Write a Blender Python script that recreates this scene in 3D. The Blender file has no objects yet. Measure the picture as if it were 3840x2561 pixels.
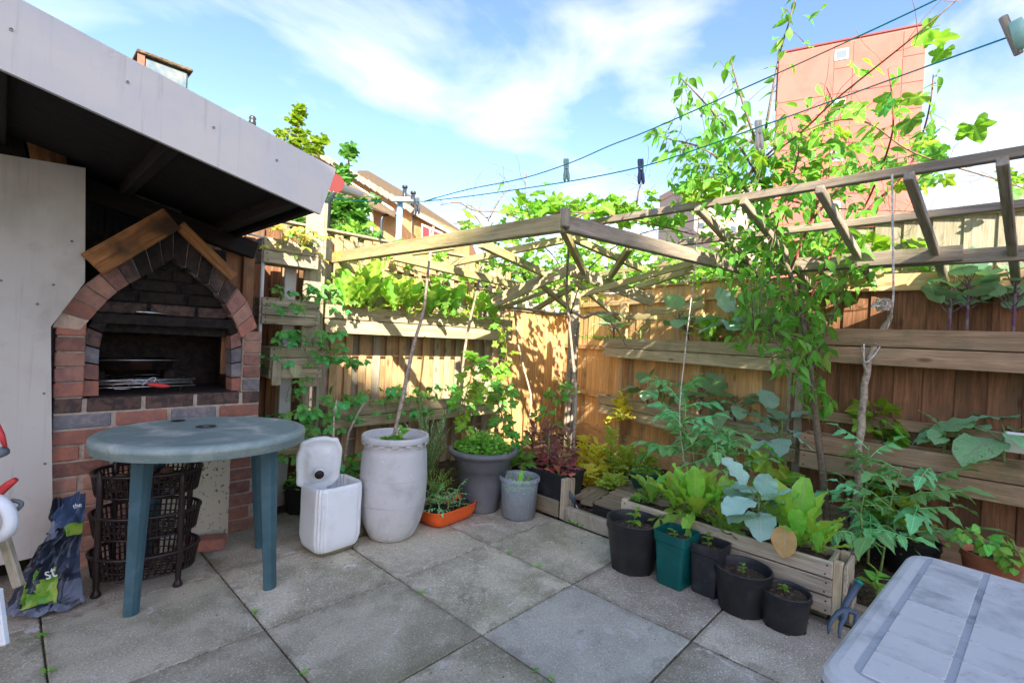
import bpy, bmesh, math, random
from mathutils import Vector as V, Matrix, noise
random.seed(7)
sc = bpy.context.scene
COL = sc.collection
R = math.radians
# ---------------------------------------------------------------- camera
W0, H0 = 3840.0, 2561.0
FPX = 1805.8
yaw, pitch, roll = R(46.6033), R(-0.3201), R(2.8081)
CAM = V((-0.7446, -1.963, 1.19))
_f = V((math.sin(yaw)*math.cos(pitch), math.cos(yaw)*math.cos(pitch), math.sin(pitch)))
_r0 = V((math.cos(yaw), -math.sin(yaw), 0)); _u0 = _r0.cross(_f)
_r = math.cos(roll)*_r0 + math.sin(roll)*_u0
_u = -math.sin(roll)*_r0 + math.cos(roll)*_u0
cam_d = bpy.data.cameras.new('camera'); cam = bpy.data.objects.new('camera', cam_d); COL.objects.link(cam)
cam_d.sensor_width = 36; cam_d.lens = FPX/W0*36; cam_d.clip_start = 0.05; cam_d.clip_end = 2000
m = Matrix((( _r.x, _u.x, -_f.x, CAM.x), (_r.y, _u.y, -_f.y, CAM.y), (_r.z, _u.z, -_f.z, CAM.z), (0, 0, 0, 1)))
cam.matrix_world = m
sc.camera = cam
# ---------------------------------------------------------------- light
SUN_DIR = V((0.85, 1.20, -0.98)).normalized()          # direction the sunlight travels
sun_el = math.asin(-SUN_DIR.z)
to_sun = -SUN_DIR
w = bpy.data.worlds.new("World"); sc.world = w; w.use_nodes = True
nt = w.node_tree; nt.nodes.clear(); N = nt.nodes.new; L = nt.links.new
out = N('ShaderNodeOutputWorld'); bg = N('ShaderNodeBackground'); L(bg.outputs[0], out.inputs[0])
sky = N('ShaderNodeTexSky'); sky.sky_type = 'NISHITA'; sky.sun_disc = False
sky.sun_elevation = sun_el; sky.sun_rotation = math.atan2(to_sun.x, to_sun.y)
sky.air_density = 1.0; sky.dust_density = 0.8; sky.ozone_density = 2.5
tc = N('ShaderNodeTexCoord'); mp = N('ShaderNodeMapping'); mp.inputs['Rotation'].default_value = (0.1, 0.25, R(-30))
mp.inputs['Scale'].default_value = (1.2, 2.3, 4.2)
L(tc.outputs['Generated'], mp.inputs[0])
cn = N('ShaderNodeTexNoise'); cn.inputs['Scale'].default_value = 1.35; cn.inputs['Detail'].default_value = 7; cn.inputs['Roughness'].default_value = 0.52
cn.inputs['Distortion'].default_value = 0.35
L(mp.outputs[0], cn.inputs[0])
# more cloud low down (near the horizon) than overhead
sep = N('ShaderNodeSeparateXYZ'); L(tc.outputs['Generated'], sep.inputs[0])
mr = N('ShaderNodeMapRange'); mr.inputs[1].default_value = 0.0; mr.inputs[2].default_value = 0.75; mr.inputs[3].default_value = 0.14; mr.inputs[4].default_value = -0.06
L(sep.outputs[2], mr.inputs[0])
ad = N('ShaderNodeMath'); ad.operation = 'ADD'; L(cn.outputs[0], ad.inputs[0]); L(mr.outputs[0], ad.inputs[1])
cr = N('ShaderNodeValToRGB'); cr.color_ramp.elements[0].position = 0.49; cr.color_ramp.elements[1].position = 0.88
cr.color_ramp.elements[0].color = (0, 0, 0, 1); cr.color_ramp.elements[1].color = (.93, .93, .93, 1)
L(ad.outputs[0], cr.inputs[0])
mx = N('ShaderNodeMix'); mx.data_type = 'RGBA'; L(cr.outputs[0], mx.inputs[0]); hsv = N('ShaderNodeHueSaturation'); hsv.inputs['Saturation'].default_value = 1.1; hsv.inputs['Value'].default_value = .86; L(sky.outputs[0], hsv.inputs['Color']); tint = N('ShaderNodeMix'); tint.data_type = 'RGBA'; tint.blend_type = 'MULTIPLY'; tint.inputs[0].default_value = 1; tint.inputs[7].default_value = (1.04, .90, .91, 1); L(hsv.outputs[0], tint.inputs[6]); L(tint.outputs[2], mx.inputs[6])
mx.inputs[7].default_value = (3.8, 3.6, 3.25, 1)
L(mx.outputs[2], bg.inputs[0]); bg.inputs[1].default_value = 0.08
sd = bpy.data.lights.new('sun', 'SUN'); sd.energy = 2.4; sd.angle = R(0.55); sd.color = (1.0, 0.90, 0.74)
so = bpy.data.objects.new('sun', sd); COL.objects.link(so)
so.rotation_euler = SUN_DIR.to_track_quat('-Z', 'Y').to_euler()
vs = sc.view_settings; vs.view_transform = 'Standard'; vs.look = 'None'; vs.gamma = 1; vs.exposure = 2.74; vs.use_curve_mapping = False
try:
    sc.cycles.max_bounces = 10; sc.cycles.diffuse_bounces = 5; sc.cycles.transparent_max_bounces = 12
except Exception: pass

# ---------------------------------------------------------------- pixel -> place helpers (photo pixels, 3840 wide)
def ray(px, py): return _f + _r*((px-1920)/FPX) - _u*((py-1280.5)/FPX)
def D(px, py, d): return CAM + ray(px, py)*d
def G(px, py, z=0.0):
    q = ray(px, py); return CAM + q*((z-CAM.z)/q.z)
def onP(px, py, p, n):
    q = ray(px, py); return CAM + q*((V(p)-CAM).dot(n)/q.dot(n))
def onY(px, py, y): return onP(px, py, (0, y, 0), V((0, 1, 0)))
def onX(px, py, x): return onP(px, py, (x, 0, 0), V((1, 0, 0)))
# ---------------------------------------------------------------- objects
def tag(o, label=None, cat=None, group=None, kind=None):
    if label: o['label'] = label
    if cat: o['category'] = cat
    if group: o['group'] = group
    if kind: o['kind'] = kind
    return o
def empty(name, loc, label=None, cat=None, group=None, kind=None):
    o = bpy.data.objects.new(name, None); COL.objects.link(o); o.location = V(loc); o.empty_display_size = .05
    return tag(o, label, cat, group, kind)
def link(name, me, parent=None, mat4=None, mt=None, kind=None):
    """one object from mesh data; mat4 = world matrix (parents are never rotated)"""
    o = bpy.data.objects.new(name, me); COL.objects.link(o)
    if mt is not None and not me.materials: me.materials.append(mt)
    m4 = mat4 if mat4 is not None else Matrix()
    if parent is not None:
        o.parent = parent
        p = parent; off = V((0, 0, 0))
        while p is not None: off += p.location; p = p.parent
        m4 = Matrix.Translation(-off) @ m4
    o.matrix_basis = m4
    if kind: o['kind'] = kind
    return o
def frame(x, up, loc):
    """matrix with local X along x, local Z towards up"""
    x = V(x).normalized(); up = V(up)
    y = up.cross(x)
    if y.length < 1e-5: y = V((0, 1, 0)).cross(x)
    if y.length < 1e-5: y = V((1, 0, 0)).cross(x)
    y.normalize(); z = x.cross(y)
    return Matrix(((x.x, y.x, z.x, loc[0]), (x.y, y.y, z.y, loc[1]), (x.z, y.z, z.z, loc[2]), (0, 0, 0, 1)))
class MB:
    """collects geometry in world space, then makes ONE mesh object"""
    def __init__(s): s.v = []; s.f = []; s.uv = []; s.mi = []; s.cur = 0; s.sm = []
    def add(s, vs, fs, uv=None, smooth=False):
        b = len(s.v); s.v += [tuple(q) for q in vs]
        for f in fs: s.f.append(tuple(b+i for i in f)); s.mi.append(s.cur); s.sm.append(smooth)
        s.uv += (uv if uv else [(0, 0)]*len(vs))
    def box(s, c, d, rot=None, taper=0, bev=0):
        c = V(c); x, y, z = d[0]/2, d[1]/2, d[2]/2
        M = rot.to_3x3() if rot else Matrix.Identity(3)
        if bev > 0:
            vs = []; b = min(bev, x*.9, y*.9, z*.9)
            for sz in (-1, 1):
                for (xx, yy) in ((x-b, y), (x, y-b), (x, -y+b), (x-b, -y), (-x+b, -y), (-x, -y+b), (-x, y-b), (-x+b, y)):
                    vs.append((xx, yy, sz*(z-b)))
            top = []
            for sz in (-1, 1):
                for (xx, yy) in ((x-b, y-b), (x-b, -y+b), (-x+b, -y+b), (-x+b, y-b)): vs.append((xx, yy, sz*z))
            fs = []
            for i in range(8): j = (i+1) % 8; fs.append((i, i+8, j+8, j)[::-1])
            for base, r0, flip in ((16, 0, True), (20, 8, False)):
                q = [base, base+1, base+2, base+3]
                cap = [(q[0], q[1], q[2], q[3])]
                e = [(q[0], r0+0, r0+1), (q[0], r0+1, r0+2, q[1]), (q[1], r0+2, r0+3), (q[1], r0+3, r0+4, q[2]), (q[2], r0+4, r0+5), (q[2], r0+5, r0+6, q[3]), (q[3], r0+6, r0+7), (q[3], r0+7, r0+0, q[0])]
                for f in cap+e: fs.append(tuple(f) if flip else tuple(f)[::-1])
            s.add([c+M@V(q) for q in vs], fs); return
        vs = [(sx*x*(1-taper*(sz > 0)), sy*y*(1-taper*(sz > 0)), sz*z) for sz in (-1, 1) for sy in (-1, 1) for sx in (-1, 1)]
        s.add([c+M@V(q) for q in vs], [(0, 2, 3, 1), (4, 5, 7, 6), (0, 1, 5, 4), (1, 3, 7, 5), (3, 2, 6, 7), (2, 0, 4, 6)])
    def tube(s, pts, rad, n=6, cap=True, smooth=True):
        pts = [V(p) for p in pts]; k = len(pts)
        rs = rad if isinstance(rad, (list, tuple)) else [rad]*k
        prev = None; vs = []
        for i, p in enumerate(pts):
            t = (pts[min(i+1, k-1)]-pts[max(i-1, 0)])
            t = t.normalized() if t.length > 1e-9 else V((0, 0, 1))
            a = prev if prev is not None else (V((0, 0, 1)) if abs(t.z) < .9 else V((1, 0, 0)))
            a = (a - t*a.dot(t)); a = a.normalized() if a.length > 1e-6 else V((1, 0, 0)).cross(t).normalized()
            prev = a; b = t.cross(a)
            for j in range(n):
                an = 2*math.pi*j/n; vs.append(p+(a*math.cos(an)+b*math.sin(an))*rs[i])
        fs = [(i*n+j, i*n+(j+1) % n, (i+1)*n+(j+1) % n, (i+1)*n+j) for i in range(k-1) for j in range(n)]
        if cap: fs += [tuple(range(n))[::-1], tuple((k-1)*n+j for j in range(n))]
        s.add(vs, fs, smooth=smooth)
    def lathe(s, c, prof, n=32, sx=1, sy=1, smooth=True, rot=0, dent=None):
        """prof: list of (r, z); closed top/bottom only if r==0"""
        c = V(c); vs = []
        for (r, z) in prof:
            for j in range(n):
                a = 2*math.pi*j/n
                rr = r*(dent(a, z) if dent else 1)
                x, y = rr*sx*math.cos(a), rr*sy*math.sin(a)
                vs.append(c+V((x*math.cos(rot)-y*math.sin(rot), x*math.sin(rot)+y*math.cos(rot), z)))
        k = len(prof)
        s.add(vs, [(i*n+j, i*n+(j+1) % n, (i+1)*n+(j+1) % n, (i+1)*n+j) for i in range(k-1) for j in range(n)], smooth=smooth)
    def disc(s, c, r, n=24, sx=1, sy=1, bump=0.0, rot=0, rings=1):
        c = V(c); vs = [c]
        for q in range(1, rings+1):
            for j in range(n):
                a = 2*math.pi*j/n; rr = r*q/rings
                x, y = rr*sx*math.cos(a), rr*sy*math.sin(a)
                vs.append(c+V((x*math.cos(rot)-y*math.sin(rot), x*math.sin(rot)+y*math.cos(rot), random.uniform(-bump, bump) if q < rings else 0)))
        fs = [(0, 1+j, 1+(j+1) % n) for j in range(n)]
        for q in range(1, rings):
            b = 1+(q-1)*n; d = b+n
            fs += [(b+j, d+j, d+(j+1) % n, b+(j+1) % n) for j in range(n)]
        s.add(vs, fs)
    def mesh(s, name):
        me = bpy.data.meshes.new(name); me.from_pydata(s.v, [], s.f)
        me.polygons.foreach_set('material_index', s.mi); me.polygons.foreach_set('use_smooth', s.sm)
        if any(q != (0, 0) for q in s.uv):
            ul = me.uv_layers.new(name='UVMap'); idx = [0]*len(me.loops); me.loops.foreach_get('vertex_index', idx)
            flat = [];
            for i in idx: flat += s.uv[i]
            ul.data.foreach_set('uv', flat)
        me.update(); return me
    def build(s, name, mt, parent=None, kind=None, loc=None):
        """mesh kept around its own origin (loc or first thing's middle)"""
        if loc is None:
            n = max(1, len(s.v)); loc = V((sum(q[0] for q in s.v)/n, sum(q[1] for q in s.v)/n, min(q[2] for q in s.v)))
        loc = V(loc); s.v = [(q[0]-loc.x, q[1]-loc.y, q[2]-loc.z) for q in s.v]
        me = s.mesh(name)
        for m_ in (mt if isinstance(mt, (list, tuple)) else [mt]): me.materials.append(m_)
        return link(name, me, parent, Matrix.Translation(loc), kind=kind)
_bc = {}
def board(name, a, b, wd, th, mt, parent=None, up=(0, 0, 1), ends=0.0, wob=0.0):
    """plank from a to b: local X is the length (grain), wd along local Y, th along local Z(up)"""
    a = V(a); b = V(b); ln = (b-a).length
    key = (round(ln, 3), round(wd, 3), round(th, 3), mt.name)
    me = _bc.get(key)
    if me is None or wob:
        mb = MB(); bv = min(.0035, th*.2, wd*.2)
        mb.box((0, 0, 0), (ln, wd, th), bev=bv)
        me = mb.mesh(name); me.materials.append(mt)
        if not wob: _bc[key] = me
    return link(name, me, parent, frame(b-a, up, (a+b)/2))
def rnd(a, b): return random.uniform(a, b)
def smooth_pts(pts, k=4):
    pts = [V(p) for p in pts]; o = []
    for i in range(len(pts)-1):
        p0 = pts[max(i-1, 0)]; p1 = pts[i]; p2 = pts[i+1]; p3 = pts[min(i+2, len(pts)-1)]
        for j in range(k):
            t = j/k
            o.append(0.5*((2*p1)+(p2-p0)*t+(2*p0-5*p1+4*p2-p3)*t*t+(3*p1-p0-3*p2+p3)*t**3))
    o.append(pts[-1]); return o
# ---------------------------------------------------------------- materials
MT = {}
def _base(name):
    m_ = bpy.data.materials.new(name); m_.use_nodes = True; MT[name] = m_
    n = m_.node_tree; bs = n.nodes['Principled BSDF']; return m_, n, bs
def ramp(n, stops):
    r = n.nodes.new('ShaderNodeValToRGB'); e = r.color_ramp.elements
    while len(e) < len(stops): e.new(0.5)
    for i, (p, c) in enumerate(stops): e[i].position = p; e[i].color = (c[0], c[1], c[2], 1)
    return r
def mixc(n, fac, a, b, mode='MIX'):
    q = n.nodes.new('ShaderNodeMix'); q.data_type = 'RGBA'; q.blend_type = mode
    for s_, val in ((0, fac), (6, a), (7, b)):
        if hasattr(val, 'links') or isinstance(val, bpy.types.NodeSocket): n.links.new(val, q.inputs[s_])
        elif isinstance(val, (int, float)): q.inputs[s_].default_value = val
        else: q.inputs[s_].default_value = (val[0], val[1], val[2], 1)
    return q.outputs[2]
def mathn(n, op, a, b=None):
    q = n.nodes.new('ShaderNodeMath'); q.operation = op
    for i, val in enumerate((a, b)):
        if val is None: continue
        if isinstance(val, (int, float)): q.inputs[i].default_value = val
        else: n.links.new(val, q.inputs[i])
    return q.outputs[0]
def objco(n, scale=(1, 1, 1), offs=True):
    t = n.nodes.new('ShaderNodeTexCoord'); m_ = n.nodes.new('ShaderNodeMapping'); m_.inputs['Scale'].default_value = scale
    n.links.new(t.outputs['Object'], m_.inputs[0])
    if offs:
        oi = n.nodes.new('ShaderNodeObjectInfo'); mu = mathn(n, 'MULTIPLY', oi.outputs['Random'], 37.0)
        cb = n.nodes.new('ShaderNodeCombineXYZ'); 
        for i in range(3): n.links.new(mu, cb.inputs[i])
        n.links.new(cb.outputs[0], m_.inputs['Location'])
    return m_.outputs[0]
def noisen(n, co, sc_, det=4, rough=.55, dist=0):
    q = n.nodes.new('ShaderNodeTexNoise'); q.inputs['Scale'].default_value = sc_; q.inputs['Detail'].default_value = det
    q.inputs['Roughness'].default_value = rough; q.inputs['Distortion'].default_value = dist
    n.links.new(co, q.inputs[0]); return q.outputs[0]
def bump(n, bs, h, st, dist=.01):
    b = n.nodes.new('ShaderNodeBump'); b.inputs['Strength'].default_value = st; b.inputs['Distance'].default_value = dist
    n.links.new(h, b.inputs['Height']); n.links.new(b.outputs[0], bs.inputs['Normal'])
def objrand(n, lo, hi):
    oi = n.nodes.new('ShaderNodeObjectInfo'); q = n.nodes.new('ShaderNodeMapRange'); q.inputs[3].default_value = lo; q.inputs[4].default_value = hi
    n.links.new(oi.outputs['Random'], q.inputs[0]); return q.outputs[0]
def vary(n, col, lo, hi):
    hs = n.nodes.new('ShaderNodeHueSaturation'); n.links.new(objrand(n, lo, hi), hs.inputs['Value']); n.links.new(col, hs.inputs['Color']); return hs.outputs[0]
def wood(name, c1, c2, c3=None, rough=.8, var=(.8, 1.15), algae=None, knots=True, soot=None):
    """grain runs along local X"""
    m_, n, bs = _base(name)
    co = objco(n, (1.3, 22, 22)); g = noisen(n, co, 2.2, 6, .62, .6)
    r = ramp(n, [(.34, c1), (.5, [(a+b)/2 for a, b in zip(c1, c2)]), (.66, c2)]); n.links.new(g, r.inputs[0]); col = r.outputs[0]
    co2 = objco(n, (1, 1, 1)); big = noisen(n, co2, 4, 3)
    if c3: col = mixc(n, ramp_out(n, big, .5, .72), col, c3)
    fine = noisen(n, objco(n, (3, 160, 160)), 3, 2)
    col = mixc(n, mathn(n, 'MULTIPLY', ramp_out(n, fine, .52, .72), .6), col, [q*.35 for q in c1])
    if knots:
        vo = n.nodes.new('ShaderNodeTexVoronoi'); vo.inputs['Scale'].default_value = 1; n.links.new(objco(n, (3.2, 9, 9)), vo.inputs[0])
        col = mixc(n, mathn(n, 'MULTIPLY', ramp_out(n, vo.outputs['Distance'], .16, .05), .7), col, [q*.3 for q in c1])
    if algae: col = mixc(n, mathn(n, 'MULTIPLY', ramp_out(n, noisen(n, co2, 7, 5), .5, .75), .6), col, algae)
    col = vary(n, col, *var)
    n.links.new(col, bs.inputs['Base Color']); bs.inputs['Roughness'].default_value = rough; bs.inputs['Specular IOR Level'].default_value = .25
    bump(n, bs, mathn(n, 'ADD', g, mathn(n, 'MULTIPLY', fine, .6)), .6, .005); return m_
def ramp_out(n, val, a, b):
    q = n.nodes.new('ShaderNodeMapRange'); q.inputs[1].default_value = a; q.inputs[2].default_value = b; q.interpolation_type = 'SMOOTHSTEP'
    n.links.new(val, q.inputs[0]); return q.outputs[0]
def plain(name, c, rough=.6, c2=None, sc_=8, spec=.4, bmp=0, metal=0, amt=1.0, det=5, lo=.4, hi=.65, var=None, bsc=None, bd=.004):
    m_, n, bs = _base(name)
    bs.inputs['Roughness'].default_value = rough; bs.inputs['Specular IOR Level'].default_value = spec; bs.inputs['Metallic'].default_value = metal
    rgb = n.nodes.new('ShaderNodeRGB'); rgb.outputs[0].default_value = (*c, 1); col = rgb.outputs[0]
    co = objco(n)
    if c2:
        nz = noisen(n, co, sc_, det, .62, .4); col = mixc(n, mathn(n, 'MULTIPLY', ramp_out(n, nz, lo, hi), amt), col, c2)
        rr = n.nodes.new('ShaderNodeMapRange'); rr.inputs[3].default_value = rough*.85; rr.inputs[4].default_value = min(1, rough*1.2); n.links.new(nz, rr.inputs[0]); n.links.new(rr.outputs[0], bs.inputs['Roughness'])
    if var: col = vary(n, col, *var)
    n.links.new(col, bs.inputs['Base Color'])
    if bmp: bump(n, bs, noisen(n, co, bsc or sc_*3, 5), bmp, bd)
    return m_
def leafm(name, c, c2, trans=.35, vein=None, rough=.45, var=(.75, 1.25), holes=False, edge=None, hue=.045, vn=9.0, spec=.35):
    m_, n, bs = _base(name)
    t = n.nodes.new('ShaderNodeTexCoord'); sp = n.nodes.new('ShaderNodeSeparateXYZ'); n.links.new(t.outputs['UV'], sp.inputs[0])
    co = objco(n); nz = noisen(n, co, 14, 4)
    geo = n.nodes.new('ShaderNodeNewGeometry')
    col = mixc(n, ramp_out(n, nz, .35, .65), c, c2)
    col = mixc(n, mathn(n, 'MULTIPLY', geo.outputs['Random Per Island'], .8), col, [q*1.35 for q in c2])
    vv = vein or [min(1, q*1.9+.02) for q in c2]
    av = mathn(n, 'ABSOLUTE', mathn(n, 'SUBTRACT', sp.outputs[1], .5))
    mid = ramp_out(n, av, .035, .012)
    sv = mathn(n, 'SINE', mathn(n, 'MULTIPLY', mathn(n, 'SUBTRACT', sp.outputs[0], mathn(n, 'MULTIPLY', av, .9)), vn*6.283))
    sd_ = mathn(n, 'MULTIPLY', ramp_out(n, sv, .86, 1.0), .55)
    vm = mathn(n, 'MAXIMUM', mid, sd_)
    col = mixc(n, vm, col, vv)
    if edge: col = mixc(n, ramp_out(n, av, .30, .5), col, edge)
    hs = n.nodes.new('ShaderNodeHueSaturation'); n.links.new(objrand(n, *var), hs.inputs['Value']); n.links.new(objrand(n, .5-hue, .5+hue), hs.inputs['Hue']); n.links.new(col, hs.inputs['Color']); col = hs.outputs[0]
    n.links.new(col, bs.inputs['Base Color']); bs.inputs['Roughness'].default_value = rough; bs.inputs['Specular IOR Level'].default_value = spec
    bump(n, bs, vm, .35, .003)
    tr = n.nodes.new('ShaderNodeBsdfTranslucent'); tcx = mixc(n, .5, col, [min(1, c[0]*2.6), min(1, c[1]*2.0), c[2]*.6]); n.links.new(tcx, tr.inputs[0])
    ms = n.nodes.new('ShaderNodeMixShader'); ms.inputs[0].default_value = trans
    n.links.new(bs.outputs[0], ms.inputs[1]); n.links.new(tr.outputs[0], ms.inputs[2])
    o = n.nodes['Material Output']; last = ms.outputs[0]
    if holes:
        tp = n.nodes.new('ShaderNodeBsdfTransparent'); vo = n.nodes.new('ShaderNodeTexVoronoi'); vo.inputs['Scale'].default_value = 26; n.links.new(co, vo.inputs[0])
        big = noisen(n, co, 9, 2); lim = mathn(n, 'SUBTRACT', mathn(n, 'MULTIPLY', big, .75), .17)
        hf = mathn(n, 'LESS_THAN', vo.outputs['Distance'], lim); m2 = n.nodes.new('ShaderNodeMixShader'); n.links.new(hf, m2.inputs[0]); n.links.new(last, m2.inputs[1]); n.links.new(tp.outputs[0], m2.inputs[2]); last = m2.outputs[0]
    n.links.new(last, o.inputs[0]); return m_
# woods
wood('wood_grey', (.32, .265, .185), (.58, .50, .37), (.42, .375, .25), algae=(.17, .18, .08))
wood('wood_planter', (.38, .30, .18), (.66, .55, .36), (.48, .41, .25), algae=(.24, .24, .10))
wood('wood_yellow', (.36, .29, .13), (.58, .49, .26), (.44, .40, .20), algae=(.30, .30, .10), knots=False)
wood('wood_beam_grey', (.24, .195, .145), (.44, .37, .285), (.31, .27, .19), algae=(.16, .17, .08), knots=False)
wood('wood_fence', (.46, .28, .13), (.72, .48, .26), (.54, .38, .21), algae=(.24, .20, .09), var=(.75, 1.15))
wood('wood_fence_orange', (.62, .36, .14), (.86, .55, .26), None, var=(.8, 1.12))
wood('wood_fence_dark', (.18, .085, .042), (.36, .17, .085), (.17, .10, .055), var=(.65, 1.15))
wood('wood_fence_grey', (.30, .25, .18), (.46, .40, .30), (.34, .30, .2), algae=(.26, .26, .14))
wood('wood_brown', (.31, .195, .11), (.54, .36, .22), (.38, .28, .17), algae=(.17, .17, .08))
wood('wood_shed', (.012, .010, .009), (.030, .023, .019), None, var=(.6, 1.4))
wood('wood_hood', (.20, .085, .03), (.46, .21, .08), (.06, .035, .02), knots=True)
wood('wood_deck', (.20, .15, .095), (.34, .27, .18), (.24, .21, .14), algae=(.16, .16, .09))
wood('stick', (.26, .20, .15), (.52, .44, .34), None, knots=True)
wood('bark', (.14, .10, .07), (.28, .22, .16), None, knots=False)
# mineral
def slabm(name, c1, c2, c3, spk=.5):
    m_, n, bs = _base(name); co = objco(n)
    a = noisen(n, co, 3.2, 6, .6, .3); b = noisen(n, co, 130, 3, .7); c = noisen(n, co, 11, 5, .65)
    col = mixc(n, ramp_out(n, a, .36, .64), c1, c2)
    col = mixc(n, mathn(n, 'MULTIPLY', ramp_out(n, c, .5, .72), .65), col, c3)
    col = mixc(n, mathn(n, 'MULTIPLY', ramp_out(n, b, .55, .68), spk), col, [min(1, q*1.9) for q in c2])
    col = mixc(n, mathn(n, 'MULTIPLY', ramp_out(n, b, .44, .33), spk*.8), col, [q*.35 for q in c1])
    tcl = n.nodes.new('ShaderNodeTexCoord'); sx = n.nodes.new('ShaderNodeSeparateXYZ'); n.links.new(tcl.outputs['Object'], sx.inputs[0])
    ex = mathn(n, 'MAXIMUM', mathn(n, 'MULTIPLY', mathn(n, 'ABSOLUTE', sx.outputs[0]), 3.33), mathn(n, 'MULTIPLY', mathn(n, 'ABSOLUTE', sx.outputs[1]), 3.40))
    eg = ramp_out(n, mathn(n, 'ADD', ex, mathn(n, 'MULTIPLY', mathn(n, 'SUBTRACT', c, .5), .9)), .86, 1.06)
    col = mixc(n, mathn(n, 'MULTIPLY', eg, .42), col, [c1[0]*.42, c1[1]*.40, c1[2]*.34])
    st = noisen(n, co, 6, 6, .7, 1.5); col = mixc(n, mathn(n, 'MULTIPLY', ramp_out(n, st, .60, .70), .5), col, [q*.45 for q in c1])
    gm = noisen(n, co, 2.4, 5, .6, .5); col = mixc(n, mathn(n, 'MULTIPLY', ramp_out(n, gm, .52, .70), .35), col, (.17, .18, .08))
    d = noisen(n, co, 5.5, 7, .7, 1.2)
    col = mixc(n, mathn(n, 'MULTIPLY', ramp_out(n, d, .61, .66), .7), col, (.64, .60, .55))
    col = vary(n, col, .82, 1.14)
    n.links.new(col, bs.inputs['Base Color']); bs.inputs['Roughness'].default_value = .9; bs.inputs['Specular IOR Level'].default_value = .25
    bump(n, bs, mathn(n, 'ADD', b, mathn(n, 'MULTIPLY', a, .5)), .5, .003); return m_
slabm('slab', (.32, .285, .20), (.53, .475, .355), (.41, .365, .265), .6)
slabm('slab_pale', (.44, .41, .34), (.56, .525, .43), (.49, .455, .37), .5)
slabm('slab_stain', (.31, .265, .195), (.50, .44, .345), (.40, .37, .29), .7)
slabm('concrete', (.27, .235, .18), (.38, .33, .26), (.22, .21, .15), .3)
plain('joint', (.10, .085, .06), .95, (.13, .14, .06), 9, .1, .4)
plain('soil', (.055, .038, .025), 1, (.13, .095, .065), 38, .1, 1.0, bsc=60, bd=.012, lo=.42, hi=.62)
plain('earth', (.11, .085, .055), 1, (.19, .16, .10), 22, .1, 1.0, bsc=50, bd=.02)
plain('grass_far', (.07, .10, .03), 1, (.12, .12, .05), 2, .1)
for nm, c, c2 in (('brick_red', (.43, .17, .115), (.31, .15, .115)), ('brick_pink', (.44, .235, .17), (.34, .185, .14)), ('brick_blue', (.15, .15, .165), (.24, .205, .195)),
                  ('brick_purple', (.34, .165, .125), (.24, .125, .105)), ('brick_beige', (.50, .38, .28), (.42, .30, .23)), ('brick_soot', (.06, .045, .042), (.13, .08, .065)), ('brick_char', (.018, .015, .014), (.035, .026, .022))):
    plain(nm, c, .9, c2, 26, .2, .7, var=(.8, 1.2), bsc=70, bd=.004, lo=.4, hi=.6)
plain('mortar', (.46, .385, .31), .95, (.34, .28, .23), 30, .1, .6)
plain('mortar_soot', (.022, .019, .017), .95, (.04, .034, .03), 30, .1, .5)
plain('brick_house', (.44, .26, .12), .9, (.36, .20, .09), 3, .1)
plain('roof_tile_grey', (.27, .25, .225), .9, (.22, .19, .15), 12, .1)
plain('roof_tile_brown', (.12, .085, .055), .95, (.18, .14, .09), 30, .1, .6, bsc=8, bd=.1, var=(.8, 1.2))
plain('white_paint', (.78, .77, .74), .5); plain('fascia', (.68, .625, .55), .42, (.55, .545, .54), 3, .5, amt=.8, lo=.35, hi=.75)
plain('panel_white', (.58, .545, .49), .6, (.44, .40, .34), 3.2, .35, .15, bsc=90, bd=.001, lo=.4, hi=.8)
plain('stone_panel', (.58, .52, .40), .9, (.07, .055, .04), 42, .1, .6, lo=.57, hi=.66)
plain('tower_pink', (.52, .16, .13), .8, (.46, .14, .11), .25, .2); plain('tower_line', (.55, .20, .16), .8); plain('tower_cream', (.48, .37, .29), .8); plain('tower_band', (.50, .33, .27), .8)
plain('glass', (.16, .20, .25), .12, spec=.8); plain('window_dark', (.08, .10, .12), .15, spec=.7)
plain('curtain_blue', (.24, .42, .62), .8, (.5, .65, .8), 4); plain('red_paint', (.62, .05, .05), .4); plain('blue_pole', (.24, .45, .62), .4); plain('chimney_tarp', (.10, .17, .22), .6, (.28, .28, .26), 9)
for nm in ('fascia', 'panel_white'):
    m_ = MT[nm]; n = m_.node_tree; bs = n.nodes['Principled BSDF']; old = bs.inputs['Base Color'].links[0].from_socket
    dr = noisen(n, objco(n, (34, 1, 1.6), False), 1.0, 5, .65, .3); gr = noisen(n, objco(n, (1, 1, 1), False), 9, 6, .7, .6)
    o1 = mixc(n, mathn(n, 'MULTIPLY', ramp_out(n, dr, .54, .72), .40), old, (.34, .31, .26)); o2 = mixc(n, mathn(n, 'MULTIPLY', ramp_out(n, gr, .60, .72), .35), o1, (.36, .34, .30)); n.links.new(o2, bs.inputs['Base Color'])
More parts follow.
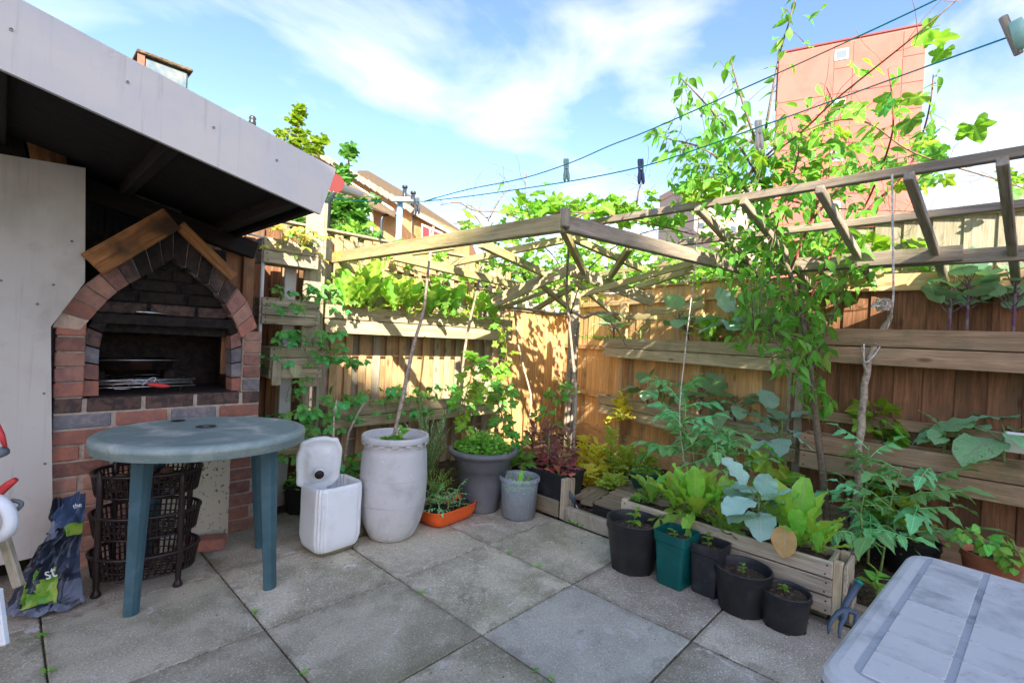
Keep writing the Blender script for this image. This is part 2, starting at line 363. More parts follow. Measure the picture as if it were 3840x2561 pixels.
# plastics and metal
def plast(name, c, c2, rough=.45, sc_=6, amt=.7, trans=0, bmp=.1):
    m_ = plain(name, c, rough, c2, sc_, .4, bmp, amt=amt, lo=.45, hi=.75, bsc=sc_*6, bd=.002)
    n = m_.node_tree; bs = n.nodes['Principled BSDF']; old = bs.inputs['Base Color'].links[0].from_socket
    sc1 = noisen(n, objco(n, (5, 5, 26)), 4, 6, .75, 1.5); sc2 = noisen(n, objco(n, (30, 8, 6)), 3, 5, .75, 2.0)
    a = mathn(n, 'MULTIPLY', ramp_out(n, sc1, .60, .66), .45); b = mathn(n, 'MULTIPLY', ramp_out(n, sc2, .62, .66), .5)
    o1 = mixc(n, a, old, [q*.5 for q in c]); o2 = mixc(n, b, o1, [min(1, q*1.5+.05) for q in c]); n.links.new(o2, bs.inputs['Base Color'])
    if trans:
        bs = m_.node_tree.nodes['Principled BSDF']; bs.inputs['Subsurface Weight'].default_value = trans; bs.inputs['Subsurface Radius'].default_value = (.02, .02, .02)
    return m_
plast('plastic_barrel', (.56, .56, .55), (.36, .36, .36), .5, 7, .7)
plast('plastic_white', (.84, .87, .88), (.70, .74, .70), .4, 5, .6, .15); plast('plastic_dirty', (.30, .27, .17), (.15, .12, .07), .7, 14)
plast('plastic_table', (.22, .30, .285), (.50, .54, .50), .5, 6, 1.0); plast('plastic_leg', (.04, .095, .115), (.075, .15, .175), .42, 8, .7)
plast('table_grey', (.55, .54, .50), (.30, .31, .295), .45, 8, 1.0); plast('table_groove', (.36, .37, .37), (.12, .12, .12), .8, 12)
plast('plastic_orange', (.80, .125, .02), (.62, .09, .02), .4, 6, .4, .1); plast('plastic_grey', (.12, .125, .14), (.19, .18, .175), .5, 7, .7)
plast('plastic_black', (.022, .023, .026), (.06, .058, .06), .45, 9, .8); plast('plastic_green', (.0, .085, .075), (.01, .12, .11), .4, 8, .6); plast('bowl_green', (.008, .06, .045), (.02, .09, .07), .35, 8, .5)
plast('plastic_brown', (.022, .013, .012), (.04, .025, .022), .35, 8, .6); plast('terracotta', (.48, .17, .09), (.38, .14, .08), .6, 9, .6)
plast('peg_green', (.22, .36, .32), (.3, .45, .4), .4); plast('peg_mint', (.36, .62, .50), (.3, .5, .42), .4); plast('peg_navy', (.035, .055, .12), (.06, .08, .16), .4); plast('peg_cream', (.62, .56, .44), (.5, .45, .35), .4); plast('peg_grey', (.16, .18, .20), (.22, .24, .26), .5)
plast('fork_blue', (.05, .08, .12), (.09, .12, .16), .45); plast('fork_teal', (.0, .22, .17), (.02, .26, .2), .4)
plain('line_green', (.0, .32, .25), .5); plain('line_dark', (.02, .04, .045), .5); plain('twine', (.82, .79, .74), .9, (.45, .40, .35), 60)
plain('metal_dark', (.025, .022, .02), .5, (.10, .05, .03), 18, .5, metal=.6); plain('metal_bright', (.5, .5, .5), .3, metal=.9); plain('screw', (.03, .02, .015), .6)
plain('pipe_white', (.62, .62, .6), .4); plain('gutter_black', (.03, .035, .045), .35, spec=.6); plain('gutter_brown', (.20, .04, .04), .45); plain('potato', (.16, .09, .055), .9, (.08, .045, .03), 14)
plain('bag_black', (.013, .016, .026), .3, (.03, .04, .07), 7, .5, .2); plain('bag_inside', (.15, .17, .23), .4, (.08, .095, .13), 6); plain('bag_green', (.10, .30, .02), .35, (.30, .42, .06), 16, lo=.4, hi=.6); plain('bag_lettering', (.75, .78, .8), .4); plain('bag_blue', (.025, .045, .09), .3, (.07, .11, .2), 6)
# bucket: cloudy see-through plastic
m_, n_, bs_ = _base('bucket_clear'); bs_.inputs['Base Color'].default_value = (.55, .62, .66, 1); bs_.inputs['Roughness'].default_value = .35
tp_ = n_.nodes.new('ShaderNodeBsdfTransparent'); tp_.inputs[0].default_value = (.88, .93, .95, 1); ms_ = n_.nodes.new('ShaderNodeMixShader'); ms_.inputs[0].default_value = .68
n_.links.new(bs_.outputs[0], ms_.inputs[1]); n_.links.new(tp_.outputs[0], ms_.inputs[2]); n_.links.new(ms_.outputs[0], n_.nodes['Material Output'].inputs[0])
# leaves
leafm('leaf_romaine', (0.224, 0.463, 0.042), (0.365, 0.618, 0.084), .4, vein=(.50, .62, .26), vn=7)
leafm('leaf_romaine_dark', (0.130, 0.325, 0.039), (0.234, 0.442, 0.065), .35, vein=(.42, .55, .22), vn=7)
leafm('leaf_strawberry', (0.065, 0.247, 0.052), (0.130, 0.364, 0.078), .3, vn=6)
leafm('leaf_yellowing', (.38, .40, .05), (.55, .50, .10), .4, hue=.05)
leafm('leaf_vine', (0.114, 0.291, 0.021), (0.229, 0.416, 0.042), .5, vn=5)
leafm('leaf_vine_dark', (0.078, 0.221, 0.033), (0.143, 0.325, 0.052), .45, vn=5)
leafm('leaf_tree', (0.090, 0.245, 0.032), (0.167, 0.360, 0.046), .45, vn=8)
leafm('leaf_tomato', (0.116, 0.354, 0.124), (0.197, 0.477, 0.164), .3, vn=6)
leafm('leaf_cabbage', (0.240, 0.443, 0.371), (0.347, 0.550, 0.454), .2, vein=(.52, .64, .54), vn=6, rough=.6, hue=.015)
leafm('leaf_kale', (0.211, 0.421, 0.246), (0.316, 0.527, 0.316), .25, vein=(.36, .46, .32), vn=4, rough=.55, hue=.015)
leafm('leaf_kale_holes', (0.176, 0.421, 0.193), (0.281, 0.562, 0.281), .3, vein=(.36, .48, .30), vn=4, holes=True)
leafm('leaf_pale', (.55, .62, .38), (.62, .68, .45), .4, vn=5)
leafm('leaf_frill_red', (0.186, 0.075, 0.085), (0.338, 0.127, 0.127), .3, vein=(.2, .22, .08), hue=.02)
leafm('leaf_frill_pink', (.42, .08, .12), (.5, .14, .16), .3)
leafm('leaf_frill_yellow', (0.450, 0.450, 0.050), (0.625, 0.575, 0.088), .5, hue=.03)
leafm('leaf_frill_green', (0.260, 0.390, 0.065), (0.423, 0.536, 0.098), .45, hue=.03)
leafm('leaf_cress', (0.130, 0.390, 0.052), (0.247, 0.546, 0.091), .4)
leafm('leaf_rosemary', (0.130, 0.286, 0.130), (0.221, 0.390, 0.182), .3)
leafm('leaf_autumn', (.58, .22, .10), (.55, .33, .16), .3, vein=(.6, .42, .3), vn=4)
leafm('leaf_sycamore', (0.063, 0.162, 0.027), (0.117, 0.234, 0.045), .4, vn=5)
plain('stem_green', (.16, .27, .07), .6, (.24, .30, .10), 20); plain('stem_purple', (.16, .07, .12), .6, (.25, .20, .20), 20); plain('stem_vine', (.17, .11, .06), .8, (.28, .20, .12), 20); plain('stem_red', (.22, .06, .05), .7)
# ---------------------------------------------------------------- leaves (unit length along local X, face up local Z)
LM = {}
def strip_leaf(prof, nu=7, nv=4, droop=.15, fold=.25, wave=0.0, wf=3, seed=0):
    rs = random.Random(seed); mb = MB(); vs = []; uv = []; ph = rs.uniform(0, 6)
    for i in range(nu+1):
        u = i/nu; w_ = prof(u)
        for j in range(-(nv//2), nv//2+1):
            v = j/(nv//2); y = v*w_
            z = -droop*u*u + fold*abs(y) + wave*math.sin(wf*6.28*u+ph+(1.5 if v > 0 else 0))*abs(v)**2
            vs.append((u*(1-.12*droop), y, z)); uv.append((u, .5+.5*v))
    n = nv+1
    mb.add(vs, [(i*n+j, (i+1)*n+j, (i+1)*n+j+1, i*n+j+1) for i in range(nu) for j in range(nv)], uv, smooth=True); return mb
def polar_leaf(rf, amax=150, na=22, nr=3, cup=.15, wave=.03, seed=0, droop=.1):
    rs = random.Random(seed); mb = MB(); vs = [(0, 0, 0)]; uv = [(0, .5)]; ph = rs.uniform(0, 6)
    for q in range(1, nr+1):
        for j in range(na+1):
            a = math.radians(-amax+2*amax*j/na); r_ = rf(math.degrees(a))*q/nr if q == nr else rf(math.degrees(a))*.92*q/nr
            x, y = r_*math.cos(a), r_*math.sin(a)
            z = cup*r_*r_ + wave*math.sin(5*a+ph)*q/nr - droop*max(0, x)**2
            vs.append((x, y, z)); uv.append((.15+.85*r_, .5+.45*math.sin(a)*r_/.8))
    n = na+1
    fs = [(0, 1+j, 2+j) for j in range(na)]
    for q in range(nr-1): fs += [(1+q*n+j, 1+(q+1)*n+j, 1+(q+1)*n+j+1, 1+q*n+j+1) for j in range(na)]
    mb.add(vs, fs, uv, smooth=True); return mb
def teeth(u, n, amp): return 1-amp*((u*n) % 1.0)
def P_rom(u):
    if u < .68: t = u/.68; return .035+.115*t*t*(3-2*t)
    return .15*max(.12, 1-((u-.68)/.325)**2.2)**.5
def P_lance(u): return max(.004, .17*math.sin(math.pi*u**.8)**1.1*(1-.35*u))
def P_oval(u): return max(.01, .30*math.sin(math.pi*u**.75)**.7)
def P_round(u): return max(.02, .43*math.sin(math.pi*u**.8)**.55)
def P_toml(u): return max(.01, .26*math.sin(math.pi*u**.65)**.8*teeth(u, 4, .42))
def grape_r(a):
    a = abs(a); lob = .62+.38*max(0, math.cos(math.radians(a)*2.6))**1.3 if a < 35 else (.55+.27*max(0, math.cos(math.radians(a-62)*3.2)) if a < 92 else .42+.20*max(0, math.cos(math.radians(a-118)*3)))
    return lob*(1-.10*((a/13.0) % 1.0))*.8
def syc_r(a):
    a = abs(a); return (.35+.65*max(0, math.cos(math.radians(a)*3.4))**1.1 if a < 28 else (.35+.45*max(0, math.cos(math.radians(a-52)*3.6)) if a < 80 else .3+.18*max(0, math.cos(math.radians(a-105)*3))))*.8
def LMk(key, mt, variants):
    LM[key] = []
    for mb in variants:
        me = mb.mesh('leaf'); me.materials.append(MT[mt]); LM[key].append((me, mb))
def P_romw(u): return P_rom(u)*1.05
LMk('romaine', 'leaf_romaine', [strip_leaf(P_romw, 12, 6, d, .3, .045, 4, s) for s, d in enumerate((.05, .2, .4, .1))])
LMk('romaine_dark', 'leaf_romaine_dark', [strip_leaf(P_romw, 12, 6, d, .25, .05, 4, s+5) for s, d in enumerate((.1, .5, .3))])
LMk('tree', 'leaf_tree', [strip_leaf(P_lance, 6, 2, d, .5, .015, 2, s) for s, d in enumerate((.15, .35, .6))])
LMk('oval', 'leaf_vine', [strip_leaf(P_oval, 6, 2, d, .3, .02, 2, s) for s, d in enumerate((.1, .3))])
LMk('grape', 'leaf_vine', [polar_leaf(grape_r, 145, 30, 2, c_, w_, s) for s, (c_, w_) in enumerate(((.2, .05), (-.25, .06), (.1, .09)))])
LMk('grape_dark', 'leaf_vine_dark', [polar_leaf(grape_r, 145, 30, 2, c_, w_, s+7) for s, (c_, w_) in enumerate(((.2, .05), (-.25, .07)))])
LMk('sycamore', 'leaf_sycamore', [polar_leaf(syc_r, 140, 24, 1, .1, .04, 3)])
LMk('cabbage', 'leaf_cabbage', [strip_leaf(P_round, 9, 6, d, .15, .055, 3, s) for s, d in enumerate((.1, .3, .5))])
LMk('kale', 'leaf_kale', [strip_leaf(P_round, 8, 6, d, .1, .03, 2, s+3) for s, d in enumerate((.1, .35, .5))])
LMk('kale_holes', 'leaf_kale_holes', [strip_leaf(P_round, 8, 6, d, .1, .04, 3, s+8) for s, d in enumerate((.2, .5))])
LMk('pale', 'leaf_pale', [strip_leaf(P_oval, 7, 4, .2, .2, .02, 2, 4)])
LMk('autumn', 'leaf_autumn', [strip_leaf(lambda u: max(.02, .42*math.sin(math.pi*u**.85)**.6), 8, 6, .1, .12, .03, 2, 4)])
LMk('cress', 'leaf_cress', [strip_leaf(P_round, 3, 2, .2, .2, 0, 1, 1)])
def trif(mt, key):
    """strawberry leaf: three toothed rounded leaflets on one point"""
    vs_ = []
    for s in range(3):
        mb = MB(); rs = random.Random(s+31)
        for an, sc_, bs in ((0, 1, 0), (78, .92, 0), (-78, .92, 0)):
            lf = strip_leaf(lambda u: max(.015, .40*math.sin(math.pi*u**.85)**.6*teeth(u, 7, .13)), 10, 4, rs.uniform(.1, .35), .35, .03, 2, s*3+abs(an))
            M = Matrix.Rotation(math.radians(an+rs.uniform(-8, 8)), 3, 'Z')@Matrix.Rotation(math.radians(rs.uniform(0, 18)), 3, 'Y')
            mb.add([M@(V(q)*.55*sc_) for q in lf.v], lf.f, lf.uv, smooth=True)
        vs_.append(mb)
    LMk(key, mt, vs_)
trif('leaf_strawberry', 'strawberry'); trif('leaf_yellowing', 'straw_yellow')
def tomleaf():
    vs_ = []
    for s in range(3):
        mb = MB(); rs = random.Random(s+3)
        mb.tube([(0, 0, 0), (.4, 0, .02), (.9, 0, -.12)], [.012, .009, .004], 4); mb.uv = [(.5, .5)]*len(mb.v)
        for (t, an, sc_) in ((.98-.1, 0, .42), (.66, 60, .36), (.64, -62, .36), (.42, 68, .30), (.40, -66, .31), (.54, 80, .13), (.55, -80, .12), (.26, 75, .17), (.28, -72, .16)):
            lf = strip_leaf(P_toml, 8, 2, .3, .25, .03, 2, s*9+int(t*50))
            M = Matrix.Rotation(math.radians(an+rs.uniform(-10, 10)), 3, 'Z')@Matrix.Rotation(math.radians(rs.uniform(5, 30)), 3, 'Y')
            mb.add([M@(V(q)*sc_)+V((t, 0, .02-.14*t*t)) for q in lf.v], lf.f, lf.uv, smooth=True)
        vs_.append(mb)
    LMk('tomato', 'leaf_tomato', vs_)
tomleaf()
def frill(mt, key):
    """loose-leaf lettuce leaf: narrow stalk and deeply curled margin"""
    vs_ = []
    for s in range(2):
        rs = random.Random(s+71); mb = MB(); vs = []; uv = []; nu, nv = 10, 8
        for i in range(nu+1):
            u = i/nu; w_ = .04+.30*max(0, u-.12)**.8*(1 if u < .9 else .8)
            for j in range(nv+1):
                v = -1+2*j/nv; k = abs(v)**2
                vs.append((u-.06*u*k+rs.uniform(-.035, .035)*k, v*w_*(1+rs.uniform(-.15, .15)*k), .2*abs(v)*w_+rs.uniform(-.10, .10)*k*u-.15*u*u)); uv.append((u, .5+.5*v))
        mb.add(vs, [(i*(nv+1)+j, (i+1)*(nv+1)+j, (i+1)*(nv+1)+j+1, i*(nv+1)+j+1) for i in range(nu) for j in range(nv)], uv); vs_.append(mb)
    LMk(key, mt, vs_)
frill('leaf_frill_red', 'frill_red'); frill('leaf_frill_pink', 'frill_pink'); frill('leaf_frill_yellow', 'frill_yellow'); frill('leaf_frill_green', 'frill_green')
def leaf(key, p, d, up, size, parent, name='leaf', wid=1.0):
    me = random.choice(LM[key])[0]; M = frame(d, up, p)@Matrix.Diagonal((size, size*wid, size, 1))
    return link(name, me, parent, M)
class Bunch:
    """many small leaves joined into one part"""
    def __init__(s): s.mb = MB()
    def leaf(s, key, p, d, up, size, wid=1.0):
        src = random.choice(LM[key])[1]; M = frame(d, up, p)@Matrix.Diagonal((size, size*wid, size, 1))
        s.mb.add([M@V(q) for q in src.v], src.f, src.uv, smooth=True)
    def build(s, key, parent, name='foliage', kind='stuff', mt=None): return s.mb.build(name, MT[mt] if mt else LM[key][0][0].materials[0], parent, kind=kind) if s.mb.v else None
def rdir(elo=-20, ehi=60):
    a = rnd(0, 6.283); e = R(rnd(elo, ehi)); return V((math.cos(a)*math.cos(e), math.sin(a)*math.cos(e), math.sin(e)))
# ---------------------------------------------------------------- plants
def rosette(root, c, key, n, size, spread=(15, 70), h=0.02, upr=.9):
    """leaves all rising from one crown"""
    for i in range(n):
        a = i*2.4+rnd(-.3, .3); e = R(90-(spread[0]+(spread[1]-spread[0])*((i+.5)/n)**1.0+rnd(-6, 6)))
        d = V((math.cos(a)*math.cos(e), math.sin(a)*math.cos(e), math.sin(e)))
        up = V((-math.cos(a)*math.sin(e), -math.sin(a)*math.sin(e), math.cos(e)))
        s = size*rnd(.8, 1.1)*(1-.1*i/n)
        leaf(key, V(c)+V((math.cos(a), math.sin(a), 0))*.008+V((0, 0, h)), d, up, s, root)
def romaine(c, h, label, group=None, key='romaine', n=11, tall=0.0, spr=(4, 50)):
    t = empty('lettuce_plant', c, label, 'lettuce', group)
    if tall > 0:
        mb = MB(); mb.tube([V(c), V(c)+V((rnd(-.02, .02), rnd(-.02, .02), tall))], [.009, .005], 6); mb.build('stem', MT['stem_green'], t)
        k = int(tall/.022)
        for i in range(k):
            q = i/k; a = i*2.4; e = R(25+50*q+rnd(-8, 8)); d = V((math.cos(a)*math.cos(e), math.sin(a)*math.cos(e), math.sin(e)))
            leaf(key, V(c)+V((0, 0, tall*q)), d, (-d.x*.5, -d.y*.5, 1), h*(.95-.55*q)*rnd(.85, 1.1), t)
        rosette(t, c, key, 10, h*.95, (6, 34))
    else: rosette(t, c, key, n, h, spr)
    return t
def strawberry(cs, nl, label, h=.12, size=.10, group=None, key='strawberry', spread=.06, hang=0.25, face=None, yel=0.0, bed=None):
    """leaves on thin stalks from several crowns cs"""
    t = empty('strawberry_plant', cs[0], label, 'strawberry plant', group); mb = MB()
    for i in range(nl):
        c = V(random.choice(cs))+V((rnd(-.03, .03), rnd(-.02, .02), 0)); a = rnd(0, 6.283)
        d = V((math.cos(a), math.sin(a), 0))
        if face is not None and random.random() < .6: d = (V(face)+V((rnd(-.8, .8), rnd(-.8, .8), 0))).normalized()
        dn = random.random() < hang; hh = h*rnd(.35, 1.1) if not dn else -h*rnd(.1, .7)
        e = c+d*spread*rnd(.6, 1.8)*(1.5 if dn else 1)+V((0, 0, hh))
        mb.tube(smooth_pts([c, c+d*spread*.3+V((0, 0, abs(hh)*.6+.01)), e], 3), .0016, 3)
        leaf('straw_yellow' if random.random() < yel else key, e, (d+V((0, 0, rnd(-.5, .1)))), V((rnd(-.5, .2), rnd(-.9, .0), .8))+V(face or (0, 0, 0))*.4, size*1.12*rnd(.6, 1.15), t)
    mb.build('stalk', MT['stem_green'], t); return t
def kale(c, n, h, size, label, key='kale', stem='stem_purple', group=None, name='cabbage_plant', cat='cabbage plant', lean=(0, 0, 0), spread=1.0, ed=(-25, 35), stalk=.09, parts=None):
    t = empty(name, c, label, cat, group); mb = MB(); c = V(c); top = c+V(lean)+V((0, 0, h))
    mb.tube(smooth_pts([c, c+V((0, 0, h*.4))+V(lean)*.2, top], 3), [.008]*6+[.005], 6)
    for i in range(n):
        q = .35+.65*(i+.5)/n; a = i*2.4+rnd(-.4, .4); p = c+V(lean)*q*q+V((0, 0, h*q)); d = V((math.cos(a), math.sin(a), 0))
        e = R(rnd(*ed)+(30 if i > n*.75 else 0)); pl_ = stalk*spread*rnd(.7, 1.4)
        e1 = p+d*pl_*math.cos(e*.5+.3)+V((0, 0, pl_*math.sin(e*.5+.5)))
        mb.tube([p, (p+e1)/2+V((0, 0, -.004)), e1], [.0035, .003, .0022], 4)
        dd = V((d.x*math.cos(e), d.y*math.cos(e), math.sin(e)))
        leaf(key, e1-dd*.01, dd, (rnd(-.3, .3), rnd(-.3, .3), 1), size*rnd(.75, 1.15), t)
    mb.build('stem', MT[stem], t); return t
def tomato(c, h, n, size, label, group=None, lean=(0, 0, 0), key='tomato'):
    t = empty('tomato_plant', c, label, 'tomato plant', group); mb = MB(); c = V(c); L_ = V(lean)
    pts = smooth_pts([c, c+L_*.25+V((.01, .0, h*.33)), c+L_*.6+V((-.01, .01, h*.66)), c+L_+V((0, 0, h))], 4)
    mb.tube(pts, [.0065-.004*i/len(pts) for i in range(len(pts))], 6)
    for i in range(n):
        q = .12+.88*(i+.5)/n; p = c+L_*q+V((0, 0, h*q)); a = i*2.4+rnd(-.5, .5); e = R(rnd(-20, 35)+20*q)
        d = V((math.cos(a)*math.cos(e), math.sin(a)*math.cos(e), math.sin(e)))
        leaf(key, p, d, (rnd(-.25, .25), rnd(-.25, .25), 1), size*rnd(.7, 1.15)*(1.1-.45*q), t, name='leaf')
    mb.build('stem', MT['stem_green'], t); return t
def frilly(c, n, h, size, key, label, cat='lettuce', name='lettuce_plant', lean=(0, 0, 0), group=None, low=None):
    t = empty(name, c, label, cat, group); mb = MB(); c = V(c); top = c+V(lean)+V((0, 0, h)); mb.tube([c, (c+top)/2+V((rnd(-.01, .01), 0, 0)), top], [.009, .008, .004], 6)
    for i in range(n):
        q = (i/n)**1.0; p = c+V(lean)*q+V((0, 0, h*q*.95)); a = i*2.4; e = R(rnd(0, 55)+15*q); d = V((math.cos(a)*math.cos(e), math.sin(a)*math.cos(e), math.sin(e)))
        leaf(low if (low and i < n*.16) else key, p, d, (-d.x*.6, -d.y*.6, 1), size*rnd(.7, 1.15)*(1-.35*q), t)
    mb.build('stem', MT['stem_green'], t); return t
def seedling(c, h, n, size, parent=None, label=None, key='oval', mt='leaf_cress', group=None, cat='seedling'):
    t = empty('seedling', c, label, cat, group); mb = MB(); c = V(c); top = c+V((rnd(-.01, .01), rnd(-.01, .01), h)); mb.tube([c, (c+top)/2, top], [.0025, .002, .0015], 4)
    for i in range(n):
        q = .3+.7*i/max(1, n-1); a = i*2.1; d = V((math.cos(a), math.sin(a), rnd(.1, .7)))
        leaf(key, c+(top-c)*q, d, (0, 0, 1), size*rnd(.7, 1.2), t)
    mb.build('stem', MT['stem_green'], t); return t
def cushion(c, rx, ry, h, n, size, key, label, cat='herb', name='herb_plant', rot=0, group=None, fl=.5):
    """dense low herb: hundreds of tiny leaves nobody could count"""
    t = empty(name, c, label, cat, group); b = Bunch(); st = MB()
    for i in range(n):
        a = rnd(0, 6.283); r_ = math.sqrt(random.random()); x, y = rx*r_*math.cos(a), ry*r_*math.sin(a)
        p = V(c)+V((x*math.cos(rot)-y*math.sin(rot), x*math.sin(rot)+y*math.cos(rot), h*(1-r_*r_*fl)*rnd(.35, 1)))
        b.leaf(key, p, rdir(-10, 50), (rnd(-.3, .3), rnd(-.3, .3), 1), size*rnd(.6, 1.2))
        if i % 9 == 0: st.tube([V((p.x, p.y, c[2]))*.25+V((c[0], c[1], c[2]))*.75, p], .0012, 3)
    b.build(key, t, 'foliage'); st.build('stalk', MT['stem_green'], t, kind='stuff'); return t
def feathery(c, h, rx, n, label, key='tree', mt='leaf_rosemary', cat='herb', name='herb_plant', needles=16, nl=.028):
    t = empty(name, c, label, cat); mb = MB(); st = MB()
    for i in range(n):
        a = rnd(0, 6.283); d = V((math.cos(a)*rx*rnd(.2, 1), math.sin(a)*rx*rnd(.2, 1), h*rnd(.5, 1))); p0 = V(c)
        pts = smooth_pts([p0, p0+d*.5+V((0, 0, h*.08)), p0+d], 3); st.tube(pts, .0013, 3)
        for k in range(needles):
            q = .25+.75*k/needles; p = p0+d*q+V((0, 0, h*.12*math.sin(q*3.14))); dd = (d.normalized()*.6+rdir(-10, 40)*.8).normalized()
            s_ = dd.cross(V((0, 0, 1))).normalized()*nl*.09
            e = p+dd*nl*rnd(.6, 1.2); mb.add([p-s_*.6, p+s_*.6, (p+e)/2+s_, e, (p+e)/2-s_], [(0, 1, 2, 3, 4)], [(.2, .5), (.2, .5), (.5, .6), (1, .5), (.5, .4)])
    mb.build('foliage', MT[mt], t, kind='stuff'); st.build('stalk', MT['stem_green'], t, kind='stuff'); return t
# ================================================================= SETTING
GW, GH = .6096, .5965
def sheet(name, pts, z, mt, kind='structure', thick=None):
    mb = MB()
    if thick: mb.add([(x, y, z) for x, y in pts]+[(x, y, z-thick) for x, y in pts], [tuple(range(len(pts)))]+[(i, i+len(pts), (i+1) % len(pts)+len(pts), (i+1) % len(pts)) for i in range(len(pts))])
    else: mb.add([(x, y, z) for x, y in pts], [tuple(range(len(pts)))])
    o = mb.build(name, MT[mt], loc=(0, 0, 0)); o['kind'] = kind; return o
sheet('ground', [(-900, -900), (900, -900), (900, 900), (-900, 900)], -.10, 'earth')
pat = sheet('patio', [(-3.1, -5), (1.87, -5), (1.87, .56), (.62, .56), (.62, 1.6), (-3.1, 1.6)], -.016, 'joint')
for i in range(-5, 3):
    for j in range(-3, 8):
        x0, y1 = i*GW, -j*GH
        if i >= 1 and j < -1: continue
        if y1 > 1.5: continue
        mt = 'slab_pale' if (i == 1 and j == 1) else ('slab_stain' if (i == 2 and j >= 1) or (j == -2) or (i == 2 and j == -1) or (i == 1 and j == 2) else 'slab')
        mb = MB(); g = rnd(.0025, .0050); x1 = x0+GW-g; ya = y1-GH+g; yb = y1-g
        if i == 2: x1 = 1.835
        if j == -1 and i >= 1: yb = .545
        n = 7; vs = []
        def edge(t): return .0045*noise.noise(V((t*23+i*7, j*5.1, 0)))
        ring = [(x0+g+(x1-x0-g)*k/n, ya+edge(k)) for k in range(n)]+[(x1+edge(k+9), ya+(yb-ya)*k/n) for k in range(n)]+[(x1-(x1-x0-g)*k/n, yb+edge(k+20)) for k in range(n)]+[(x0+g+edge(k+33), yb-(yb-ya)*k/n) for k in range(n)]
        cx, cy = (x0+x1)/2, (ya+yb)/2; tz = rnd(-.0015, .0015); tx, ty = rnd(-.003, .003), rnd(-.003, .003)
        zz = lambda x, y: tz+tx*(x-cx)+ty*(y-cy)
        k = len(ring); c = .0035
        inner = [(cx+(x-cx)*(1-c/abs(x1-cx)), cy+(y-cy)*(1-c/abs(yb-cy))) for x, y in ring]
        mb.add([(x, y, zz(x, y)) for x, y in inner]+[(x, y, zz(x, y)-.004) for x, y in ring]+[(x, y, -.05) for x, y in ring],
               [tuple(range(k))]+[(q+k, (q+1) % k+k, (q+1) % k, q) for q in range(k)]+[(q+2*k, (q+1) % k+2*k, (q+1) % k+k, q+k) for q in range(k)])
        mb.build('paving_slab', MT[mt], pat, loc=(cx, cy, 0))
# moss and grit in the joints
mb = MB()
for q in range(5200):
    if random.random() < .5: x = round(rnd(-2, 3))*GW+rnd(-.006, .006); y = rnd(-3, 1.1)
    else: y = round(rnd(-5, 2))*GH+rnd(-.006, .006); x = rnd(-1.2, 1.83)
    if y > .54 and x > .6: continue
    if noise.noise(V((x*3, y*3, 5))) < -.05: continue
    r_ = rnd(.001, .0055); a = rnd(0, 6)
    mb.add([(x+r_*math.cos(a+t), y+r_*math.sin(a+t), -.004) for t in (0, 2.1, 4.2)]+[(x, y, -.001+rnd(-.004, .003))], [(0, 1, 3), (1, 2, 3), (2, 0, 3)])
mo = mb.build('joint_grit', MT['joint'], pat, kind='stuff', loc=(0, 0, 0))
# soil bed with lumpy surface
mb = MB(); nx, ny = 70, 70; ok = {}
xs = [.60+3.7*i/nx for i in range(nx+1)]; ys = [-4.2+6.1*j/ny for j in range(ny+1)]
vs = []; idx = {}
for i, x in enumerate(xs):
    for j, y in enumerate(ys):
        z = .055+.030*noise.noise(V((x*6, y*6, 1)))+.018*noise.noise(V((x*19, y*19, 2)))
        idx[i, j] = len(vs); vs.append((x, y, z))
fs = []
for i in range(nx):
    for j in range(ny):
        x, y = xs[i], ys[j]
        if x > 1.93 or y > .60: fs.append((idx[i, j], idx[i+1, j], idx[i+1, j+1], idx[i, j+1]))
mb.add(vs, fs, smooth=True); sb = mb.build('soil_bed', MT['soil'], loc=(0, 0, 0)); sb['kind'] = 'structure'
mb = MB()
for q in range(5200):
    x, y = rnd(1.95, 4.1), rnd(-2.6, 1.5)
    if q % 5 == 0: x, y = rnd(.62, 2.4), rnd(.62, 1.4)
    z = .055+.030*noise.noise(V((x*6, y*6, 1)))+.018*noise.noise(V((x*19, y*19, 2))); r_ = rnd(.004, .016)
    a = rnd(0, 6); mb.add([(x+r_*math.cos(a+t)*rnd(.6, 1), y+r_*math.sin(a+t), z-.002) for t in (0, 1.6, 3.1, 4.7)]+[(x, y, z+r_*rnd(.3, .8))], [(0, 1, 4), (1, 2, 4), (2, 3, 4), (3, 0, 4)])
o = mb.build('soil_crumbs', MT['soil'], sb, kind='stuff', loc=(0, 0, 0))
# kerbs
k1 = empty('kerb', (1.86, -1, 0), 'low weathered concrete kerb holding back the soil bed beside the paving', 'kerb')
for y0, y1 in ((-.02, -.62), (-.63, -1.55), (-1.56, -2.7)):
    mb = MB(); mb.box((1.895, (y0+y1)/2, .035), (.05, abs(y1-y0)-.006, .10), bev=.008); mb.build('kerb_block', MT['concrete'], k1)
k2 = empty('timber_edging', (.9, .57, 0), 'weathered timber edging board behind the grey barrel', 'edging')
board('board', (.62, .575, .045), (1.83, .575, .045), .12, .03, MT['wood_deck'], k2, up=(0, 1, 0))

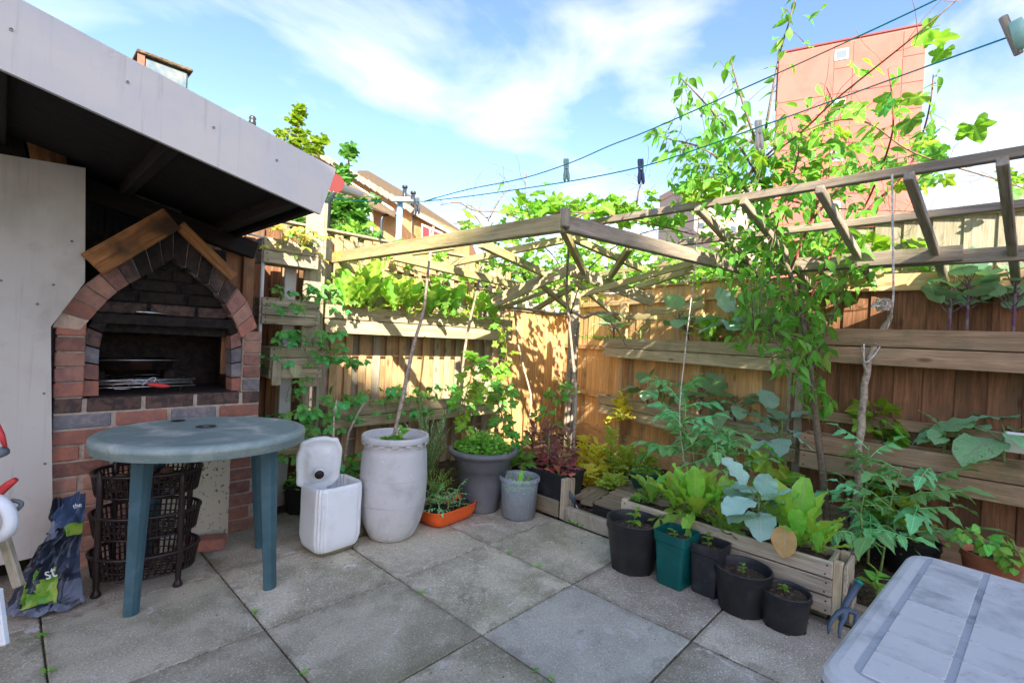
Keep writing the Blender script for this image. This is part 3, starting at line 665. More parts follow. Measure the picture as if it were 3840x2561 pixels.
# ================================================================= GARDEN FENCES
def fence_line(root, p0, p1, z0, z1, pitch, wd, th, mts, off=0.0, alt=None, name='fence_board', zj=.01, hit=False):
    p0 = V((p0[0], p0[1], 0)); p1 = V((p1[0], p1[1], 0)); d = (p1-p0).normalized(); nrm = V((d.y, -d.x, 0)); n = int((p1-p0).length/pitch)
    for i in range(n+1):
        o_ = off + (alt if (hit and i % 2) else 0)
        q = p0+d*(i*pitch)+nrm*o_; tp = z1+rnd(-zj, zj); w_ = wd[i % 2] if isinstance(wd, tuple) else wd
        w_ = round(w_+random.choice((-.004, 0, .003)), 3); tp = round(tp*100)/100
        a = V((q.x, q.y, z0)); b = V((q.x+rnd(-.002, .002), q.y, tp))
        board(name, a, b, w_, th, MT[random.choice(mts)], root, up=(nrm+d*(.10 if not hit else .02)))
LFd = V((math.sin(R(92.66)), math.cos(R(92.66)), 0))
def LF(x, off=0.0): return 1.50-.0465*(x-.8)+off
lf = empty('garden_fence', (1.6, 1.47, 0), 'tall hit and miss timber fence behind the long lettuce planters on the left', 'fence', 'timber fences round the garden')
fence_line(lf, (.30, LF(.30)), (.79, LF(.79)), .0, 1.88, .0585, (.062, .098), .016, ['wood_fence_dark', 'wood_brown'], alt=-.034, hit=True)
fence_line(lf, (.85, LF(.85)), (2.72, LF(2.72)), .0, 1.90, .0585, (.062, .098), .016, ['wood_fence', 'wood_fence', 'wood_fence_grey'], alt=-.034, hit=True)
for z in (.35, 1.0, 1.70): board('rail', (.30, LF(.3)+.018+.0, z), (2.72, LF(2.72)+.018, z), .035, .016, MT['wood_fence'], lf, up=(0, 0, 1))
board('capping', (.30, LF(.3)+.015, 1.925), (2.74, LF(2.74)+.015, 1.925), .07, .018, MT['wood_fence_grey'], lf)
CR = V((4.06, 1.66, 0))
bf = empty('garden_fence', (3.3, 1.55, 0), 'lower orange brown closeboard fence across the far corner behind the red lettuce', 'fence', 'timber fences round the garden')
fence_line(bf, (2.74, 1.46), (4.02, 1.64), .0, 1.50, .098, .112, .016, ['wood_fence_orange', 'wood_fence_orange', 'wood_fence'])
board('rail', (2.72, 1.445, 1.50), (4.02, 1.622, 1.51), .03, .035, MT['wood_yellow'], bf)
bb = empty('garden_fence', (3.3, 2.3, 0), 'sunlit slatted fence of the neighbouring garden behind the vine and the far corner', 'fence', 'timber fences round the garden')
fence_line(bb, (2.5, 2.35), (6.2, 2.65), .0, 1.95, .13, (.09, .09), .018, ['wood_yellow', 'wood_fence_grey'], alt=-.03, hit=True)
fa, fb = V((3.05, -1.2, 0)), CR.copy(); fd = (fb-fa).normalized(); fn = V((-fd.y, fd.x, 0))   # fn points to the garden
rf = empty('garden_fence', (3.5, .2, 0), 'orange closeboard fence with rails running from the corner post behind the far planters', 'fence', 'timber fences round the garden')
fence_line(rf, (fa.x, fa.y), (fb.x, fb.y), .26, 1.74, .100, .115, .014, ['wood_fence_orange', 'wood_fence_orange', 'wood_fence'], off=.0)
for z in (.62, 1.14, 1.62):
    board('rail', fa+fn*.03+V((0, 0, z)), fb+fn*.03+V((0, 0, z)), .035, .05, MT['wood_fence'], rf)
gl = (fb-fa).length; q0 = fa+fn*.012; 
for a_, b_ in ((0, .49), (.495, .99)): board('gravel_board', q0+fd*gl*a_+V((0, 0, .15)), q0+fd*gl*b_+V((0, 0, .15)), .24, .03, MT['wood_fence'], rf, up=fn)
board('capping', fa+V((0, 0, 1.76)), fb+V((0, 0, 1.76)), .07, .02, MT['wood_fence'], rf)
# upright posts on the far fence
for t_, z in ((.30, 1.70), (.62, 1.62)): board('fence_post', fa+fd*gl*t_+fn*.07+V((0, 0, 0)), fa+fd*gl*t_+fn*.07+V((0, 0, z)), .075, .05, MT['wood_fence'], rf, up=fn)
na = V((2.865, -1.2, 0)); nb = V((2.99, -4.2, 0)); nd = (nb-na).normalized(); nn = V((nd.y, -nd.x, 0)); nn = nn if nn.x < 0 else -nn
nf = empty('garden_fence', (2.9, -2, 0), 'dark brown closeboard fence behind the near planters on the right', 'fence', 'timber fences round the garden')
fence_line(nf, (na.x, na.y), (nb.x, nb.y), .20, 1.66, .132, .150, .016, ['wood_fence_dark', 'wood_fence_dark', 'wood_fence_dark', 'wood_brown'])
fence_line(nf, (na.x, na.y), (nb.x, nb.y), 1.665, 1.99, .132, .142, .018, ['wood_fence', 'wood_fence_grey'], name='fence_board')
board('capping', na+V((0, 0, 2.0)), nb+V((0, 0, 2.0)), .07, .022, MT['wood_fence'], nf)
board('rail', na+nn*.03+V((0, 0, 1.63)), nb+nn*.03+V((0, 0, 1.63)), .10, .03, MT['wood_fence'], nf, up=nn)
board('rail', na+nn*.03+V((0, 0, .80)), nb+nn*.03+V((0, 0, .80)), .06, .03, MT['wood_brown'], nf, up=nn)
board('gravel_board', na+nn*.012+V((0, 0, .14)), nb+nn*.012+V((0, 0, .14)), .22, .03, MT['wood_brown'], nf, up=nn)
# concrete post where the two right fences meet
cp = empty('fence_post', (2.93, -1.16, 0), 'grey concrete fence post between the orange and the dark fence', 'post')
mb = MB(); mb.box((2.90, -1.15, .84), (.10, .10, 1.72), bev=.01); mb.build('post', MT['concrete'], cp)
# corner post wrapped by old vine stems
vp = empty('fence_post', (3.66, 1.30, 0), 'tall yellowish timber post wrapped in old vine stems at the far corner', 'post')
ctr = D(2138, 1500, 4.75); cx, cy = ctr.x, ctr.y
mb = MB(); mb.box((cx+.05, cy+.03, .86), (.085, .085, 1.66), Matrix.Rotation(R(20), 4, 'Z'), bev=.008); mb.build('post', MT['wood_planter'], vp)
for s in range(6):
    mb = MB(); ph = s*1.1; pts = [V((cx-.02+.035*math.cos(ph+z*2.5)+rnd(-.008, .008), cy-.02+.035*math.sin(ph+z*2.5), .05+z)) for z in [i*.12 for i in range(13)]]
    mb.tube(smooth_pts(pts, 2), rnd(.014, .024), 6); mb.build('vine_stem', MT['stick'], vp)
# plank standing at the end of the small shelves
pk = empty('upright_plank', (.72, 1.27, 0), 'tall pale weathered plank standing at the end of the small wall planters', 'plank')
a_ = onY(1150, 800, 1.25); b_ = onY(1216, 815, 1.25)
board('plank', ((a_.x+b_.x)/2, 1.25, .80), ((a_.x+b_.x)/2, 1.25, 2.05), abs(b_.x-a_.x), .02, MT['wood_fence_grey'], pk, up=(0, -1, 0))
board('edge_strip', (b_.x+.012, 1.27, .05), (b_.x+.012, 1.27, 2.05), .022, .05, MT['wood_fence_grey'], pk, up=(0, -1, 0))

# ================================================================= HANGING PLANTERS
_m = MB(); _m.lathe((0, 0, 0), [(0, .003), (.0042, .0015), (.0045, -.002)], 7); SCREW = _m.mesh('screw'); SCREW.materials.append(MT['screw'])
def planter(label, p0, p1, z0, z1, depth, nrm, nb=2, mt='wood_planter', group='wooden planters fixed along the fences', soil=True, gap=.006, name='wall_planter', ends=True, legs=None):
    """trough of boards; p0-p1 is its front top edge on plan, nrm points to the garden"""
    p0 = V((p0[0], p0[1], 0)); p1 = V((p1[0], p1[1], 0)); nrm = V(nrm).normalized(); up = V((0, 0, 1)); mid = (p0+p1)/2
    t = empty(name, (mid.x, mid.y, z0), label, 'planter', group); hh = (z1-z0-gap*(nb-1))/nb; th = .02
    for k in range(nb):
        zc = z0+hh/2+k*(hh+gap); sh = rnd(-.003, .003)
        board('board', p0-nrm*(th/2+sh)+up*zc, p1-nrm*(th/2+sh)+up*zc, hh, th, MT[mt], t, up=nrm)
        for e_, s_ in ((p0, 1), (p1, -1)):
            for dz_ in (-.28, .27): link('screw', SCREW, t, frame(up, nrm, e_+(p1-p0).normalized()*s_*rnd(.018, .03)+up*(zc+hh*dz_)+nrm*.0006))
        board('board', p0-nrm*(depth-th/2)+up*zc, p1-nrm*(depth-th/2)+up*zc, hh, th, MT[mt], t, up=nrm)
        if ends:
            d = (p1-p0).normalized()
            for e, s in ((p0, 1), (p1, -1)):
                c = e+d*s*.012+up*zc; board('end_board', c-nrm*(th+.002), c-nrm*(depth-th-.002), hh, .02, MT[mt], t, up=d)
    board('bottom_board', p0-nrm*depth/2+up*(z0+.012), p1-nrm*depth/2+up*(z0+.012), depth-.05, .018, MT[mt], t)
    if soil:
        d = p1-p0; n = max(6, int(d.length/.05)); mb = MB(); vs = []
        for i in range(n+1):
            for j in range(4): q = p0+d*(.012+(i/n)*.976)-nrm*(th+.001+(depth-2*th-.002)*j/3); vs.append((q.x, q.y, z1-.03+rnd(-.008, .008)))
        mb.add(vs, [(i*4+j, (i+1)*4+j, (i+1)*4+j+1, i*4+j+1) for i in range(n) for j in range(3)]); mb.build('soil', MT['soil'], t)
    return t
PLG = 'wooden planters fixed along the fences'
def LP(x): return 1.28-.0465*(x-.8)
planter('long weathered planter of bolting lettuces high on the left fence', (.795, LP(.795)), (2.60, LP(2.6)), 1.168, 1.368, .19, (0, -1, 0), group=PLG)
planter('long mossy planter of strawberries low on the left fence', (.84, LP(.84)), (2.50, LP(2.5)), .487, .655, .19, (0, -1, 0), group=PLG)
mb = MB(); a_ = onY(1185, 1052, 1.30); b_ = onY(1890, 1270, 1.26)
mb.tube([V((.80, 1.42, 1.46)), V((.84, 1.34, 1.49)), V((1.0, 1.33, 1.475)), V((1.9, 1.30, 1.46)), V((2.55, 1.28, 1.44))], .006, 6)
tag(mb.build('water_pipe', MT['pipe_white'], loc=(1.4, 1.35, 1.46)), 'thin white irrigation pipe running behind the lettuces on the left planter', 'pipe')
# small stack of planters beside the barbecue
for lab, (x0, x1, z0, z1), mt, nb in (('topmost short wall planter with yellowing strawberries under the shelter roof', (.325, .665, 1.580, 1.735), 'wood_grey', 2),
        ('second short wall planter from the top beside the barbecue', (.33, .69, 1.208, 1.370), 'wood_grey', 3),
        ('third short wall planter with a light upright offcut on its face', (.39, .72, .87, 1.066), 'wood_grey', 3),
        ('lowest short wall planter half hidden by the green table', (.40, .72, .38, .52), 'wood_planter', 2)):
    t = planter(lab, (x0, 1.15), (x1, 1.15), z0, z1, .16, (0, -1, 0), nb=nb, mt=mt, group='short wall planters beside the barbecue', gap=.004)
    if 'offcut' in lab: board('batten', (.425, 1.135, .83), (.425, 1.135, .995), .055, .02, MT['wood_grey'], t, up=(0, -1, 0))
sp = empty('planter_stand', (.5, 1.34, 0), 'white and brown uprights carrying the short wall planters', 'stand')
board('upright', (.70, 1.325, .02), (.70, 1.325, 1.55), .04, .02, MT['wood_grey'], sp, up=(0, -1, 0)); board('upright', (.56, 1.33, .0), (.56, 1.33, 1.7), .075, .02, MT['pipe_white'], sp, up=(0, -1, 0))
mb = MB(); a_ = .335; mb.tube([(a_, 1.18, 0), (a_, 1.18, 1.74)], .011, 8); tag(mb.build('drain_pipe', MT['pipe_white']), 'thin white pipe rising at the right edge of the barbecue', 'pipe')
# far and near planters on the right
def FP(s, off=.0): q = V((2.83, -1.13, 0))+fd*s; return (q.x, q.y)
sFU = ((2.985-2.83)**2+(-.70+1.13)**2)**.5
planter('long sunlit planter high on the far part of the right fence', FP(2.00), FP(-.02), 1.055, 1.245, .18, fn, group=PLG)
planter('long planter of cabbages low on the far part of the right fence', FP(2.05), FP(-.05), .475, .66, .18, fn, group=PLG)
def NP(s): q = V((2.63, -1.30, 0))+nd*s; return (q.x, q.y)
planter('dark brown planter high on the near right fence with a knot at its end', NP(.0), NP(1.55), 1.143, 1.345, .18, nn, mt='wood_brown', group=PLG)
planter('brown planter with holed cabbage leaves low on the near right fence', NP(-.06), NP(1.55), .495, .70, .18, nn, mt='wood_brown', group=PLG)
# raised planter on legs at the paving edge
bx = planter('long raised planter box of romaine and cabbage beside the black pots', (1.765, -.53), (1.765, -1.575), .055, .285, .20, (-1, 0, 0), nb=3, mt='wood_grey', group=None, name='planter_box')
for y in (-.545, -1.592):
    for x in (1.79, 1.945): board('leg', (x, y, 0), (x, y, .29), .035, .035, MT['wood_planter'], bx, up=(0, 1, 0))
board('end_panel', (1.775, -1.62, .18), (1.96, -1.62, .18), .20, .016, MT['wood_grey'], bx, up=(0, 1, 0)); board('end_panel', (1.84, -1.636, .10), (1.95, -1.636, .10), .16, .012, MT['wood_grey'], bx, up=(0, 1, 0))
# timber step in the bed
dk = empty('timber_step', (2.35, -.35, .02), 'low weathered timber step between the kerb and the green bowl', 'step')
for i in range(6):
    x = 2.02+i*.118; y0 = -.22+i*.02; board('deck_board', (x, -.80, .135), (x, y0, .135), .112, .035, MT['wood_deck'], dk)
for y in (-.26, -.75): board('bearer', (1.97, y, .075), (2.66, y, .075), .04, .08, MT['wood_deck'], dk)
board('fascia_board', (1.955, -.80, .085), (1.955, -.22, .085), .09, .02, MT['wood_shed'], dk, up=(1, 0, 0))
dk2 = empty('timber_step', (2.35, 0, .02), 'narrow lower plank step nearest the soil beyond the step', 'step')
for i in range(2): board('deck_board', (2.02+.05*i, -.12+i*.10, .095), (2.75+.05*i, .02+i*.10, .095), .09, .03, MT['wood_deck'], dk2)

# ================================================================= BARBECUE
bq = empty('brick_barbecue', (-.14, 1.05, 0), 'brick barbecue with a pointed arch, sooty hearth and timber hood boards', 'barbecue')
BR = ['brick_red', 'brick_red', 'brick_purple', 'brick_pink', 'brick_red', 'brick_pink', 'brick_purple', 'brick_blue']
_bk = {}
def brick(x0, x1, z0, z1, y0=1.05, dp=.10, mt=None, par=None):
    mt = mt or random.choice(BR); key = (round(x1-x0, 3), round(z1-z0, 3), dp, mt); me = _bk.get(key)
    if me is None:
        mb = MB(); mb.box((0, 0, 0), (x1-x0, dp, z1-z0), bev=.004); me = mb.mesh('brick'); me.materials.append(MT[mt]); _bk[key] = me
    M = Matrix.Translation(((x0+x1)/2, y0+dp/2+rnd(-.0025, .0025), (z0+z1)/2))@Matrix.Rotation(rnd(-.008, .008), 4, 'Y')
    return link('brick', me, par or bq, M)
CH = .0741
def course(k, x0, x1, off, mts=None):
    z0 = k*CH+.004; z1 = (k+1)*CH-.006; x = x0-off
    while x < x1-.01:
        a = max(x, x0); b = min(x+.215, x1)
        if b-a > .025: brick(a+.004, b-.004, z0, z1, mt=random.choice(mts) if mts else None)
        x += .225
XL, XR = -.58, .305
for k in range(11):
    o_ = .1125*(k % 2)
    if k < 8:
        course(k, XL, -.28, o_); course(k, .159, XR, o_*.6+.03, ['brick_red', 'brick_purple', 'brick_pink', 'brick_purple'])
    elif k == 9: course(k, XL, XR, .0, ['brick_blue', 'brick_red', 'brick_pink', 'brick_red', 'brick_purple', 'brick_blue'])
    elif k == 10: course(k, XL, XR, .11, ['brick_red', 'brick_pink', 'brick_soot', 'brick_soot', 'brick_red'])
    else: course(k, XL, XR, o_)
# masonry core behind the facing bricks (cavities left open)
def blk(name, x0, x1, y0, y1, z0, z1, mt): mb = MB(); mb.box(((x0+x1)/2, (y0+y1)/2, (z0+z1)/2), (x1-x0, y1-y0, z1-z0)); return mb.build(name, MT[mt], bq)
blk('pier_core', XL+.006, -.286, 1.056, 1.55, 0, .59, 'mortar'); blk('pier_core', .165, XR-.006, 1.056, 1.55, 0, .59, 'mortar')
blk('hearth_slab', XL+.006, XR-.006, 1.056, 1.55, .592, .806, 'mortar')
blk('back_wall', -.58, .30, 1.50, 1.60, .81, 1.66, 'brick_char'); blk('jamb_core', XL+.008, -.478, 1.062, 1.50, .81, 1.15, 'mortar'); blk('jamb_core', .207, XR-.008, 1.062, 1.50, .81, 1.15, 'mortar')
blk('firebox_side', -.478, -.45, 1.16, 1.50, .81, 1.30, 'brick_char'); blk('firebox_side', .19, .207, 1.16, 1.50, .81, 1.30, 'brick_char'); blk('hearth_floor', -.45, .19, 1.07, 1.50, .807, .816, 'brick_char')
po = [(193, 1540), (190, 1300), (196, 1229), (228, 1160), (316, 1070), (388, 1019), (459, 984), (551, 928), (650, 869), (714, 912), (816, 1014), (893, 1086), (934, 1147), (964, 1229), (972, 1269), (969, 1400), (965, 1500)]
pi_ = [(300, 1540), (299, 1300), (298, 1239), (337, 1198), (378, 1152), (429, 1101), (510, 1050), (566, 1024), (650, 968), (735, 1030), (811, 1091), (867, 1178), (890, 1225), (905, 1268), (909, 1300), (910, 1400), (910, 1480)]
def curve2(pl, lo, hi): return [onY(px, py, 1.05) for px, py in pl[lo:hi]]
def resamp(pts, n):
    L_ = [0];
    for a, b in zip(pts, pts[1:]): L_.append(L_[-1]+(b-a).length)
    o = []
    for i in range(n+1):
        t = L_[-1]*i/n; k = 0
        while k < len(L_)-2 and L_[k+1] < t: k += 1
        o.append(pts[k].lerp(pts[k+1], (t-L_[k])/max(1e-6, L_[k+1]-L_[k])))
    return o
def archside(o, i, n, mts, dz=0):
    oo = resamp(smooth_pts(o, 3), n); ii = resamp(smooth_pts(i, 3), n)
    for k in range(n):
        q = [oo[k].lerp(oo[k+1], .05), oo[k].lerp(oo[k+1], .95), ii[k].lerp(ii[k+1], .95), ii[k].lerp(ii[k+1], .05)]
        j = rnd(-.002, .003); mb = MB()
        mb.add([(p.x, 1.045+j, p.z) for p in q]+[(p.x, 1.15, p.z) for p in q], [(0, 1, 2, 3)[::-1], (4, 5, 6, 7), (0, 4, 5, 1)[::-1], (1, 5, 6, 2)[::-1], (2, 6, 7, 3)[::-1], (3, 7, 4, 0)[::-1]])
        # wind outwards whichever way the curve runs
        me_o = mb.build('arch_brick', MT[mts[k % len(mts)]], bq)
    mb = MB(); k = n
    vs = [(p.x, 1.058, p.z) for p in oo]+[(p.x, 1.058, p.z) for p in ii]+[(p.x, 1.16, p.z) for p in oo]+[(p.x, 1.16, p.z) for p in ii]; m_ = n+1
    fs = [(a, a+1, a+1+m_, a+m_) for a in range(n)]+[(a+2*m_, a+1+2*m_, a+1+3*m_, a+3*m_) for a in range(n)]+[(a, a+1, a+1+2*m_, a+2*m_) for a in range(n)]+[(a+m_, a+1+m_, a+1+3*m_, a+3*m_) for a in range(n)]
    mb.add(vs, fs); mb.build('arch_mortar', MT['mortar'], bq)
archside(curve2(po, 2, 9), curve2(pi_, 2, 9), 9, ['brick_beige', 'brick_red', 'brick_pink', 'brick_pink', 'brick_purple', 'brick_soot', 'brick_char', 'brick_char', 'brick_char'])
archside(curve2(po, 8, 14), curve2(pi_, 8, 14), 8, ['brick_char', 'brick_char', 'brick_char', 'brick_soot', 'brick_soot', 'brick_purple', 'brick_pink', 'brick_red'])
for k in range(5):
    z0 = .815+k*.0715; mtl = ['brick_red', 'brick_purple', 'brick_pink', 'brick_purple', 'brick_red'][k]; brick(XL+.001, -.474, z0+.004, z0+.067, 1.05, .1, mtl)
    if k < 4: brick(.212, XR-.004, z0+.004, z0+.067, 1.05, .1, ['brick_blue', 'brick_purple', 'brick_purple', 'brick_pink'][k])
brick(.212, XR-.004, .815+4*.0715+.004, 1.158, 1.05, .1, 'brick_pink')
# inner ring standing on the hearth, and the steel lintel
def cpt(pl): return [onY(x*.5102, 800+y*.5102, 1.075) for x, y in pl]
def innerarch(o, i, n, mts):
    oo = resamp(smooth_pts(cpt(o), 4), n); ii = resamp(smooth_pts(cpt(i), 4), n)
    for k in range(n):
        q = [oo[k].lerp(oo[k+1], .05), oo[k].lerp(oo[k+1], .95), ii[k].lerp(ii[k+1], .95), ii[k].lerp(ii[k+1], .05)]; mb = MB()
        mb.add([(p.x, 1.078, p.z) for p in q]+[(p.x, 1.18, p.z) for p in q], [(0, 1, 2, 3)[::-1], (4, 5, 6, 7), (0, 4, 5, 1)[::-1], (1, 5, 6, 2)[::-1], (2, 6, 7, 3)[::-1], (3, 7, 4, 0)[::-1]]); mb.build('arch_brick', MT[mts[k]], bq)
innerarch([(600, 1352), (604, 1150), (612, 960), (640, 850), (690, 770), (735, 728)], [(725, 1345), (725, 1150), (727, 1020), (748, 900), (778, 820), (800, 772)], 5, ['brick_red', 'brick_purple', 'brick_blue', 'brick_soot', 'brick_char'])
innerarch([(1790, 1312), (1786, 1150), (1780, 1000), (1765, 890), (1735, 800), (1705, 762)], [(1703, 1312), (1703, 1150), (1702, 1000), (1696, 900), (1680, 835), (1668, 800)], 5, ['brick_red', 'brick_blue', 'brick_blue', 'brick_purple', 'brick_char'])
mb = MB(); mb.box((-.145, 1.12, 1.192), (.62, .09, .05), bev=.004); mb.build('lintel', MT['brick_char'], bq)
inn = curve2(pi_, 2, 14)
for k in range(6):                                      # sooty courses closing the arch above the lintel
    z0 = 1.22+k*.062; zc = z0+.055; xs_ = [(a.x, a.z) for a in inn]
    lx = [a.x for a in inn[:7] if a.z <= zc+.03]; rx = [a.x for a in inn[6:] if a.z <= zc+.03]
    x0 = (max(lx) if lx else -.40)-.01; x1 = (min(rx) if rx else .16)+.01
    x = x0-(.1 if k % 2 else 0)
    while x < x1:
        a, b = max(x, x0), min(x+.205, x1)
        if b-a > .03: brick(a+.004, b-.004, z0+.003, z0+.058, 1.135, .03, 'brick_soot' if k < 1 else 'brick_char')
        x += .215
mb = MB(); pts = [(p.x, p.z) for p in inn]; n = len(pts)
mb.add([(x, 1.152, z) for x, z in pts]+[(x, 1.20, z) for x, z in pts], [tuple(range(n)), tuple(range(n, 2*n))[::-1]]); mb.build('tympanum', MT['mortar_soot'], bq)
blk('canopy_roof', -.47, .21, 1.16, 1.5, 1.215, 1.25, 'brick_char')
lb = [onY(px, py, 1.0) for px, py in ((319, 958), (370, 1027), (650, 870), (640, 770))]
a_ = (lb[0]+lb[1])/2; b_ = (lb[2]+lb[3])/2; board('hood_board', a_, b_, .118, .03, MT['wood_hood'], bq, up=(0, -1, 0))
rb = [onY(px, py, 1.0) for px, py in ((650, 855), (862, 1050), (890, 1032), (690, 835))]
board('hood_board', onY(672, 845, 1.012), onY(876, 1041, 1.012), .055, .03, MT['wood_hood'], bq, up=(0, -1, 0))
sp_ = onY(720, 1750, 1.03)
mb = MB(); mb.box((0.0, 1.035, .30), (.315, .025, .60), Matrix.Rotation(R(-1.5), 4, 'X')); tag(mb.build('stone_panel', MT['stone_panel']), 'stained cream panel leaning in the barbecue base behind the vegetable rack', 'panel')
mb = MB(); mb.box((.02, .93, .03), (.20, .09, .06), Matrix.Rotation(R(-24), 4, 'Z'), bev=.006); tag(mb.build('loose_brick', MT['brick_red']), 'loose red brick lying on the paving behind the rack', 'brick')
# chimney behind the fascia
ch = empty('chimney_box', (-.19, 1.3, 1.8), 'blue grey mottled chimney box with a brick corner above the shelter roof', 'chimney')
mb = MB(); mb.box((-.185, 1.36, 2.18), (.215, .24, .80), bev=.01); mb.build('casing', MT['chimney_tarp'], ch)
mb = MB(); mb.box((-.29, 1.236, 2.54), (.03, .012, .09)); mb.build('brick_corner', MT['brick_red'], ch); mb = MB(); mb.box((-.185, 1.36, 2.59), (.25, .28, .018), bev=.004); mb.build('rim', MT['roof_tile_brown'], ch)

# ================================================================= SHELTER
sh = empty('garden_shelter', (-1.2, .9, 0), 'dark timber barbecue shelter with a wide white fascia', 'shelter')
fa0 = onY(0, 258, .1); fb0 = onY(1202, 804, .1); sl = (fb0-fa0).normalized(); pu = V((-sl.z, 0, sl.x))
ends = (fb0-sl*4.2, fb0)
mb = MB(); hF = .222
a0, b0 = ends; tb = b0+pu*hF+sl*.015; ta = a0+pu*hF
mb.add([a0, b0, tb, ta, a0+V((0, .018, 0)), b0+V((0, .018, 0)), tb+V((0, .018, 0)), ta+V((0, .018, 0))], [(0, 1, 2, 3), (7, 6, 5, 4), (0, 4, 5, 1), (1, 5, 6, 2), (2, 6, 7, 3), (3, 7, 4, 0)])
fo = mb.build('fascia', MT['fascia'], sh)
for px, py in ((42, 112), (479, 309), (802, 479), (1038, 602)):
    p = onY(px, py, .0985); mb = MB(); mb.lathe((0, 0, 0), [(0, -.002), (.0042, -.0015), (.0042, .002)], 10); me = mb.mesh('screw'); me.materials.append(MT['screw']); link('screw', me, fo, Matrix.Translation(p)@Matrix.Rotation(R(90), 4, 'X'))
rn = V((0, 0, 1))
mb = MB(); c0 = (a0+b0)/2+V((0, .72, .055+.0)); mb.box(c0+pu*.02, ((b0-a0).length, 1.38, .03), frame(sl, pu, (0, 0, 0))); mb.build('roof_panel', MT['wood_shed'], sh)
mb = MB(); mb.box(c0+pu*.135, ((b0-a0).length-.01, 1.42, .012), frame(sl, pu, (0, 0, 0))); mb.build('roof_felt', MT['roof_tile_brown'], sh)
for k in range(9):
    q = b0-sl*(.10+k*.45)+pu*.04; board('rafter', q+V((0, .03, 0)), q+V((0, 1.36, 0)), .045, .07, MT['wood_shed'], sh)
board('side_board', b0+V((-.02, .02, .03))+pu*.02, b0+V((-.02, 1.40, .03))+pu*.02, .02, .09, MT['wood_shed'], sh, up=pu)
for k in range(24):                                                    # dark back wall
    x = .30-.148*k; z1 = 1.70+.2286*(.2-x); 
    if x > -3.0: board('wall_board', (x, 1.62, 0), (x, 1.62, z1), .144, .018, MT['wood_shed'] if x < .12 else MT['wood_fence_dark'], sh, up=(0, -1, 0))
board('post', (.255, 1.20, 0), (.255, 1.20, 1.72), .06, .06, MT['wood_fence_dark'], sh, up=(0, -1, 0)); board('wall_board', (.19, 1.22, .9), (.19, 1.22, 1.72), .10, .02, MT['wood_fence_dark'], sh, up=(0, -1, 0))
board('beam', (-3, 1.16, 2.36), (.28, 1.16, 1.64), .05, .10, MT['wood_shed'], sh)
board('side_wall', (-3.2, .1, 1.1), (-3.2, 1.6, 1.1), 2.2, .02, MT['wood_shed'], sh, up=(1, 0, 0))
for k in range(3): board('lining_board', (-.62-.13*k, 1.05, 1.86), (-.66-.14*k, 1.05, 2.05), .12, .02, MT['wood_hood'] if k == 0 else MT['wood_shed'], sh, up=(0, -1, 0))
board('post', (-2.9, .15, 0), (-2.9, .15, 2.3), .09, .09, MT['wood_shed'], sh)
board('light_stop_panel', (-3, 1.645, 1.2), (.36, 1.645, 1.2), 2.6, .02, MT['wood_shed'], sh, up=(0, -1, 0))  # solid panel added behind the wall boards to block light through their gaps
# white sheet screening the left of the barbecue
ws = empty('white_board', (-.9, 1.03, 0), 'large off white boarding with screws at the far left beside the barbecue', 'boarding')
pp = [onY(*q, 1.03) for q in ((-900, 2330), (198, 2070), (190, 1225), (318, 1058), (320, 632), (-900, 430))]
mb = MB(); n = len(pp); mb.add([(p.x, 1.022, p.z) for p in pp]+[(p.x, 1.034, p.z) for p in pp], [tuple(range(n)), tuple(range(n, 2*n))[::-1]]+[(i, i+n, (i+1) % n+n, (i+1) % n) for i in range(n)]); mb.build('sheet', MT['panel_white'], ws)
for px, py in ((200, 1068), (140, 1140), (270, 905), (165, 1475), (168, 1738), (178, 2000), (3, 1052)):
    p = onY(px, py, 1.0205); mb = MB(); mb.lathe((0, 0, 0), [(0, -.002), (.0045, -.001), (.0045, .002)], 8); me = mb.mesh('screw'); me.materials.append(MT['screw']); link('screw', me, ws, Matrix.Translation(p)@Matrix.Rotation(R(90), 4, 'X'))
# cable
mb = MB(); mb.tube(smooth_pts([onY(870, 850, 1.14), onY(900, 870, 1.13), onY(960, 884, 1.12), onY(985, 890, 1.15)], 4), .006, 6); tag(mb.build('cable', MT['pipe_white']), 'pale cable looping under the right end of the shelter roof', 'cable')

# ================================================================= PERGOLA
pg = empty('pergola', (2.0, 0, 0), 'weathered timber pergola carrying the vine over the corner of the garden', 'pergola')
def beam(p, q, hh=.07, ww=.045, mt='wood_yellow', name='beam', up=(0, 0, 1)): return board(name, p, q, ww, hh, MT[mt], pg, up=up)
ZB = 1.705
A1 = V((.875, 1.36, ZB)); A2 = V((.92, -.66, ZB)); A3 = V((2.45, -.90, ZB))
beam(A1, A2, .075, .045, 'wood_yellow')
beam(A2+V((.02, .0, 0)), A3+V((.25, -.05, 0)), .07, .045, 'wood_beam_grey')
beam(A2+V((.0, -.01, -.02)), A2+V((0, -.01, .062)), .036, .036, 'wood_beam_grey', name='post_stub')
def PB(a, b, da, db, hh=.06, ww=.04, mt='wood_yellow', name='rafter'): return beam(D(a[0], a[1], da), D(b[0], b[1], db), hh, ww, mt, name)
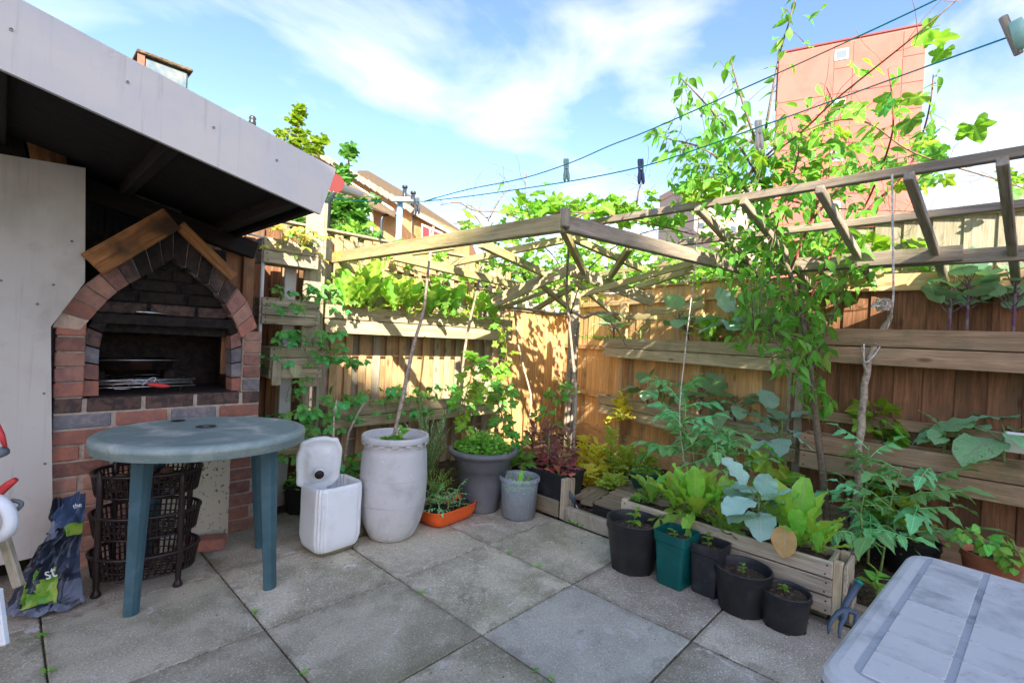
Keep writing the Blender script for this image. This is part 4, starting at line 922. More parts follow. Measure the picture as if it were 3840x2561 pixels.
# rafters from the front beam back to the corner
PB((1262, 995), (1660, 1078), 3.4, 4.3, .06, .04); PB((1480, 962), (1955, 1075), 3.25, 4.3, .06, .04); PB((1800, 912), (2060, 1035), 3.1, 4.2, .06, .04)
PB((2108, 850), (2190, 1020), 2.95, 4.0, .06, .04); PB((1395, 968), (1700, 925), 3.7, 3.5, .05, .04); PB((1640, 1000), (2110, 900), 3.9, 3.4, .05, .04)
PB((2140, 890), (2480, 1040), 3.3, 4.2, .05, .04); PB((2360, 930), (2290, 1035), 3.4, 4.0, .05, .04)
PB((2180, 1050+55), (2670, 965), 4.1, 3.6, .05, .035); PB((2390, 1075), (2600, 1010), 4.3, 3.7, .05, .035)
# low gable truss over the corner
PB((1845, 1135), (2130, 1010), 4.2, 4.0, .10, .03, 'wood_planter', 'truss_leg'); PB((2125, 1005), (2450, 1130), 4.0, 4.2, .10, .03, 'wood_planter', 'truss_leg')
PB((1870, 1160), (2160, 1050), 4.3, 4.4, .04, .03); PB((2030, 1070), (2125, 1150), 4.1, 4.5, .045, .03); PB((2160, 1060), (2330, 1200), 4.1, 4.8, .045, .03); PB((2000, 1165), (2140, 1080), 4.6, 4.2, .045, .03)
# braces on the fence and shelf shelf-bars behind the far planter
PB((2440, 1172), (2640, 1140), 4.2, 3.9, .06, .03); PB((2350, 1190), (2460, 1188), 4.7, 4.4, .05, .04)
# stick rail lashed to the corner post
mb = MB(); mb.tube(smooth_pts([D(1870, 1152, 4.3), D(1980, 1160, 4.4), D(2080, 1178, 4.5), D(2150, 1172, 4.5), D(2190, 1192, 4.4), D(2240, 1172, 4.3), D(2320, 1178, 4.3)], 3), .014, 6); mb.build('lashed_pole', MT['stick'], pg)
# lean-to lattice on the right
def RZ(x): return 1.735+(2.5-x)*.30
xA, xB, xC = 1.78, 2.08, 2.47
beam(V((xA+.10, -.10, RZ(xA)+.02)), V((xA-.02, -4.2, RZ(xA)+.02)), .040, .035, 'wood_beam_grey'); beam(V((xB+.12, -.60, RZ(xB)-.01)), V((xB-.02, -4.2, RZ(xB)-.01)), .036, .032, 'wood_beam_grey')
beam(V((xC+.03, -.92, 1.705)), V((xC+.06, -4.2, 1.705)), .07, .045, 'wood_beam_grey'); beam(V((xC-.03, -1.15, 1.705)), V((xC-.02, -1.93, 1.715)), .075, .03, 'wood_beam_grey', name='splice_board')
for px, py, ex in ((2620, 775, 2860), (2790, 745, 3000), (3075, 718, 3240), (3408, 670, 3490), (3757, 615, 3805)):
    a = onX(px, py, xA); a.z = RZ(xA)-.02; b = V((2.80, a.y-.10, RZ(2.80)-.03))
    beam(a-V((.02, 0, 0)), b, .038, .034, 'wood_beam_grey', 'rafter')
for y in (-2.6, -3.2): beam(V((xA, y, RZ(xA)-.02)), V((2.82, y-.1, RZ(2.8)-.03)), .05, .04, 'wood_beam_grey', 'rafter')
for x, y, z in ((1.77, -3.9, 1.92), (2.49, -3.9, 1.66)): board('post', (x-.03 if x > 2.8 else x, y, .0), (x-.03 if x > 2.8 else x, y, z), .06, .045, MT['wood_beam_grey'], pg, up=(1, 0, 0))
# pale trellis top on the far fence
for k in range(7):
    s = .25+k*.42; q = fa+fd*s+fn*.05; beam(q+V((0, 0, 1.74)), q+fd*.0-fn*.0+V((0, 0, 1.98)), .03, .03, 'wood_yellow', 'trellis_upright', up=fn)
beam(fa+fn*.05+V((0, 0, 1.95)), fb+fn*.05+V((0, 0, 1.95)), .04, .03, 'wood_yellow', 'trellis_rail')
# ================================================================= BACKGROUND
def away(k=1.0): return V((_f.x, _f.y, 0)).normalized()*k
def slabpx(name, px, mt, par, back=V((0, 0, 0)), kind=None):
    """solid from photo-pixel corners (x, y, depth), thickened by the vector back"""
    ps = [D(*p) for p in px]; n = len(ps); mb = MB()
    mb.add(ps+[p+back for p in ps], [tuple(range(n)), tuple(range(n, 2*n))[::-1]]+[(i, i+n, (i+1) % n+n, (i+1) % n) for i in range(n)]); return mb.build(name, MT[mt], par)
tl, tr = ray(2922, 203), ray(3476, 92); TL = CAM+tl*60; TR = CAM+tr*(60*tl.z/tr.z); tu = (TR-TL); tu.z = 0; tW = tu.length; tu.normalize(); tn = V((tu.y, -tu.x, 0)); tn = -tn if tn.dot(V((_f.x, _f.y, 0))) < 0 else tn
tb_ = V((TL.x, TL.y, 0)); zt = TL.z
tw = empty('tower_block', tb_, 'tall salmon pink tower block with a small window behind the plum tree', 'tower block')
M_ = frame(tu, (0, 0, 1), (0, 0, 0)); back = tn
mb = MB(); c = tb_+tu*tW/2+back*8+V((0, 0, zt/2)); mb.box(c, (tW, 16, zt), M_); mb.build('wall', MT['tower_line'], tw)
cols = [0, .405, .535, .86, 1.0]
for r_ in range(13):
    z1 = zt-.25-r_*3.0; z0 = z1-2.92
    if z0 < 0: break
    for a, b in zip(cols, cols[1:]):
        if r_ % 2 == 1 and b-a > .2: continue
        zb = z0-3.0 if (r_ % 2 == 0 and b-a > .2) else z0
        mb = MB(); mb.box(tb_+tu*tW*(a+b)/2-back*.03+V((0, 0, (zb+z1)/2)), (tW*(b-a)-.08, .06, z1-zb), M_); mb.build('panel', MT['tower_pink'], tw)
    if r_ % 2 == 0:
        wc = tb_+tu*tW*.455-back*.08+V((0, 0, z1-1.35)); mb = MB(); mb.box(wc, (1.35, .10, 1.25), M_); wf = mb.build('window', MT['white_paint'], tw)
        mb = MB(); mb.box(wc-back*.05, (1.05, .03, .90), M_); mb.build('pane', MT['glass'], wf)
mb = MB(); mb.box(tb_+tu*tW/2+back*8+V((0, 0, zt+.1)), (tW+.3, 16.3, .2), M_); mb.build('roof_edge', MT['gutter_brown'], tw)
tc_ = empty('tower_block', D(2740, 1000, 95), 'cream tower block with a brown top band lower and left of the pink one', 'tower block')
p0 = D(2612, 662, 95); p1 = D(3000, 640, 100); u_ = (p1-p0); u_.z = 0; wd_ = u_.length; u_.normalize(); M_ = frame(u_, (0, 0, 1), (0, 0, 0)); bk_ = V((-u_.y, u_.x, 0)); bk_ = bk_ if bk_.dot(V((_f.x, _f.y, 0))) > 0 else -bk_
z_ = p0.z; b_ = V((p0.x, p0.y, 0))
mb = MB(); mb.box(b_+u_*wd_/2+bk_*7+V((0, 0, z_/2-.6)), (wd_, 14, z_-1.2), M_); mb.build('wall', MT['tower_cream'], tc_)
mb = MB(); mb.box(b_+u_*wd_/2+bk_*7+V((0, 0, z_-.6)), (wd_+.3, 14.3, 1.25), M_); mb.build('parapet', MT['tower_band'], tc_)
for r_ in range(6):
    for k in range(5):
        mb = MB(); mb.box(b_+u_*(1.6+k*3.6)-bk_*.03+V((0, 0, z_-3.6-r_*3)), (1.2, .08, 1.2), M_); w_ = mb.build('window', MT['window_dark'], tc_)
for k in range(3): mb = MB(); q = b_+u_*(3.4+k*.7)+bk_*3; mb.tube([q+V((0, 0, z_)), q+V((0, 0, z_+2.2))], .06, 5); mb.build('mast', MT['gutter_black'], tc_)
# brick houses over the left fence
hA = empty('brick_house', D(1300, 960, 17), 'sunlit yellow brick house with a long tiled verge above the left fence', 'house')
bk3 = away(7)+V((-3, 3, 0))
slabpx('wall', [(1187, 586, 17), (1545, 802, 17), (1545, 1120, 17), (1010, 1120, 17), (1010, 700, 17)], 'brick_house', hA, bk3)
rf_ = slabpx('roof', [(1176, 566, 16.8), (1552, 792, 16.8), (1556, 804, 16.8), (1180, 582, 16.8)], 'roof_tile_grey', hA, bk3)
for k in range(17):
    t0, t1 = k/17, (k+.94)/17; a = D(1180, 566, 16.7).lerp(D(1550, 788, 16.7), t0); b = D(1180, 566, 16.7).lerp(D(1550, 788, 16.7), t1)
    board('roof_tile', a+V((0, 0, -.02+.02*(k % 2))), b+V((0, 0, -.05)), .12, .20, MT['roof_tile_grey'], hA)
rb = slabpx('roof', [(1340, 640, 17.6), (1380, 640, 20), (1560, 745, 20), (1530, 775, 17.6)], 'roof_tile_brown', hA, V((0, 0, -.25)))
for px, py in ((1517, 735), (1548, 757)):
    q = D(px, py, 17.2); mb = MB(); mb.tube([q-V((0, 0, .3)), q+V((0, 0, .24))], .07, 8); mb.tube([q+V((0, 0, .27)), q+V((0, 0, .36))], .10, 8); mb.build('flue', MT['gutter_black'], hA)
hB = empty('brick_house', D(1400, 960, 14), 'low yellow brick house wing with a white window and blue curtain beside the sycamore', 'house')
slabpx('wall', [(1250, 742, 14), (1330, 742, 14), (1482, 812, 14.6), (1482, 1120, 14.6), (1250, 1120, 14)], 'brick_house', hB, away(5))
slabpx('roof', [(1236, 690, 14.2), (1316, 688, 14.2), (1496, 800, 14.6), (1480, 806, 13.9), (1300, 728, 13.6), (1236, 726, 13.6)], 'roof_tile_brown', hB, V((0, 0, -.06)))
slabpx('bargeboard', [(1312, 680, 14.3), (1474, 782, 14.4), (1468, 806, 14.3), (1322, 708, 14.2)], 'white_paint', hB, away(.3))
slabpx('fascia_board', [(1236, 730, 13.7), (1330, 744, 13.7), (1492, 802, 14.3), (1488, 816, 14.3), (1330, 758, 13.7), (1236, 742, 13.7)], 'white_paint', hB, away(.12))
w_ = slabpx('window', [(1322, 776, 13.6), (1394, 800, 13.9), (1392, 880, 13.9), (1322, 870, 13.6)], 'white_paint', hB, away(.2))
slabpx('pane', [(1327, 784, 13.55), (1354, 793, 13.6), (1354, 872, 13.6), (1327, 868, 13.55)], 'curtain_blue', w_, away(.03)); slabpx('pane', [(1361, 797, 13.65), (1388, 806, 13.8), (1387, 842, 13.8), (1361, 836, 13.65)], 'glass', w_, away(.03)); slabpx('pane', [(1361, 845, 13.65), (1387, 850, 13.8), (1387, 872, 13.8), (1361, 868, 13.65)], 'glass', w_, away(.03))
def pipe(pts, r_, mt, par, name='downpipe', d=None): mb = MB(); mb.tube(smooth_pts([D(*p) for p in pts], 3), r_, 6); return mb.build(name, MT[mt], par)
pipe([(1458, 806, 14.1), (1432, 818, 14), (1430, 900, 14), (1430, 1000, 14)], .045, 'gutter_black', hB)
hC = empty('brick_house', D(1620, 960, 18), 'farther yellow brick house with a red curtained window right of the blue pole', 'house')
slabpx('wall', [(1528, 772, 18), (1760, 888, 21), (1760, 1120, 21), (1528, 1120, 18)], 'brick_house', hC, away(6))
slabpx('roof', [(1430, 680, 20), (1560, 752, 21), (1740, 872, 24), (1690, 874, 20), (1528, 772, 17.6)], 'roof_tile_brown', hC, V((0, 0, -.1)))
slabpx('fascia_board', [(1528, 772, 17.5), (1700, 872, 20), (1700, 884, 20), (1528, 790, 17.5)], 'white_paint', hC, away(.3))
w_ = slabpx('window', [(1580, 838, 17.9), (1660, 872, 19), (1660, 960, 19), (1580, 950, 17.9)], 'white_paint', hC, away(.2))
slabpx('pane', [(1586, 848, 17.85), (1609, 858, 18.2), (1609, 945, 18.2), (1586, 940, 17.85)], 'red_paint', w_, away(.03)); slabpx('pane', [(1615, 860, 18.25), (1654, 878, 18.9), (1654, 950, 18.9), (1615, 946, 18.25)], 'red_paint', w_, away(.03))
pipe([(1560, 806, 17.4), (1545, 822, 17.5), (1544, 900, 17.5), (1544, 1000, 17.5)], .05, 'gutter_black', hC)
bp = empty('blue_pole', D(1500, 960, 8), 'pale blue pole with a white box on top in front of the brick houses', 'pole')
mb = MB(); q = D(1500, 770, 8); mb.tube([V((q.x, q.y, 0)), q+V((0, 0, .04))], .048, 12); mb.build('pole', MT['blue_pole'], bp)
mb = MB(); q = D(1512, 750, 7.9); mb.box(q, (.26, .12, .07), frame(_r0, (0, 0, 1), (0, 0, 0)), bev=.01); mb.build('lamp_box', MT['white_paint'], bp)
# gutter at the shelter's right end
gt = empty('gutter', D(1255, 690, 3.4), 'half round gutter with a red brown end cap beyond the shelter roof', 'gutter')
a = D(1256, 688, 3.6); b = D(1345, 722, 5.2); mb = MB(); d_ = (b-a).normalized(); vs = []
for p in (a, b):
    for k in range(9):
        an = math.pi*(1+k/8); s_ = d_.cross(V((0, 0, 1))).normalized(); vs.append(p+s_*.06*math.cos(an)+V((0, 0, .06*math.sin(an))))
mb.add(vs, [(k, k+9, k+10, k+1) for k in range(8)]); mb.build('trough', MT['gutter_black'], gt)
mb = MB(); mb.tube([a-d_*.02, a], .068, 20, smooth=False); mb.build('end_cap', MT['gutter_brown'], gt)
q = D(1236, 700, 3.66); mb = MB(); mb.tube([a+V((0, 0, -.06)), q+V((0, 0, -.12)), V((q.x, q.y, 0))], .02, 8); mb.build('downpipe', MT['gutter_black'], gt)
ck = empty('vent_cowl', D(945, 465, 3.3), 'small grey vent cowl poking above the white fascia', 'cowl'); mb = MB(); q = D(946, 470, 3.3); mb.lathe(q-V((0, 0, .25)), [(.012, 0), (.012, .24), (.022, .25), (.024, .27), (.018, .285), (.024, .295), (.016, .31), (0, .315)], 14); mb.build('cowl', MT['gutter_black'], ck)
# unseen block added behind the camera, placed and sized to shade the patio
hs = empty('house', (-11, -11.5, 0), 'unseen tall flat roofed brick block added to shade the patio', 'shade block')
e_ = V((.676, -.737, 0)); bn = V((-.737, -.676, 0)); E0 = V((CAM.x, CAM.y, 0))+bn*14; M_ = frame(e_, (0, 0, 1), (0, 0, 0)); HT = 12.9
mb = MB(); mb.box(E0+e_*4.2+bn*4.0+V((0, 0, HT/2-.1)), (9.6, 8, HT-.2), M_); mb.build('wall', MT['brick_house'], hs)
mb = MB(); mb.box(E0+e_*4.2+bn*4.0+V((0, 0, HT-.1)), (9.8, 8.2, .2), M_); mb.build('roof', MT['roof_tile_grey'], hs)
for k in range(4):
    for f_ in range(4):
        c = E0+e_*(.7+2.3*k)-bn*.03+V((0, 0, 1.6+f_*3)); mb = MB(); mb.box(c, (1.3, .08, 1.2), M_); w_ = mb.build('window', MT['white_paint'], hs); mb = MB(); mb.box(c-bn*.05, (1.15, .03, 1.05), M_); mb.build('pane', MT['window_dark'], w_)

# ================================================================= THINGS ON THE PAVING
# --- green oval table
tb = empty('garden_table', (-.08, .58, 0), 'round weathered green plastic table standing in front of the brick barbecue', 'table'); TC = V((-.085, .565, 0)); zt_ = .705
mb = MB(); ra, rb_ = .42, .37
prof = [(.0, zt_-.004), (.86, zt_-.004), (.90, zt_-.002), (.915, zt_+.001), (.93, zt_), (.975, zt_-.003), (.99, zt_-.008), (.998, zt_-.02), (1.0, zt_-.03), (.992, zt_-.032), (.992, zt_-.058), (.985, zt_-.060), (.975, zt_-.058), (.97, zt_-.03), (0, zt_-.028)]
mb.lathe(TC, [(r_*ra, z) for r_, z in prof], 64, sx=1, sy=.885, rot=R(-14)); mb.build('table_top', MT['plastic_table'], tb)
q = G(668, 1575, zt_); mb = MB(); mb.disc((q.x, q.y, zt_-.002), .032, 20); mb.build('umbrella_hole', MT['screw'], tb)
q = G(773, 1597, zt_)
for rr in (.040, .030, .020):
    mb = MB(); n = 26
    vs = [(q.x+(rr+dx)*math.cos(6.283*i/n), q.y+(rr+dx)*math.sin(6.283*i/n), zt_-.0015) for dx in (-.003, .003) for i in range(n)]
    mb.add(vs, [(i, (i+1) % n, n+(i+1) % n, n+i) for i in range(n)]); mb.build('moulded_ring', MT['screw'], tb)
for (fx, fy), (tx, ty) in (((-.355, .452), (-.335, .47)), ((.125, .305), (.10, .33)), ((.245, .77), (.19, .73)), ((-.235, .905), (-.20, .87))):
    mb = MB(); n = 10; vs = []
    for (x, y, z, s_) in ((fx, fy, 0, .024), (fx, fy, .02, .025), (tx*.3+fx*.7, ty*.3+fy*.7, .2, .027), (tx, ty, zt_-.03, .036)):
        for k in range(n):
            a = 6.283*k/n+.3; r_ = s_*(1.0 if k % 2 else .93); vs.append((x+r_*math.cos(a)*1.15, y+r_*math.sin(a)*.9, z))
    mb.add(vs, [(i*n+j, i*n+(j+1) % n, (i+1)*n+(j+1) % n, (i+1)*n+j) for i in range(3) for j in range(n)]+[tuple(range(n))[::-1]]); mb.build('leg', MT['plastic_leg'], tb)
# --- vegetable rack
rk = empty('vegetable_rack', (-.27, .75, 0), 'brown plastic three tier vegetable rack under the green table', 'rack'); RC = V((-.265, .735, 0)); ru = V((.925, -.38, 0)); rv = V((.38, .925, 0))
def rp(a, sa=.205, sb=.145, z=0): return RC+ru*sa*math.cos(a)+rv*sb*math.sin(a)+V((0, 0, z))
for zt2 in (.16, .335, .515):
    tr_ = empty('basket', RC+V((0, 0, zt2)), None); tr_.parent = rk; tr_.location = V((0, 0, zt2)); tr_['label'] = 'lattice basket'; del tr_['label']
    n = 56; mb = MB(); mb.tube([rp(6.283*i/n, z=zt2) for i in range(n+1)], .0085, 6, cap=False); mb.tube([rp(6.283*i/n, .19, .13, zt2-.095) for i in range(n+1)], .005, 5, cap=False)
    for q in (.03, .06): mb.tube([rp(6.283*i/n, .20-q*.08, .14-q*.08, zt2-q) for i in range(n+1)], .003, 4, cap=False)
    for i in range(n): mb.tube([rp(6.283*i/n, z=zt2), rp(6.283*i/n, .19,   .13, zt2-.095)], .0042, 4, cap=False)
    for i in range(13):
        t = -.18+.03*i; h = .13*math.sqrt(max(0, 1-(t/.19)**2)); mb.tube([RC+ru*t-rv*h+V((0, 0, zt2-.095)), RC+ru*t+rv*h+V((0, 0, zt2-.095))], .0035, 4)
    for i in range(9):
        t = -.12+.03*i; h = .19*math.sqrt(max(0, 1-(t/.13)**2)); mb.tube([RC+rv*t-ru*h+V((0, 0, zt2-.096)), RC+rv*t+ru*h+V((0, 0, zt2-.096))], .0035, 4)
    mb.build('lattice', MT['plastic_brown'], tr_)
for a in (-.75, -2.4, .75, 2.4):
    p = rp(a, .20, .145); mb = MB(); mb.lathe((p.x, p.y, 0), [(.0, 0), (.018, 0), (.02, .008), (.016, .02), (.011, .03), (.0125, .05)]+[(.0125, z) for z in (.10, .28, .46)]+[(.0125, .53), (.0, .535)], 12); mb.build('leg', MT['plastic_brown'], rk)
b = MB()
for i in range(26):
    a, r_ = rnd(0, 6.28), math.sqrt(random.random())*.85; p = rp(a, .18*r_, .12*r_, .515-.065+rnd(0, .035)); s_ = rnd(.018, .028); b.lathe(p-V((0, 0, s_*.8)), [(0, 0), (s_*.8, s_*.35), (s_, s_*.9), (s_*.7, s_*1.5), (0, s_*1.75)], 8, 1.3, .9, rot=rnd(0, 3))
tag(b.build('potato_heap', MT['potato'], kind='stuff'), 'small heap of old potatoes in the top basket of the brown rack', 'potatoes')
# --- jerrycan with its top cut and folded up
jc = empty('jerrycan', (.52, .53, 0), 'white plastic jerrycan with its top cut open and folded up as a lid', 'jerrycan'); JC = V((.515, .525, 0))
def squ(a, e=.28, c=.105):
    x, y = math.cos(a), math.sin(a); x_ = math.copysign(abs(x)**e, x); y_ = math.copysign(abs(y)**e, y); return x_, y_
def sqlathe(mb, c, prof, n=48, e=.3, sx=1, sy=1, rot=0, ribs=0, smooth=True):
    vs = []
    for r_, z in prof:
        for j in range(n):
            a = 6.283*j/n; x, y = squ(a, e); rb3 = 1-ribs*(.5+.5*math.cos(a*16)) if ribs and .04 < z < 9 else 1
            if ribs: rb3 = 1-ribs*max(0, math.cos((a % 1.5708-.7854)*19))*1.0*(abs(a % 1.5708-.7854) < .5)*(1 if .03 < z < .35 else .3)
            x *= r_*sx*rb3; y *= r_*sy*rb3; vs.append(V(c)+V((x*math.cos(rot)-y*math.sin(rot), x*math.sin(rot)+y*math.cos(rot), z)))
    mb.add(vs, [(i*n+j, i*n+(j+1) % n, (i+1)*n+(j+1) % n, (i+1)*n+j) for i in range(len(prof)-1) for j in range(n)], smooth=smooth)
mb = MB(); sqlathe(mb, JC, [(0, .004), (.085, .002), (.102, .012), (.118, .04), (.127, .08), (.1275, .14), (.127, .20), (.1275, .27), (.1275, .34), (.122, .365), (.119, .366), (.1235, .34), (.123, .08), (.10, .02), (0, .015)], 96, .36, 1.05, .92, rot=.05, ribs=.065); jb = mb.build('body', MT['plastic_white'], jc)
mb = MB(); sqlathe(mb, JC, [(.0855, .002), (.1025, .011), (.1150, .030)], 96, .36, 1.05, .92, rot=.05, ribs=.065); mb.build('dirty_base', MT['plastic_dirty'], jc)
ld = empty('lid', (0, 0, 0)); ld.parent = jc; ld.location = (0, 0, 0); 
bpy.data.objects.remove(ld)
# lid: rounded octagon plate with a raised rim, standing on the left rear edge
lc = D(1197, 1738, 2.62); lx = V((.93, -.36, 0)).normalized(); lz = V((-.08, -.12, 1)).normalized(); lx = (lx+V((0, 0, .10))).normalized(); ly = lz.cross(lx).normalized()
Ml = Matrix(((lx.x, ly.x, lz.x), (lx.y, ly.y, lz.y), (lx.z, ly.z, lz.z)))
mb = MB(); n = 72; vs = []; prof = [(0, -.018), (.35, -.020), (.55, -.017), (.62, -.006), (.86, -.004), (.93, -.010), (1.0, .004), (1.0, .018), (.96, .02), (.9, .004), (.3, -.006), (0, -.006)]
for r_, o_ in prof:
    for j in range(n):
        a = 6.283*j/n; x, y = squ(a, .55); w_ = 1+.025*math.sin(9*a)+.02*math.sin(4*a); vs.append(lc+Ml@V((x*r_*.115*w_, o_, y*r_*.145*w_)))
mb.add(vs, [(i*n+j, i*n+(j+1) % n, (i+1)*n+(j+1) % n, (i+1)*n+j) for i in range(len(prof)-1) for j in range(n)], smooth=True); lo_ = mb.build('lid', MT['plastic_white'], jc)
hc = D(1197, 1776, 2.57); mb = MB(); yv = Ml@V((0, 1, 0))
mb.tube([hc-yv*.012, hc+yv*.022], .024, 18, cap=False); mb.build('filler_neck', MT['plastic_white'], jc)
mb = MB(); mb.tube([hc-yv*.014, hc-yv*.010], .0235, 18); mb.build('filler_hole', MT['screw'], jc)
mb = MB(); p = D(1190, 1835, 2.60); mb.box(p, (.10, .012, .07), frame(lx, lz, (0, 0, 0))); mb.build('hinge_strip', MT['plastic_white'], jc)
# --- grey barrel
ba = empty('barrel', (.87, .47, 0), 'big pale grey plastic barrel with its top cut off, mint growing inside', 'barrel'); BC = V((.868, .468, 0)); rB = .193
def dent(a, z): return 1-.03*math.exp(-((z-.44)/.05)**2)*math.exp(-((a-4.25)/.35)**2)-.02*math.exp(-((z-.10-.05*math.cos(a-4))/.02)**2)
mb = MB(); mb.lathe(BC, [(0, .01), (.115, .0), (.13, .01), (.145, .04), (.168, .09), (.183, .15), (.1905, .22), (.1912, .226), (.1935, .30), (.1935, .36), (.1925, .366), (.191, .42), (.186, .49), (.183, .505), (.178, .515), (.1765, .535), (.1765, .585), (.172, .587), (.1715, .50), (.185, .36), (.182, .20), (.13, .05), (0, .04)], 72, dent=dent); mb.build('body', MT['plastic_barrel'], ba)
mb = MB(); mb.lathe(BC, [(.176, .560), (.1905, .560), (.194, .566), (.194, .590), (.189, .597), (.178, .597), (.174, .590), (.174, .565)], 72); mb.build('rim', MT['plastic_barrel'], ba)
for zs, rs_ in ((.362, .1936), (.215, .1905), (.53, .1775)):
    mb = MB(); n = 64; mb.tube([BC+V((rs_*math.cos(6.2832*i/n), rs_*math.sin(6.2832*i/n), zs)) for i in range(n+1)], .0018, 5, cap=False); mb.build('moulding_seam', MT['plastic_barrel'], ba)
for k in range(16):
    a = 6.283*k/16+.2; p = BC+V((.1885*math.cos(a), .1905*math.sin(a), .556)); mb = MB(); mb.box(p, (.010, .034, .010), Matrix.Rotation(a, 4, 'Z'), bev=.002); mb.build('rim_lug', MT['plastic_barrel'], ba)
mb = MB(); mb.disc(BC+V((0, 0, .535)), .172, 30, bump=.008, rings=5); mb.build('soil', MT['soil'], ba)
mb = MB(); q = BC+V((.193*math.cos(-.55), .193*math.sin(-.55), .215)); mb.tube([q, q+V((.004, -.002, 0))], .008, 10); mb.build('bung_hole', MT['screw'], ba)
# --- orange tray of seedlings
ot = empty('seedling_tray', (1.27, .45, 0), 'bright orange plastic tub of small pots and pepper seedlings beside the barrel', 'tray'); OC = V((1.275, .455, 0))
mb = MB(); sqlathe(mb, OC, [(0, .006), (.09, .002), (.105, .012), (.118, .05), (.122, .095), (.125, .10), (.123, .103), (.118, .098), (.112, .05), (.098, .02), (0, .016)], 72, .5, 1.62, 1.0, rot=.10); mb.build('tub', MT['plastic_orange'], ot)
for i, (dx, dy, mt) in enumerate(((-.12, .03, 'plastic_black'), (-.12, -.055, 'plastic_black'), (-.035, .04, 'plastic_black'), (-.035, -.045, 'plastic_black'), (.05, .03, 'terracotta'), (.055, -.05, 'plastic_black'), (.13, .0, 'plastic_black'))):
    c = OC+V((dx, dy, .02)); t = empty('small_pot', c, 'small %s seedling pot in the orange tub, %s' % ('terracotta' if mt == 'terracotta' else 'black', ['back left', 'front left', 'back and left of the middle', 'front and left of the middle', 'brown rim beside the grey planter', 'front and right of the middle', 'at the right end'][i]), 'plant pot', 'small pots in the orange tub')
    mb = MB(); mb.lathe(c, [(0, 0), (.028, 0), (.036, .066), (.039, .066), (.039, .075), (.035, .075), (.033, .06), (0, .058)], 20); mb.build('pot', MT[mt], t); mb = MB(); mb.disc(c+V((0, 0, .060)), .033, 12, bump=.002, rings=2); mb.build('soil', MT['soil'], t)
# --- big grey round planter
def roundpot(c, r0, r1, h, label, mt='plastic_black', rim=.012, group=None, soilz=.03, name='plant_pot', lip=.03, foot=0, holes=True):
    t = empty(name, c, label, 'plant pot', group); c = V(c); mb = MB()
    pr = [(0, .004), (r0*.93, 0), (r0, .004)]+([(r0+.003, foot), (r0-.006, foot+.004)] if foot else [])+[(r0+(r1-r0)*.84, h-lip-.004), (r0+(r1-r0)*.84+rim*.5, h-lip), (r1-rim*.25, h-.006), (r1, h-.004), (r1, h), (r1-rim*.5, h+.001), (r1-rim*.7, h-.004), (r1-rim, h-lip), (r0-.004, .02), (0, .015)]
    mb.lathe(c, pr, 48); b = mb.build('pot', MT[mt], t); mb = MB(); rs_ = r1-rim-(r1-r0)*soilz/h; mb.disc(c+V((0, 0, h-soilz)), rs_-.001, 26, bump=.004, rings=5); mb.build('soil', MT['soil'], t)
    if holes:
        for k in range(6):
            a = 6.283*k/6+.4; mb = MB(); mb.box(c+V(((r0-.001)*math.cos(a), (r0-.001)*math.sin(a), .006)), (.005, .02, .010), Matrix.Rotation(a, 4, 'Z')); mb.build('drain_hole', MT['screw'], t)
    return t
gp = empty('plant_pot', (1.62, .44, 0), 'large grey round planter with a wide rolled rim, full of parsley', 'plant pot'); GC = V((1.585, .465, 0))
mb = MB(); mb.lathe(GC, [(0, .0), (.125, .0), (.130, .012), (.132, .03), (.142, .09), (.160, .20), (.178, .285), (.190, .29), (.194, .35), (.228, .382), (.242, .39), (.248, .402), (.242, .418), (.226, .424), (.212, .418), (.202, .40), (.188, .37), (.14, .1), (0, .05)], 56); mb.build('pot', MT['plastic_grey'], gp)
mb = MB(); mb.disc(GC+V((0, 0, .385)), .192, 26, bump=.006, rings=4); mb.build('soil', MT['soil'], gp)
# --- see-through bucket
bu = empty('bucket', (1.69, .2, 0), 'cloudy see through plastic bucket of soil with a chard seedling', 'bucket'); UC = V((1.68, .195, 0))
mb = MB(); mb.lathe(UC, [(0, .004), (.106, .002), (.114, .01), (.125, .23), (.126, .242), (.135, .244), (.135, .268), (.130, .274), (.127, .272), (.123, .245), (.112, .014), (0, .010)], 48); mb.build('body', MT['bucket_clear'], bu)
mb = MB(); mb.lathe(UC, [(0, .012), (.1095, .013), (.118, .165), (.112, .170), (0, .168)], 40, dent=lambda a, z: 1); mb.build('soil', MT['soil'], bu)
mb = MB()
for k in range(44): a = 6.283*k/44; mb.box(UC+V((.1352*math.cos(a), .1352*math.sin(a), .256)), (.002, .003, .018), Matrix.Rotation(a, 4, 'Z'))
mb.build('rim_ribs', MT['bucket_clear'], bu, kind='stuff')
# --- black trough on a timber stand
tg = empty('trough', (2.05, .22, .1), 'long black plastic trough of red lettuce raised on a timber stand', 'trough')
x0, x1, y0, y1 = 1.865, 2.16, -.012, .50; ztp = .285; mb = MB()
def ringbox(x0, x1, y0, y1, z): return [(x0, y0, z), (x1, y0, z), (x1, y1, z), (x0, y1, z)]
vs = ringbox(x0+.025, x1-.025, y0+.025, y1-.025, .10)+ringbox(x0+.008, x1-.008, y0+.008, y1-.008, ztp-.018)+ringbox(x0, x1, y0, y1, ztp-.018)+ringbox(x0, x1, y0, y1, ztp)+ringbox(x0+.014, x1-.014, y0+.014, y1-.014, ztp)+ringbox(x0+.014, x1-.014, y0+.014, y1-.014, ztp-.04)
mb.add(vs, [(3, 2, 1, 0)]+[(r_*4+i, r_*4+(i+1) % 4, r_*4+4+(i+1) % 4, r_*4+4+i) for r_ in range(5) for i in range(4)]); mb.build('trough_body', MT['plastic_black'], tg)
